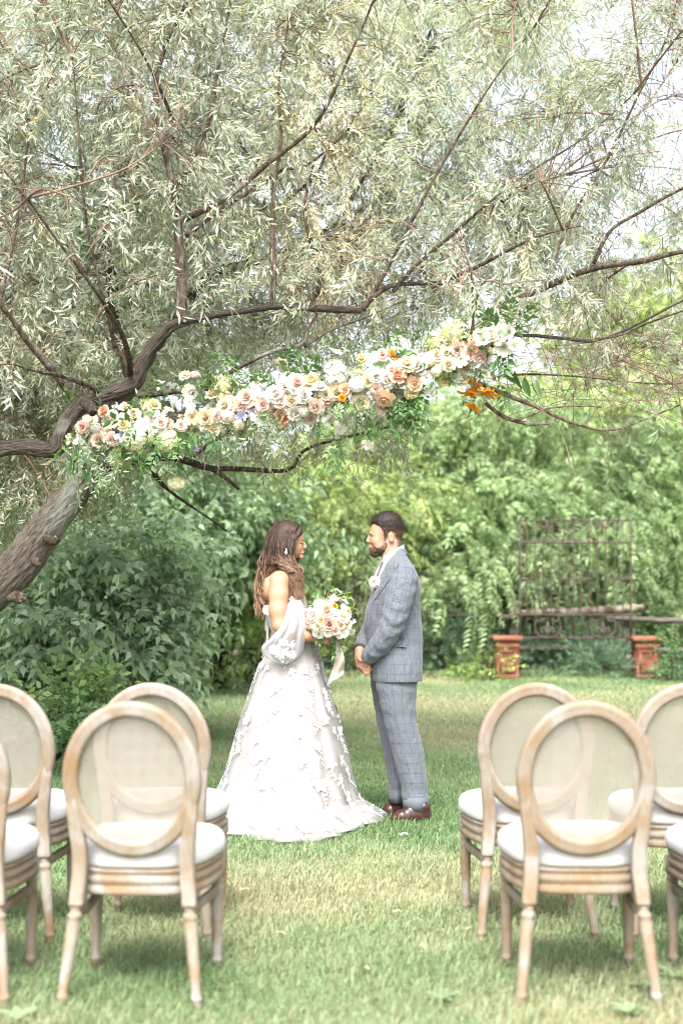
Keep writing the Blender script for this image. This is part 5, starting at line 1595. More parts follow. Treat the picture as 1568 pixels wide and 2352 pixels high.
for i in rh.choice(len(V), 900):
    p = V[i]; nrm = p - G(876, 1250); nrm /= np.linalg.norm(nrm)
    d = nrm * .6 + np.array([-.3, 0, -.7]) + rh.normal(0, .3, 3); d /= np.linalg.norm(d)
    s_ = np.cross(d, nrm); s_ = s_ / (np.linalg.norm(s_) + 1e-6) * .0009
    mb.add(np.array([p - s_, p + s_, p + d * gr(2.2) * rh.uniform(.5, 1.3)]), np.array([[0, 1, 2]]), np.array([.08, .05, .034]) * rh.uniform(.5, 1.9))
mb.build('beard', M['beard'], groom)
M['brow'] = mat('brow_brown', (.045, .026, .018), .7)
M['eye'] = mat('eye_dark', (.035, .022, .018), .25, .5)
M['lip'] = mat('lip_rose', (.48, .20, .15), .45)
def face_line(fld, pts, conv, rad, m, name, parent, off=.0005, n=8):
    P = []
    for a, b in pts:
        q = conv(a, b); y = surf_y(fld, q[0], q[2])
        if y is None: y = q[1] - .03
        P.append([q[0], y - off, q[2]])
    P = catmull(P, n)
    R = rad * np.sin(np.linspace(.35, PI - .25, n))
    return mesh(name, *tube(P, R, 6, True), m, parent)
face_line(HEADG, [(849, 1224.0), (855, 1222.2), (864, 1224)], G, gr(1.35), M['brow'], 'eyebrow', groom)
face_line(HEADG, [(851.5, 1232), (855, 1231.3), (859, 1232)], G, gr(1.25), M['eye'], 'eye', groom)
face_line(HEADG, [(848.5, 1255.5), (851, 1255.5), (855, 1256.5)], G, gr(1.5), M['lip'], 'lips', groom)

# jacket
JR = [(1562, 856, 971, .205), (1556, 854, 971, .207), (1520, 849, 971, .21), (1490, 844, 970, .205), (1463, 840, 968, .198), (1430, 839, 966, .195), (1400, 843, 966, .200), (1375, 848, 966, .210), (1352, 854, 966, .222), (1335, 862, 964, .230), (1315, 872, 957, .232), (1300, 880, 951, .222), (1287, 889, 944, .185), (1276, 898, 937, .125), (1266, 902, 931, .082), (1260, 905, 928, .07)]
JR = [tuple(map(float, q)) for q in JR]
tt = np.linspace(0, len(JR) - 1, 70)
JA = np.stack([np.interp(tt, np.arange(len(JR)), [q[i] for q in JR]) for i in range(4)], -1)
ker = np.array([1, 2, 3, 2, 1]) / 9
for i in range(1, 4):
    JA[:, i] = np.convolve(np.pad(JA[:, i], 2, 'edge'), ker, 'valid')
NJ = 72
def jring(py_, f, b, hw):
    a0, b0 = G(f, py_), G(b, py_)
    return sup_ring((a0[0] + b0[0]) / 2, YGR, a0[2], (b0[0] - a0[0]) / 2, hw, NJ, 2.35)
rings = np.array([jring(*q) for q in JA])
# soft folds: waist pull lines and a little hang at the skirts
P_ = rings.reshape(-1, 3)
fold = .0065 * sn(P_ * [1, 1, 2.0], 14, 40) + .0045 * sn(P_ * [1.2, 1, .5], 28, 41)
cx_ = rings.mean(1, keepdims=True)
nr = (rings - cx_); nr /= np.linalg.norm(nr, axis=2, keepdims=True) + 1e-9
rings = rings + nr * fold.reshape(rings.shape[:2])[..., None]
V, F = loft(rings, True)
circ = .95
uu = np.tile(np.arange(NJ) / NJ * circ, (len(rings), 1)).reshape(-1); vv = rings[..., 2].reshape(-1)
uv = np.stack([uu, vv, 0 * uu], -1); uv = np.concatenate([uv, uv[:1], uv[-1:]])
jacket = mesh('jacket', V, F, M['suit'], groom, True, None, uv)
def jacket_y(px_, py_):
    """front (camera) side of the jacket at a point of the side view"""
    order = np.argsort(JA[:, 0])
    f, b, hw = (np.interp(py_, JA[order, 0], JA[order, i]) for i in (1, 2, 3))
    k = abs((px_ - (f + b) / 2) / ((b - f) / 2))
    return -hw * max(0.0, 1 - min(1, k)**2.35)**(1 / 2.35)
def sleeve(pts, name):
    P = catmull([G(a, b, d) for a, b, d, r_ in pts], 46)
    R = np.interp(np.linspace(0, 1, 46), np.linspace(0, 1, len(pts)), [r_ for *_, r_ in pts])
    n = 40
    T, N, B = frames(P)
    a = np.arange(n) * 2 * PI / n
    Vv = P[:, None] + R[:, None, None] * (np.cos(a)[None, :, None] * N[:, None] + np.sin(a)[None, :, None] * B[:, None])
    s = np.concatenate([[0], np.cumsum(np.linalg.norm(np.diff(P, axis=0), axis=1))])
    # creases crowd the elbow and the cuff
    w_ = .25 + 1.0 * np.exp(-((s - s[-1] * .56) / .07)**2) + .9 * np.exp(-((s - s[-1] * .86) / .06)**2) + .5 * np.exp(-((s - s[-1] * .2) / .08)**2)
    kk = (.0048 * np.sin(s[:, None] * 85 + 2.2 * np.sin(a)[None] + 1.3 * np.cos(2 * a)[None]) * w_[:, None] + .0035 * sn(Vv.reshape(-1, 3), 24, 55).reshape(46, n))
    Vv = Vv + (kk / R[:, None])[..., None] * (Vv - P[:, None])
    V, F = loft(Vv, True)
    u = np.tile(np.arange(n) / n * 2 * PI * .072, (46, 1)).reshape(-1); v = np.repeat(s, n)
    uv = np.stack([u, v, 0 * u], -1); uv = np.concatenate([uv, uv[:1], uv[-1:]])
    return mesh(name, V, F, M['suit'], jacket, True, None, uv)
sleeve([(922, 1300, -.135, .060), (922, 1325, -.175, .088), (917, 1356, -.205, .084), (907, 1400, -.225, .077), (896, 1436, -.232, .069), (878, 1468, -.215, .062), (858, 1493, -.175, .053), (842, 1509, -.135, .047)], 'sleeve')
sleeve([(915, 1302, .135, .060), (908, 1325, .175, .084), (895, 1360, .2, .08), (876, 1405, .19, .072), (858, 1440, .13, .064), (842, 1470, .05, .056), (831, 1490, .0, .049)], 'sleeve')
def on_jacket(pts2, off):  # polygon (px, py) -> thin sheet lying on the jacket
    return np.array([G(a, b, jacket_y(a, b) - off) for a, b in pts2])
def patch(left, right, m, name, parent, off=.004, n=12, k=5, uvs=True, lift=0.0):
    """sheet between two side-view curves, following the jacket"""
    A = catmull([(a, b, 0) for a, b in left], n)[:, :2]; B_ = catmull([(a, b, 0) for a, b in right], n)[:, :2]
    V = []
    for i in range(n):
        for j in range(k):
            t = j / (k - 1); q = A[i] * (1 - t) + B_[i] * t
            V.append(G(q[0], q[1], jacket_y(q[0], q[1]) - off - lift * math.sin(t * PI)))
    V = np.array(V)
    f = grid_faces(n, k, False)
    # give it thickness
    V2 = V + [0, .003, 0]
    F = [f, f[:, ::-1] + len(V)]
    V = np.concatenate([V, V2])
    uv = np.stack([V[:, 0] * .9 + .01, V[:, 2] + .02, 0 * V[:, 0]], -1)
    return mesh(name, V, F, m, parent, True, None, uv)
patch([(897, 1287), (887, 1300), (876, 1315), (865, 1333), (852, 1358), (845, 1388)], [(912, 1294), (905, 1309), (897, 1322), (883, 1343), (866, 1366), (849, 1391)], M['suit'], 'lapel', jacket, .012, 14, 5)
# collar of the jacket round the neck
th = np.linspace(-2.45, 2.45, 30)
rows = []
for (fpx, bpx, hw, pyf, pyb) in ((893, 929.5, .070, 1290, 1257), (889, 932, .082, 1297, 1261), (884, 936, .103, 1308, 1270)):
    a0, b0 = G(fpx, pyf), G(bpx, pyb)
    cxx = (a0[0] + b0[0]) / 2; rx = (b0[0] - a0[0]) / 2
    rows.append(np.stack([cxx + rx * np.cos(th), YGR + hw * np.sin(th), (a0[2] + b0[2]) / 2 + (b0[2] - a0[2]) / 2 * np.cos(th)], -1))
rows = np.array(rows); mesh('collar', rows.reshape(-1, 3), grid_faces(3, 30, False), M['suit_plain'], jacket)
patch([(893, 1452), (893, 1460)], [(926, 1454), (926, 1462)], M['suit'], 'pocket_flap', jacket, .006, 4, 6)
patch([(893, 1470), (893, 1482)], [(929, 1471), (929, 1483)], M['suit'], 'pocket_flap', jacket, .006, 4, 6)
patch([(866, 1368), (866, 1374)], [(875, 1364), (875, 1371)], M['suit'], 'breast_pocket', jacket, .006, 4, 4)
def button(p, r_, name='button', m='navy', parent=jacket, d=(0, -1, 0)):
    d = np.asarray(d, float); d /= np.linalg.norm(d)
    return mesh(name, *tube(np.array([p, p + d * .003, p + d * .005]), [r_, r_, r_ * .6], 12, True), M[m], parent)
button(G(842.5, 1430, -.05), .008, d=(-1, -.35, 0))
for (a, b) in ((836, 940), (880, 1000), (830, 1055)):
    pass
for (zx, zy) in ((955, 945), (895, 1000), (830, 1055)):
    q = HB(zx, zy, 0); button(np.array([q[0], YGR - .165, q[2]]), .0065)
# back vent
# shirt, collar, tie
rr_ = []
for (py_, f, b, hw) in ((1365, 866, 950, .15), (1335, 863, 950, .10), (1315, 870, 945, .085), (1300, 876, 940, .078), (1290, 879, 932, .070), (1282, 880, 929, .066)):
    a0, b0 = G(f, py_), G(b, py_); rr_.append(sup_ring((a0[0] + b0[0]) / 2, YGR, a0[2], (b0[0] - a0[0]) / 2, hw, 36, 1.9))
V, F = loft(rr_); shirt = mesh('shirt', V, F, M['shirt'], groom)
th = np.linspace(-PI, PI, 41)
rows = []
for (fpx, bpx, hw, pyf, pyb) in ((876, 927.5, .0735, 1279, 1250), (876, 928.5, .0755, 1290, 1257), (879, 929, .079, 1304, 1262)):
    a0, b0 = G(fpx, pyf), G(bpx, pyb)
    cxx = (a0[0] + b0[0]) / 2; rx = (b0[0] - a0[0]) / 2
    rows.append(np.stack([cxx + rx * np.cos(th), YGR + hw * np.sin(th), (a0[2] + b0[2]) / 2 + (b0[2] - a0[2]) / 2 * np.cos(th)], -1))
rows = np.array(rows); mesh('collar', rows.reshape(-1, 3), grid_faces(3, 41, False), M['shirt'], shirt)
P = catmull([G(877, 1287), G(873, 1296), G(867, 1311), G(861, 1327), G(857, 1343), G(856, 1362)], 20)
R = np.interp(np.linspace(0, 1, 20), [0, .12, .2, .5, 1], [.017, .020, .015, .026, .034])
V, F = tube(P, R, 14, True, 0, 1.0)
c_ = np.repeat(P, 14, 0); V[:280, 0] = c_[:, 0] + (V[:280, 0] - c_[:, 0]) * .45
mesh('tie', V, F, M['tie'], groom)

# trousers
def leg(rows, dyc, hws, seed):
    tt = np.linspace(0, len(rows) - 1, 60)
    A = np.stack([np.interp(tt, np.arange(len(rows)), [float(q[i]) for q in rows]) for i in range(3)], -1)
    for i in (1, 2): A[:, i] = np.convolve(np.pad(A[:, i], 2, 'edge'), ker, 'valid')
    hw = np.interp(tt, np.arange(len(rows)), hws)
    n = 44
    R = []
    for q, h_ in zip(A, hw):
        a0, b0 = G(q[1], q[0]), G(q[2], q[0])
        # plain weight: crease at front and back
        R.append(sup_ring((a0[0] + b0[0]) / 2, YGR + dyc, a0[2], (b0[0] - a0[0]) / 2, h_, n, 1.85))
    R = np.array(R)
    P_ = R.reshape(-1, 3); c0 = R.mean(1, keepdims=True)
    nr = R - c0; nr /= np.linalg.norm(nr, axis=2, keepdims=True)
    zz = R[..., 2]
    cr = np.exp(-((zz - .62) / .10)**2) * .55 + np.exp(-((zz - .16) / .06)**2) * .8 + np.exp(-((zz - .80) / .06)**2) * .5
    th = np.arange(n)[None] * 2 * PI / n
    k = .0045 * cr * np.sin(zz * 60 + 1.6 * np.sin(th + seed) + .9 * np.sin(2 * th)) + .0035 * sn(P_ * [1.3, 1.3, .22], 18, seed).reshape(zz.shape)
    R = R + nr * k[..., None]
    V, F = loft(R)
    u = np.tile(np.arange(n) / n * .52, (60, 1)).reshape(-1); uv = np.stack([u, zz.reshape(-1), 0 * u], -1)
    return V, F, np.concatenate([uv, uv[:1], uv[-1:]]), R
near = [(1535, 856, 964), (1562, 858, 957), (1604, 868, 953), (1660, 881, 955), (1703, 892, 968), (1771, 911, 977), (1793, 917, 979), (1830, 923, 982), (1851, 925, 983)]
far = [(1535, 850, 940), (1581, 853, 942), (1657, 865, 938), (1718, 876, 940), (1771, 886, 941), (1812, 892, 935), (1845, 893, 928)]
mb = MB()
V1, F1, U1, R1 = leg(near, -.095, [.112, .108, .104, .095, .088, .083, .082, .082, .086], 1)
V2, F2, U2, R2 = leg(far, .095, [.112, .108, .098, .09, .085, .08, .08], 2)
mb.add(V1, F1, None, U1); mb.add(V2, F2, None, U2)
trousers = mb.build('trousers', M['suit'], groom)
for R in (R1, R2):
    c0 = R[-1].mean(0); hgt = .072
    ax_ = R[-1] - R[-9]
    rings = []
    for z_, k in ((hgt, 1.0), (hgt, 1.035), (hgt * .5, 1.04), (-.006, 1.04), (-.006, .97)):
        ring = c0 + (R[-1] - c0) * k; ring = ring + [(c0[0] - R[-9].mean(0)[0]) * -z_ / .1, 0, z_]; rings.append(ring)
    mesh('turn_up', *loft(rings, False), M['suit_plain'], trousers)
def shoe(toe, heel, Y, name='shoe'):
    t, h_ = W(*toe, Y), W(*heel, Y)
    t[2] = h_[2] = 0; t[1] = Y - .03; h_[1] = Y
    d = t - h_; L = np.linalg.norm(d); d /= L
    f = Field(np.minimum(t, h_) - [.08, .1, .05], np.maximum(t, h_) + [.08, .1, .18], .004)
    at = lambda s, z, y=0.: h_ + d * s * L + np.array([0, y, z])
    f.cone(at(.12, .045), at(.35, .045), .038, .038, .02)
    f.cone(at(.35, .04), at(.72, .036), .039, .042, .02)
    f.cone(at(.72, .034), at(.90, .028), .040, .027, .02)
    f.cone(at(.16, .09), at(.50, .072), .040, .032, .02)
    f.d[:, :, f.ax[2] < .012] = .05
    V, Q = f.mesh()
    o = mesh(name, V, Q, M['leather'], groom)
    # sole and heel
    th = np.linspace(0, 2 * PI, 29)[:-1]
    side = np.array([-d[1], d[0], 0])
    wv = .036 + .008 * np.cos(th - .4)
    out = [h_ + d * L * (.52 + .49 * math.cos(a)) + side * w_ * math.sin(a) * (1.12 if math.cos(a) > 0 else .95) for a, w_ in zip(th, wv)]
    rings = [np.array(out) + [0, 0, .002], np.array(out) + [0, 0, .014]]
    mesh('sole', *loft(rings), M['sole'], o)
    return o
shoe((897, 1886), (986, 1884), 8.42)
shoe((880, 1858), (935, 1862), 8.66)

# boutonniere
bt_ = empty('boutonniere', G(858, 1340, -.14))
tag(bt_, 'white rose buttonhole pinned on the lapel of the grey suit', 'flower')
ybt = jacket_y(862, 1345)
flower('rose', 'white', G(858.5, 1336, ybt - .035), (-.35, -1, .1), .031, bt_)
flower('bud', 'blush', G(869, 1331, ybt - .03), (.2, -.8, .7), .016, bt_)
flower('floret', 'blue', G(872, 1325, ybt - .02), (.3, -.6, .7), .012, bt_)
for q in range(4):
    put_mesh('leaf_sprig', SP[(q * 2) % 6], G(866, 1336, ybt - .02), (rf.normal(0, .6), -.3, .5 + rf.normal(0, .4)), q, .22, bt_)

# ---------------------------------------------------------------- bride
YBR = 8.45
BM = YBR / FPX
def B(px_, py_, dy=0.0): return W(px_, py_, YBR) + np.array([0, dy, 0])
def br(v): return v * BM
lo, hi = B(570, 1895) + [0, -.42, -.02], B(800, 1180) + [0, .42, .02]
F_ = Field(lo, hi, .0036)
F_.ell(B(661, 1231), (br(33), br(26.5), br(33)), .02)
F_.ell(B(679, 1247), (br(18.5), br(20.5), br(33)), .02)
F_.ell(B(675, 1265), (br(18), br(18), br(14)), .02)
F_.cone(B(691, 1279, -.006), B(691, 1279, .006), br(5.6), br(5.6), .012)
F_.cone(B(696.0, 1243), B(702.3, 1256), br(2.1), br(2.9), .006)
F_.cone(B(699, 1257.5, -br(3)), B(699, 1257.5, br(3)), br(2.4), br(2.4), .004)
for sg in (-1, 1):
    F_.ell(B(695, 1246.5, sg * br(9)), (br(4.2), br(5), br(3.4)), .006, 's')
    F_.ell(B(691.5, 1247, sg * br(9)), (br(4.2), br(4.5), br(3.6)), .003)
    F_.ell(B(684, 1258, sg * br(12)), (br(8), br(7), br(8)), .012)
F_.cone(B(695.6, 1268, -br(5)), B(695.6, 1268, br(5)), br(2.6), br(2.6), .004)
F_.cone(B(694.8, 1273, -br(4.5)), B(694.8, 1273, br(4.5)), br(2.9), br(2.9), .004)
F_.cone(B(663, 1262), B(652, 1318), br(17), br(19), .02)
HEADB = Field(lo, hi, .0036); HEADB.d = F_.d.copy()
# torso
F_.ell(B(648, 1352), (br(42), .155, br(48)), .03)
F_.cone(B(648, 1330, -.135), B(648, 1330, .135), .048, .048, .03)
F_.ell(B(655, 1400), (br(42), .145, br(55)), .03)
F_.ell(B(677, 1392, -.06), (br(20), .06, br(20)), .03)
F_.ell(B(677, 1392, .06), (br(20), .06, br(20)), .03)
F_.cone(B(665, 1440), B(668, 1500), .105, .14, .04)
# shoulder blade and spine hollow
F_.ell(B(606, 1365, .0), (br(5), .012, br(50)), .02, 's')
F_.ell(B(618, 1352, -.085), (br(12), .05, br(26)), .02)
# near arm
F_.chain([B(644, 1335, -.165), B(643, 1365, -.185), B(642, 1400, -.205), B(646, 1434, -.22)], [.056, .0545, .050, .041], .02)
F_.chain([B(646, 1434, -.22), B(676, 1447, -.215), B(705, 1457, -.19), B(736, 1466, -.155)], [.040, .040, .033, .0225], .015)
# far arm
F_.chain([B(652, 1335, .165), B(652, 1400, .2), B(662, 1434, .19)], [.05, .045, .04], .02)
F_.chain([B(662, 1434, .19), B(705, 1457, .08), B(742, 1462, -.03)], [.038, .032, .022], .015)
# near hand round the stems
BZ = lambda zx, zy, dy: B(577 + .16 * zx, 1179 + .16 * zy, dy)
F_.chain([B(736, 1466, -.155), BZ(1010, 1790, -.165), BZ(1060, 1790, -.17)], [.0225, .024, .022], .012)
F_.ell(BZ(1045, 1790, -.165), (br(9), .022, br(8.5)), .01)
for (pts, r0) in ((((1060, 1745, -.185), (1100, 1740, -.192), (1130, 1765, -.175), (1118, 1790, -.155)), .0085), (((1065, 1775, -.19), (1105, 1775, -.197), (1133, 1798, -.178), (1118, 1820, -.155)), .0088),
                  (((1060, 1805, -.188), (1095, 1812, -.194), (1122, 1830, -.177), (1105, 1848, -.155)), .0085), (((1050, 1830, -.182), (1075, 1845, -.187), (1100, 1857, -.172), (1085, 1868, -.155)), .0078)):
    F_.chain([BZ(*q) for q in pts], [r0 * 1.08, r0, r0 * .95, r0 * .85], .003)
F_.chain([BZ(1020, 1760, -.175), BZ(1060, 1715, -.165), BZ(1100, 1705, -.15)], [.011, .0095, .008], .004)
# far hand
F_.chain([B(742, 1462, -.03), BZ(1100, 1790, -.08)], [.022, .024], .01)
for q in range(4):
    F_.chain([BZ(1090, 1745 + 32 * q, -.085), BZ(1040, 1740 + 32 * q, -.11), BZ(1030, 1760 + 32 * q, -.14)], [.009, .0085, .0075], .003)
# legs under the skirt
F_.chain([B(668, 1500, -.07), B(675, 1680, -.08), B(680, 1850, -.08)], [.085, .055, .035], .02)
F_.chain([B(668, 1500, .07), B(680, 1680, .08), B(690, 1850, .08)], [.085, .055, .035], .02)
for sg in (-1, 1): F_.chain([B(683, 1858, sg * .08), B(725, 1872, sg * .085)], [.03, .022], .01)
V, Q = F_.mesh()
bride = mesh('person', V, Q, M['skin_f'])
tag(bride, 'woman with long wavy brown hair in white lace wedding gown holding a bouquet', 'person', 'the wedding couple')
face_line(HEADB, [(697.5, 1241.5), (693, 1239.5), (686, 1241)], B, br(1.1), M['brow'], 'eyebrow', bride)
face_line(HEADB, [(697, 1248), (693.5, 1249.3), (687, 1247.5)], B, br(1.4), M['eye'], 'eyelashes', bride)
face_line(HEADB, [(697.6, 1270.3), (695, 1270.8), (690, 1270.6)], B, br(1.9), M['lip'], 'lips', bride)

# hair: cap on the skull, masses, then wavy locks
cap = [(697, 1226), (699, 1214), (688, 1199), (664, 1190), (638, 1192), (616, 1210), (604, 1240), (600, 1300), (625, 1316), (676, 1310), (676, 1296), (673, 1270), (672, 1256), (680, 1244), (689, 1234)]
H = Field(B(572, 1440) + [0, -.3, 0], B(730, 1185) + [0, .3, 0], .0042)
Xc, Zc = np.meshgrid(H.ax[0], H.ax[2], indexing='ij')
H.ell(B(659, 1233), (br(40), br(34), br(39)), .02)
H.ell(B(646, 1270), (br(40), br(38), br(42)), .03)
H.ell(B(628, 1300), (br(28), br(34), br(28)), .03)
H.d = np.maximum(H.d, (poly_sdf(Xc, Zc, [B(a, b)[[0, 2]] for a, b in cap]) + .003)[:, None, :]).astype(np.float32)
H.cone(B(606, 1305, -.03), B(600, 1385, -.02), br(15), br(10), .03)
H.cone(B(606, 1305, .05), B(602, 1385, .05), br(15), br(10), .03)
H.cone(B(672, 1300, -.11), B(688, 1350, -.13), br(12), br(11), .03)
Vc, Qc = H.mesh()
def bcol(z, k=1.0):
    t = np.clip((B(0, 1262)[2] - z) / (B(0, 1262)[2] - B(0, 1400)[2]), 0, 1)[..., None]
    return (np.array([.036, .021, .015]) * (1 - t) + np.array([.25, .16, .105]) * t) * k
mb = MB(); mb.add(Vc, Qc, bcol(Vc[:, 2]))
rh = np.random.default_rng(18)
def lock(pts, r0, wav, ph, k, n=34, per=.11):
    P = catmull(pts, n)
    s = np.concatenate([[0], np.cumsum(np.linalg.norm(np.diff(P, axis=0), axis=1))])
    T, N, Bn = frames(P)
    amp = wav * np.clip((s - .10) / .16, 0, 1)
    P = P + (amp * np.sin(2 * PI * s / per + ph))[:, None] * N + (amp * np.cos(2 * PI * s / per + ph))[:, None] * Bn
    R = r0 * np.clip(np.sin(np.linspace(.5, PI - .12, n)), .1, 1)
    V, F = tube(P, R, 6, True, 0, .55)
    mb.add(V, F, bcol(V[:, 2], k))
for i in range(150):   # down the back
    dy = rh.uniform(-.085, .10); u = rh.random()
    top = (650 + rh.normal(0, 12), 1196 + rh.uniform(0, 6)); 
    side = -math.sqrt(max(0, 1 - (dy / .105)**2))
    x1 = 616 + 26 * (1 + side) + rh.normal(0, 4); x2 = 606 + 22 * (1 + side) * .8 + rh.normal(0, 6)
    xe = 586 + 26 * u + rh.normal(0, 3); ye = rh.uniform(1345, 1424)
    lock([B(*top, dy * .4), B(x1 + 8, 1222, dy * .9), B(x1, 1255, dy * 1.05), B(x2, 1290, dy * 1.1), B(590 + 22 * u, 1330, dy * .9), B(xe, (1330 + ye) / 2, dy * .8), B(xe + 6, ye, dy * .7)], br(rh.uniform(1.8, 4.4)), br(rh.uniform(1.5, 4.6)), rh.uniform(0, 6), rh.uniform(.5, 1.7), per=rh.uniform(.10, .14))
for i in range(130):   # over the near shoulder to the chest
    u = rh.random(); dyn = -.085 - .03 * rh.random()
    x0 = 640 + 48 * u
    xm = 636 + 48 * u + rh.normal(0, 4); xe = 668 + 36 * rh.random(); ye = rh.uniform(1325, 1392)
    if u > .78: xm = 672 + rh.normal(0, 3)
    lock([B(655 + 30 * u, 1197 + 10 * u + rh.uniform(0, 4), -.02), B(x0 + 2, 1218 + 6 * u, -.075), B(xm, 1250, dyn), B(xm - 2, 1283, dyn - .005), B(664 + 26 * u + rh.normal(0, 5), 1312, -.12 - .05 * (1 - u)), B((xe + 682) / 2, (1312 + ye) / 2, -.145), B(xe, ye, -.13 + rh.normal(0, .02))],
         br(rh.uniform(1.4, 3.8)), br(rh.uniform(1.5, 4.6)), rh.uniform(0, 6), rh.uniform(.5, 1.8), per=rh.uniform(.09, .13))
for i in range(60):   # far side and neck fill
    u = rh.random()
    lock([B(650 + 34 * u, 1197 + 10 * u, .02), B(640 + 46 * u, 1222, .07), B(628 + 56 * u, 1262, .095), B(620 + 62 * u, 1300, .09), B(600 + 95 * u, 1335 + rh.uniform(0, 40), .07)], br(rh.uniform(2.6, 4.6)), br(3), rh.uniform(0, 6), rh.uniform(.6, 1.2))
for i in range(150):   # surface strands over the crown
    dy = rh.uniform(-.09, .02); u = rh.random()
    lock([B(676 + 12 * u, 1201 + 4 * u, dy * .3), B(655 + 26 * u, 1205 + 10 * u, -.05 - .035 * u), B(626 + 50 * u, 1235, -.09), B(616 + 56 * u, 1268, -.105), B(612 + 60 * u, 1298, -.11)], br(rh.uniform(.8, 1.8)), br(.9), rh.uniform(0, 6), rh.uniform(.6, 1.9))
for i in range(420):   # fine loose strands
    dy = rh.uniform(-.09, .09); u = rh.random(); bk = rh.random() < .55
    if bk:
        pts = [B(640 + 20 * u, 1198, dy * .5), B(614 + 30 * u, 1240, dy * 1.1), B(604 + 40 * u, 1285, dy * 1.2), B(588 + 26 * u, 1340, dy * .9), B(588 + 30 * u, rh.uniform(1360, 1426), dy * .8)]
    else:
        pts = [B(655 + 28 * u, 1200 + 8 * u, -.04), B(640 + 42 * u, 1240, -.098), B(632 + 46 * u, 1283, -.112), B(662 + 30 * u, 1315, -.165), B(668 + 38 * u, rh.uniform(1330, 1394), -.155)]
    lock(pts, br(rh.uniform(.45, .95)), br(rh.uniform(1.5, 5)), rh.uniform(0, 6), rh.uniform(.7, 2.3), 26, rh.uniform(.08, .13))
mb.build('hair', M['hair'], bride)
ear = mesh('earring', *loft([sup_ring(*B(659, 1267 + q, -.125)[:2], B(659, 1267 + q)[2], r_, r_ * .6, 10, 2) for q, r_ in ((-6, .0015), (-4, .004), (-2, .002), (0, .006), (3, .008), (6, .0055), (8, .001))]), M['earring'], bride)

# dress
SK = [(1462, 632, 722), (1480, 622, 727), (1505, 606, 732), (1547, 589, 744), (1600, 572, 760), (1630, 562, 769), (1695, 542, 786), (1725, 534, 795), (1786, 515, 806), (1828, 496, 817), (1850, 486, 824)]
SKz = np.array([B(0, q[0])[2] for q in SK])[::-1]; SKl = np.array([B(q[1], q[0])[0] for q in SK])[::-1]; SKr = np.array([B(q[2], q[0])[0] for q in SK])[::-1]
HC = np.array([-.307, 8.45])
HT = np.array([(-180, .84), (-150, .76), (-126, .68), (-115, .60), (-98, .75), (-78, .77), (-60, .60), (-45, .52), (-25, .50), (-8, .545), (10, .50), (45, .50), (90, .66), (131, .88), (160, .88), (180, .84)])
ZW, ZF = SKz[-1], SKz[0]
def skirt(th, t, k=1.0, hem=1.0, fold=1.0):
    """th angle (0 = towards the groom, -pi/2 = camera), t 0 waist .. 1 hem"""
    th = np.asarray(th, float); t = np.asarray(t, float)
    tv = np.clip(t / .80, 0, 1)
    z = ZW + (ZF - ZW) * tv
    l, r_ = np.interp(z, SKz, SKl), np.interp(z, SKz, SKr)
    cx = (l + r_) / 2; rx = (r_ - l) / 2
    ry = np.interp(tv, [0, .15, .5, 1], [.125, .185, .31, .44])
    c, s = np.cos(th), np.sin(th)
    amp = fold * np.interp(tv, [0, .1, .5, 1], [.004, .012, .03, .042])
    f = 1 + amp * (.62 * np.sin(11 * th + 1.1 + .8 * tv) + .42 * np.sin(19 * th + 2.2 - .5 * tv) + .30 * np.sin(5 * th + .4))
    x = cx + rx * c * f * k; y = YBR + ry * s * f * k
    # spill on the grass
    w_ = np.clip((t - .80) / .20, 0, 1)
    deg = np.degrees((th + PI) % (2 * PI) - PI)
    R = np.interp(deg, HT[:, 0], HT[:, 1]) * 1.05 * (1 + fold * .035 * np.sin(15 * th + .5) + fold * .025 * np.sin(27 * th)) * hem
    xh = HC[0] + R * c; yh = HC[1] + R * s
    e = w_**1.25
    x2 = x * (1 - e) + xh * e; y2 = y * (1 - e) + yh * e
    z2 = np.where(w_ > 0, (ZF) * (1 - w_)**1.7 + .046 - .034 * w_**8 + .016 * np.abs(np.sin(7.5 * th + 1.2)) * w_ * fold + .016 * np.sin(13 * th + 3 * w_) * w_ * (1 - w_) * 4, z)
    return np.stack([x2, y2, z2], -1)
nt, nth = 90, 220
TT, TH = np.meshgrid(np.linspace(0, 1, nt), np.arange(nth) * 2 * PI / nth, indexing='ij')
# bodice
rr_ = []
for i, t in enumerate(np.linspace(0, 1, 16)):
    l = np.interp(t, [0, .3, .6, 1], [610, 611, 617, 631]); rt = np.interp(t, [0, .2, .5, 1], [696, 706, 710, 723]); hw = np.interp(t, [0, .35, .7, 1], [.168, .165, .15, .132])
    n = 56; th = np.arange(n) * 2 * PI / n
    ctop = 1384 - 12 * np.cos(th) - 5 * np.cos(2 * th); py_ = ctop * (1 - t) + 1466 * t
    zz = np.array([B(0, q)[2] for q in py_])
    a0, b0 = B(l, 1420)[0], B(rt, 1420)[0]
    rg = sup_ring((a0 + b0) / 2, YBR, 0, (b0 - a0) / 2, hw, n, 2.2, zz); rr_.append(rg)
dress = mesh('dress', *loft(rr_, False), M['lace'], bride)
dress['label'] = 'strapless white lace wedding gown with sheer tulle skirt and draped sleeve'
Vl = skirt(TH, np.minimum(TT, 1), .955, .92, .9); mesh('skirt_lining', Vl.reshape(-1, 3) - [0, 0, .004], grid_faces(nt, nth, True), M['lining'], dress)
Vt = skirt(TH, TT); mesh('tulle_skirt', Vt.reshape(-1, 3) + [0, 0, .004], grid_faces(nt, nth, True), M['tulle'], dress)
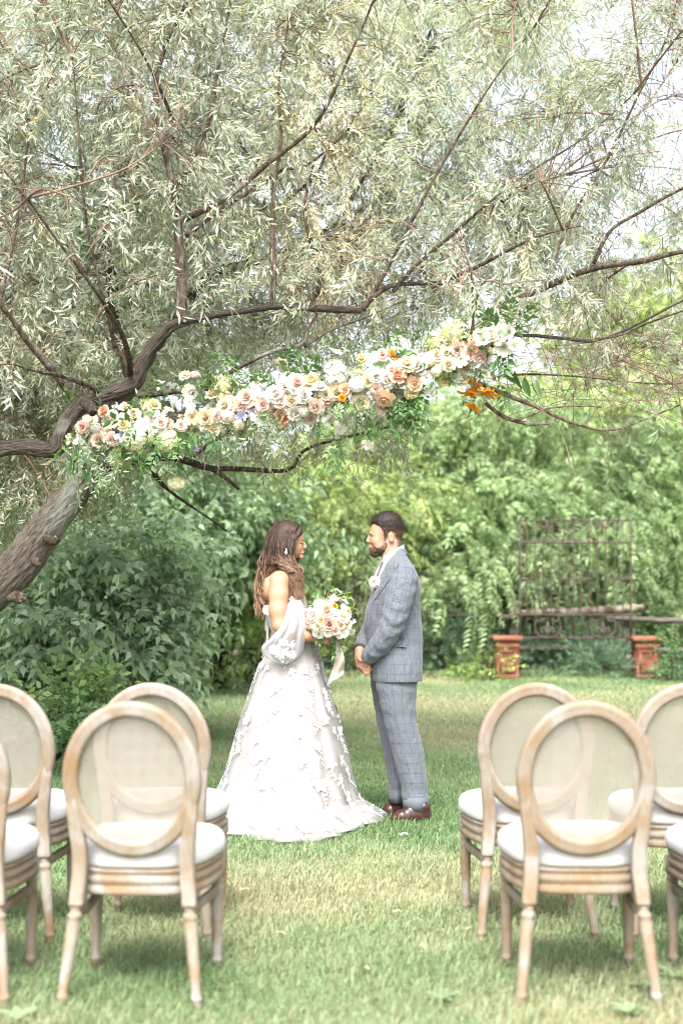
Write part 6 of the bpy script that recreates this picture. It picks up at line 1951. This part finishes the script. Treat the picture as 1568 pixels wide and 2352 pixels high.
# lace motifs that follow the skirt
rl = np.random.default_rng(28)
def motif(th0, t0, size, ang, seed, off=.0065):
    r_ = np.random.default_rng(seed)
    mb = MB()
    H_ = 1.15
    def place(U):   # U: local metres (x across, y down)
        ca, sa = math.cos(ang), math.sin(ang)
        X = U[:, 0] * ca - U[:, 1] * sa; Yd = U[:, 0] * sa + U[:, 1] * ca
        t = np.clip(t0 + Yd / H_, .01, .995)
        rad = np.interp(t, [0, .2, .5, .8, 1], [.13, .2, .3, .40, .6])
        th = th0 + X / rad
        Pp = skirt(th, t)
        nr = np.stack([np.cos(th), np.sin(th), .25 + .8 * (t > .85)], -1); nr /= np.linalg.norm(nr, axis=1)[:, None]
        return Pp + nr * (off + U[:, 2])[:, None]
    def leafp(cx, cy, a, L, w):
        v = np.array([0, .2, .45, .7, .9, 1.]); hw = np.array([.12, .62, 1, .8, .4, .05]) * w / 2
        pts = []
        for q, h_ in zip(v, hw):
            for u in (-1, 0, 1):
                pts.append((cx + math.cos(a) * q * L - math.sin(a) * u * h_, cy + math.sin(a) * q * L + math.cos(a) * u * h_, (.0025 if u == 0 else .0) + .004 * q * r_.random()))
        mb.add(place(np.array(pts)), grid_faces(6, 3, False))
    # a flower and a curling spray of leaves
    np_ = r_.integers(5, 8)
    for j in range(np_): leafp(0, 0, j * 2 * PI / np_ + r_.normal(0, .15), size * r_.uniform(.26, .36), size * .20)
    m_ = r_.integers(5, 10); curve = r_.normal(0, .5)
    for j in range(m_):
        q = (j + 1) / m_; x = math.sin(curve * q) * size * .9 * q; y = size * (.15 + .85 * q)
        leafp(x, y, PI / 2 + (1 if j % 2 else -1) * r_.uniform(.5, 1.0) + curve * q, size * r_.uniform(.18, .32) * (1.1 - .4 * q), size * .11)
    return mb.build('lace_applique', M['lace'], dress)
k = 0
for i in range(9):
    for j in range(17):
        t0 = .03 + .105 * i + rl.normal(0, .02); th0 = -PI + (j + .5 * (i % 2)) * 2 * PI / 17 + rl.normal(0, .12)
        if math.sin(th0) > .35: continue
        if rl.random() < .12: continue
        k += 1
        motif(th0, t0, rl.uniform(.075, .125) * (1 if i > 1 else .75), rl.normal(0, .5), 1000 + k)
for j in range(20):   # scattered motifs on the train
    motif(rl.uniform(-PI, .3), rl.uniform(.86, .95), rl.uniform(.08, .13), rl.uniform(-1.5, 1.5), 3000 + j)
# lace flowers on the bodice front and back edge
mb = MB()
for j in range(42):
    a = rl.uniform(-1.5, .5); py_ = rl.uniform(1376, 1462)
    tq = (py_ - 1380) / 86
    l, rt = np.interp(tq, [0, 1], [611, 631]), np.interp(tq, [0, .4, 1], [697, 710, 723]); hw = np.interp(tq, [0, .7, 1], [.168, .15, .132])
    a0, b0 = B(l, py_), B(rt, py_); c0 = np.array([(a0[0] + b0[0]) / 2 + (b0[0] - a0[0]) / 2 * math.cos(a), YBR + hw * math.sin(a), a0[2]])
    nrm = np.array([math.cos(a), math.sin(a) * .8, .1])
    m2 = MB()
    for q in range(6): petal(m2, q * PI / 3 + rl.normal(0, .1), .024, .016, d2(35), d2(0), .002, 0, .2, .3)
    R = rot_to(nrm[None], rl.uniform(0, 6, 1))[0]; R = np.stack([R[:, 1], R[:, 2], R[:, 0]], 1)
    mb.add(np.concatenate(m2.v) @ R.T + c0 + nrm * .004, np.concatenate(m2.f))
mb.build('lace_flowers', M['lace'], dress)['kind'] = 'stuff'
# draped sleeve on the near arm
Lf = catmull([(664, 1382, -.18), (659, 1408, -.25), (648, 1436, -.275), (626, 1462, -.27), (606, 1481, -.24), (609, 1500, -.22), (632, 1514, -.22), (650, 1518, -.22)], 40)
Rt = catmull([(694, 1376, -.14), (702, 1408, -.19), (705, 1440, -.215), (702, 1462, -.215), (698, 1482, -.21), (692, 1500, -.20), (678, 1512, -.20), (662, 1518, -.21)], 40)
V = []
nu = 26
for i in range(40):
    v_ = i / 39
    for j in range(nu):
        u = j / (nu - 1)
        q = Lf[i] * (1 - u) + Rt[i] * u
        bul = math.sin(PI * u) * (.035 + .03 * v_)
        fd = .011 * math.sin(17 * u + 5 * v_ * (1 - u) + 1) * min(1, v_ * 3 + .3) + .006 * math.sin(31 * u - 7 * v_)
        V.append(B(q[0], q[1] + 3 * math.sin(9 * u) * v_, q[2] - bul + fd))
slv = mesh('draped_sleeve', np.array(V), grid_faces(40, nu, False), M['drape'], dress)
V2 = np.array(V) + [0.004, .05, -.004]   # second layer of the folded cloth
mesh('draped_sleeve', V2, grid_faces(40, nu, False), M['drape'], dress)
# lace on the drape
for (cx, cy, sz, dyo) in ((650, 1492, 17, -.285), (668, 1475, 13, -.27), (634, 1487, 12, -.27), (672, 1498, 11, -.26), (655, 1470, 10, -.295), (682, 1450, 10, -.245), (690, 1425, 10, -.225), (676, 1432, 9, -.25), (684, 1405, 8, -.21)):
    mb = MB(); m2 = MB()
    for q in range(11): petal(m2, q * 2 * PI / 11 + rl.normal(0, .08), br(sz), br(sz) * .36, d2(25 + rl.normal(0, 8)), d2(-4), br(1.5), 0, .2, .6, nv=4)
    for q in range(6): petal(m2, q * PI / 3, br(sz) * .45, br(sz) * .3, d2(50), d2(20), 0, .002, .2, .5)
    Vv = np.concatenate(m2.v); Vv = np.stack([Vv[:, 0], -Vv[:, 2], Vv[:, 1] * .85], -1) + B(cx, cy, dyo)
    mb.add(Vv, np.concatenate(m2.f)); mb.build('lace_applique', M['lace'], dress)
# sleeve band that passes behind her back, and the lacing strings
for (pts) in (((616, 1404, .02), (612, 1430, .0), (613, 1462, -.01), (612, 1476, -.02)), ((619, 1402, .0), (617, 1432, -.03), (616, 1455, -.03), (617, 1470, -.03)), ((614, 1400, .04), (609.5, 1425, .03), (609.5, 1450, .02))):
    P = catmull([B(*q) for q in pts], 12); mesh('lacing_ribbon', *tube(P, .0035, 6, True), M['lace'], dress)
mb = MB()
for q in range(7): petal(mb, q * .9, .03, .022, d2(30), d2(-10), 0, 0, .2, .3)
Vv = np.concatenate(mb.v); Vv = np.stack([Vv[:, 0], -Vv[:, 2], Vv[:, 1]], -1) + B(617, 1400, -.13)
mesh('bow', Vv, np.concatenate(mb.f), M['lace'], dress)

# ---------------------------------------------------------------- bouquet
bq = empty('bouquet', BZ(1100, 1800, -.14))
tag(bq, 'round bridal bouquet of pale roses with taupe ribbon held by the bride', 'bouquet')
BC = BZ(1130, 1520, -.14)
s = ('1090,1385,98,re 1125,1565,98,rp 910,1440,88,rb 1310,1480,88,rc 1010,1520,75,ry 840,1565,75,rb 970,1690,82,rw 1110,1695,58,rw 980,1290,80,hw 1280,1580,66,re 1210,1665,66,rb 800,1420,56,rb 1215,1405,62,fw 1330,1350,58,cw 1200,1330,42,nO 1375,1385,36,nO 1345,1260,58,fw 1150,1270,48,fw '
     '1450,1530,55,fB 1380,1570,54,rb 1330,1700,72,cw 1430,1690,62,cw 1270,1730,52,cw 1300,1640,48,fB 1265,1120,34,fw 1180,1180,32,fw 1180,1480,40,fd 960,1600,50,rc 900,1620,50,hg 1200,1230,50,hw 1060,1300,50,rw 1400,1450,45,fw 1240,1540,50,rb 1060,1620,55,rc')
for it in s.split():
    a, b, rr_, kc = it.split(',')
    p2 = BZ(float(a), float(b), 0)
    dx, dz = (p2[0] - BC[0]) / .15, (p2[2] - BC[2]) / .15
    q = math.sqrt(max(0, 1 - dx * dx - dz * dz))
    pos = np.array([p2[0], BC[1] - .115 * q - .02, p2[2]])
    flower(code[kc[0]], cc[kc[1]], pos, np.array([dx * .9, -.35 - q, dz * .9]) + rf.normal(0, .15, 3), float(rr_) * .16 * BM * 1.08, bq)
for i in range(26):   # back of the bouquet
    d = rf.normal(0, 1, 3); d[1] = abs(d[1]); d /= np.linalg.norm(d)
    flower(rf.choice(['rose', 'rose', 'floret', 'hydrangea']), cc[rf.choice(cols)], BC + d * [.13, .11, .12], d, rf.uniform(.028, .04), bq)
for i in range(34):
    d = rf.normal(0, 1, 3); d /= np.linalg.norm(d)
    put_mesh('leaf_sprig', SP[rf.integers(0, 6)], BC + d * .07, d, rf.uniform(-2, 2), rf.uniform(.45, .7), bq)
for i in range(4):
    put_mesh('leaf_sprig', SP[rf.integers(0, 3) * 2 + i % 2], BZ(1190 + rf.normal(0, 14), 1730 + rf.normal(0, 12), -.2), (rf.normal(0, .2), -.1, -1), rf.uniform(-2, 2), rf.uniform(.5, .75), bq)
for pts in (((1080, 1260), (1110, 1130), (1180, 1090), (1240, 1105)), ((1150, 1250), (1220, 1180), (1430, 1130)), ((1350, 1330), (1450, 1350), (1525, 1400), (1520, 1480)), ((1010, 1225), (1060, 1230), (1130, 1260)), ((1280, 1200), (1400, 1200), (1480, 1250)), ((1250, 1200), (1440, 1230), (1470, 1340))):
    P = catmull([BZ(a, b, -.17) for a, b in pts], 14); mesh('tendril', *tube(P, .0018, 4, True), M['stem'], bq)
for i in range(16):
    a = rf.uniform(0, 2 * PI); rr_ = .022 * math.sqrt(rf.random())
    top = BZ(1120, 1640, -.14) + [rr_ * math.cos(a), rr_ * math.sin(a), 0]
    grip = BZ(1090, 1795, -.145) + [rr_ * .55 * math.cos(a), rr_ * .55 * math.sin(a), 0]
    end = BZ(1020 + rf.normal(0, 35), 1960 + rf.normal(0, 18), -.15 + rr_ * math.sin(a) * 1.4)
    mesh('stem', *tube(catmull([top, grip, end], 8), .0034, 5, True), M['stem'], bq)
Pc = [(771, 1466, -.17), (777, 1490, -.185), (780, 1515, -.175), (775, 1540, -.18), (770, 1556, -.185)]
Pm = catmull([B(*q) for q in Pc], 22)
wd = np.interp(np.linspace(0, 1, 22), [0, .2, 1], [.010, .022, .043]); V = []
for i in range(22):
    for u in np.linspace(-1, 1, 7):
        V.append(Pm[i] + [u * wd[i], .014 * math.sin(u * 2.4 + i * .35) + .01 * math.sin(i * .5), (i / 21)**4 * u * .026])
mesh('ribbon', np.array(V), grid_faces(22, 7, False), M['ribbon'], bq)
V, F = tube(np.linspace(BZ(1105, 1760, -.14), BZ(1080, 1830, -.145), 6), .019, 14, True); mesh('wrap', V, F, M['ribbon'], bq)

# ================================================================== CHAIRS
def make_chair():
    root = empty('oval_back_chair', (0, 0, 0))
    tilt = math.radians(9)
    oc = np.array([0, -.262, .747])
    def ov(x, z, y=0.0):   # back plane: leans backwards
        return np.array([x, oc[1] - math.tan(tilt) * z + y, oc[2] + z])
    # oval frame with a rounded moulded section
    n = 64; th = np.arange(n) * 2 * PI / n
    sec = [(-.027, -.010), (-.023, -.019), (-.010, -.022), (.005, -.018), (.012, -.021), (.022, -.017), (.027, -.006), (.027, .008), (.020, .019), (-.018, .019), (-.027, .010)]
    rings = []
    for a in th:
        e = np.array([math.cos(a), math.sin(a)])
        nrm = np.array([math.cos(a) / .206, math.sin(a) / .236]); nrm /= np.linalg.norm(nrm)
        rings.append([ov(*(np.array([.206 * e[0], .236 * e[1]]) + nrm * (-u)), v) for u, v in sec])
    R = np.array(rings); m_ = len(sec)
    i = np.arange(n)[:, None]; j = np.arange(m_)[None]
    f = np.stack([i * m_ + j, i * m_ + (j + 1) % m_, ((i + 1) % n) * m_ + (j + 1) % m_, ((i + 1) % n) * m_ + j], -1).reshape(-1, 4)
    fr = mesh('back_frame', R.reshape(-1, 3), f, M['oak'], root)
    # woven panel, slightly bowed
    rr_ = np.linspace(0, 1, 9)
    V = [ov(0, 0, .012)]
    for q in rr_[1:]:
        for a in th: V.append(ov(.184 * q * math.cos(a), .214 * q * math.sin(a), .002 + .010 * (1 - q * q)))
    V = np.array(V); F = [grid_faces(8, n, True) + 1, np.array([[0, 1 + (q + 1) % n, 1 + q] for q in range(n)])]
    mesh('woven_panel', V, F, M['cane'], root)
    # rear posts running into the splayed rear legs
    for sg in (-1, 1):
        pts = [(.203, -.263, .73), (.202, -.254, .67), (.193, -.242, .59), (.181, -.228, .51), (.181, -.222, .43), (.187, -.226, .37), (.190, -.232, .325)]
        P = catmull([(sg * a, b, c_) for a, b, c_ in pts], 20)
        T, N, Bn = frames(P)
        hx = np.interp(np.linspace(0, 1, 20), [0, .15, .45, 1], [.006, .018, .026, .025]); hy = np.interp(np.linspace(0, 1, 20), [0, .2, .5, 1], [.008, .018, .023, .024])
        rg = [sup_ring(p[0], p[1], p[2], a, b, 16, 4.5) for p, a, b in zip(P, hx, hy)]
        mesh('rear_post', *loft(rg), M['oak'], root)
        # turned and fluted lower leg
        zz = np.array([.325, .318, .312, .303, .297, .288, .283, .27, .20, .12, .055, .048, .040, .034, .028, .015, .0])
        rd = np.array([.020, .0215, .018, .018, .024, .024, .0205, .0225, .021, .019, .0165, .0165, .020, .020, .0155, .0145, .013])
        rg = []
        nn = 32
        for z, r_ in zip(zz, rd):
            k = (.325 - z) / .325
            cx, cy = sg * (.190 + .037 * k), -.232 - .055 * k
            a = np.arange(nn) * 2 * PI / nn
            fl = 1 - (.09 * np.clip(np.cos(8 * a), 0, 1) if .06 < z < .265 else 0)
            rg.append(np.stack([cx + r_ * fl * np.cos(a), cy + r_ * fl * np.sin(a), np.full(nn, z)], -1))
        mesh('rear_leg', *loft(rg), M['oak'], root)
        # front leg
        zz = np.array([.40, .345, .340, .330, .322, .315, .30, .295, .285, .27, .18, .055, .048, .040, .034, .028, .0])
        rd = np.array([.026, .026, .021, .020, .025, .021, .021, .025, .021, .0225, .0205, .0165, .0165, .020, .020, .0155, .013])
        rg = []
        for z, r_ in zip(zz, rd):
            a = np.arange(nn) * 2 * PI / nn
            fl = 1 - (.09 * np.clip(np.cos(8 * a), 0, 1) if .06 < z < .265 else 0)
            rg.append(np.stack([sg * .222 + r_ * fl * np.cos(a), .212 + r_ * fl * np.sin(a), np.full(nn, z)], -1))
        mesh('front_leg', *loft(rg), M['oak'], root)
        # side stretcher
        P = catmull([(sg * .196, -.236, .300), (sg * .186, -.1, .288), (sg * .196, .06, .284), (sg * .220, .200, .288)], 14)
        rg = []
        T, N, Bn = frames(P)
        for p, nrm in zip(P, N):
            rg.append([p + nrm * (.010 * cx) + np.array([0, 0, .017 * cz]) for cx, cz in ((-1, -.8), (-.7, -1), (.7, -1), (1, -.8), (1, .8), (.7, 1), (-.7, 1), (-1, .8))])
        mesh('stretcher', *loft(np.array(rg)), M['oak'], root)
    # seat outline: rounded trapezoid
    def outline(k, n_=72):
        a = np.arange(n_) * 2 * PI / n_
        c, s_ = np.cos(a), np.sin(a)
        y = .018 + .232 * np.sign(s_) * np.abs(s_)**(2 / 3.6)
        wd = .242 + .036 * (y / .24)
        x = wd * np.sign(c) * np.abs(c)**(2 / 3.4)
        y = y + .03 * np.clip(s_, 0, 1) * (1 - (x / .28)**2)
        return np.stack([x * k, .018 + (y - .018) * k], -1)
    def orings(prof):
        return [np.concatenate([outline(k), np.full((72, 1), z)], 1) for k, z in prof]
    mesh('seat_rail', *loft(orings([(.93, .352), (.975, .352), (.985, .360), (.985, .374), (.965, .380), (.965, .388), (.99, .394), (.99, .408), (.97, .414), (.97, .424), (.99, .428), (.99, .438), (.96, .440)])), M['oak'], root)
    prof = [(.95, .4405), (1.0, .446), (1.02, .458), (1.022, .474), (1.01, .492), (.975, .508), (.90, .521), (.75, .530), (.5, .536), (.2, .539)]
    rg = np.array(orings(prof))
    # cushion gives way round the two rear posts
    for sg in (-1, 1):
        d = rg[..., :2] - np.array([sg * .181, -.222])
        k = np.exp(-(np.sum(d**2, -1) / .038**2))
        rg[..., 1] += .035 * k; rg[..., 0] -= sg * .012 * k
    rg[..., 2] += .0022 * sn(rg.reshape(-1, 3), 22, 4).reshape(rg.shape[:2]) * (np.arange(10) > 3)[:, None]
    mesh('seat_cushion', *loft(rg), M['linen'], root)
    return root
chair0 = make_chair()
spots = [(-.684, 4.78 + .262, -3, 'nearest left chair in front with its whole oval back in view'),
         (-.737, 5.66 + .262, -2, 'chair half hidden behind the nearest left chair'),
         (-1.36, 5.62 + .262, 1, 'chair cut by the left edge, in the second row'),
         (-1.345, 4.78 + .262, 2, 'chair of the front row at the left edge, mostly out of frame'),
         (.822, 4.80 + .262, -1, 'nearest right chair in front with its whole oval back in view'),
         (.758, 5.66 + .262, 2, 'chair partly hidden behind the nearest right chair'),
         (1.375, 5.64 + .262, -2, 'chair cut by the right edge, in the second row'),
         (1.43, 4.80 + .262, -1, 'chair of the front row at the right edge, only its seat in view')]
for i, (x, y, a, lab) in enumerate(spots):
    if i == 0: c_ = chair0
    else:
        c_ = chair0.copy(); C.objects.link(c_)
        for ch in chair0.children:
            d = ch.copy(); C.objects.link(d); d.parent = c_
    c_.location = (x, y, 0); c_.rotation_euler = (0, 0, math.radians(a))
    tag(c_, lab, 'chair', 'weathered oak oval back chairs with white cushions')

# ================================================================== SMALL THINGS ON THE GRASS
rp = np.random.default_rng(91)
def fallen(px_, py_, L, w_, col, name, lab, cat, group=None):
    Y = FPX * CAM_H / (py_ - 1340.0)
    p = W(px_, py_, Y); p[2] = .045
    mb = MB()
    for q in range(2 if name == 'fallen_petal' else 1):
        v = np.linspace(0, 1, 5); u = np.linspace(-1, 1, 3)
        hw = w_ / 2 * np.sin((.12 + .8 * v) * PI)**.7
        V = np.stack([(v[:, None] - .5) * L + 0 * u[None], u[None] * hw[:, None], .2 * w_ * np.abs(u)[None] + .15 * L * np.sin(v * 3)[:, None]], -1).reshape(-1, 3)
        a = rp.uniform(0, 6); c_, s_ = math.cos(a), math.sin(a)
        V = V @ np.array([[c_, s_, 0], [-s_, c_, 0], [0, 0, 1]]) + p + [q * L * .5, q * .01, 0]
        mb.add(V, grid_faces(5, 3, False), np.asarray(col))
    return tag(mb.build(name, M['fl_leaf'], None), lab, cat, group)
fallen(920, 1930, .04, .028, (.80, .80, .84), 'fallen_petal', 'white fallen petals on the grass in front of the shoes of the groom', 'petal')
dl = [(1160, 1755), (700, 1965), (860, 1995), (1010, 1660), (1240, 1690), (1060, 1880), (560, 2060), (640, 2160), (905, 2110), (1090, 1985), (830, 2240), (1020, 1770), (1130, 1640), (450, 1650), (960, 2190), (700, 2085), (1080, 2150), (1210, 2040)]
dlw = ['midway between the groom and the right rear chair', 'just in front of the hem of the gown', 'below the right tip of the gown hem', 'far behind the trousers of the groom', 'far right of the groom above the right chairs', 'beside the seat of the right rear chair',
       'right of the nearest left chair', 'in the aisle near the left rear leg', 'in the middle of the aisle', 'left of the right rear chair legs', 'in the near aisle towards the left', 'close behind the shoes of the groom', 'in the distance right of the jacket hem',
       'far left above the left chairs', 'near the camera in the middle aisle', 'in the aisle halfway to the left chair', 'left of the nearest right chair', 'under the right rear chair']
for i, (a, b) in enumerate(dl):
    fallen(a + rp.normal(0, 6), b, rp.uniform(.035, .06), rp.uniform(.012, .02), np.array([.52, .42, .24]) * rp.uniform(.8, 1.3), 'fallen_leaf', 'dry straw coloured leaf on the lawn ' + dlw[i], 'leaf', 'dry leaves scattered on the lawn')
wg = 'low broad leaved weeds in the lawn'
for i, (a, b, n, lab) in enumerate(((1490, 2262, 9, 'pale broad leaved weed in the grass by the bottom right chair leg'), (1440, 2320, 7, 'pale broad leaved weed at the bottom right corner'), (1548, 2240, 7, 'broad leaved weed at the right edge by the chair'),
                                    (40, 2335, 8, 'broad leaved weed in the bottom left corner'), (1010, 2290, 6, 'small weed rosette in the near aisle'))):
    Y = FPX * CAM_H / (b - 1340.0)
    p = W(a, b, Y); p[2] = .012
    root = empty('weed_plant', p); tag(root, lab, 'weed', wg)
    for q in range(n):
        az = q * 2.4 + rp.normal(0, .2)
        put_mesh('leaf', FL['biggrey'], p, (math.cos(az), math.sin(az), .55 + rp.normal(0, .15)), 0.0, rp.uniform(.055, .085), root)
print('objects', len(bpy.data.objects))
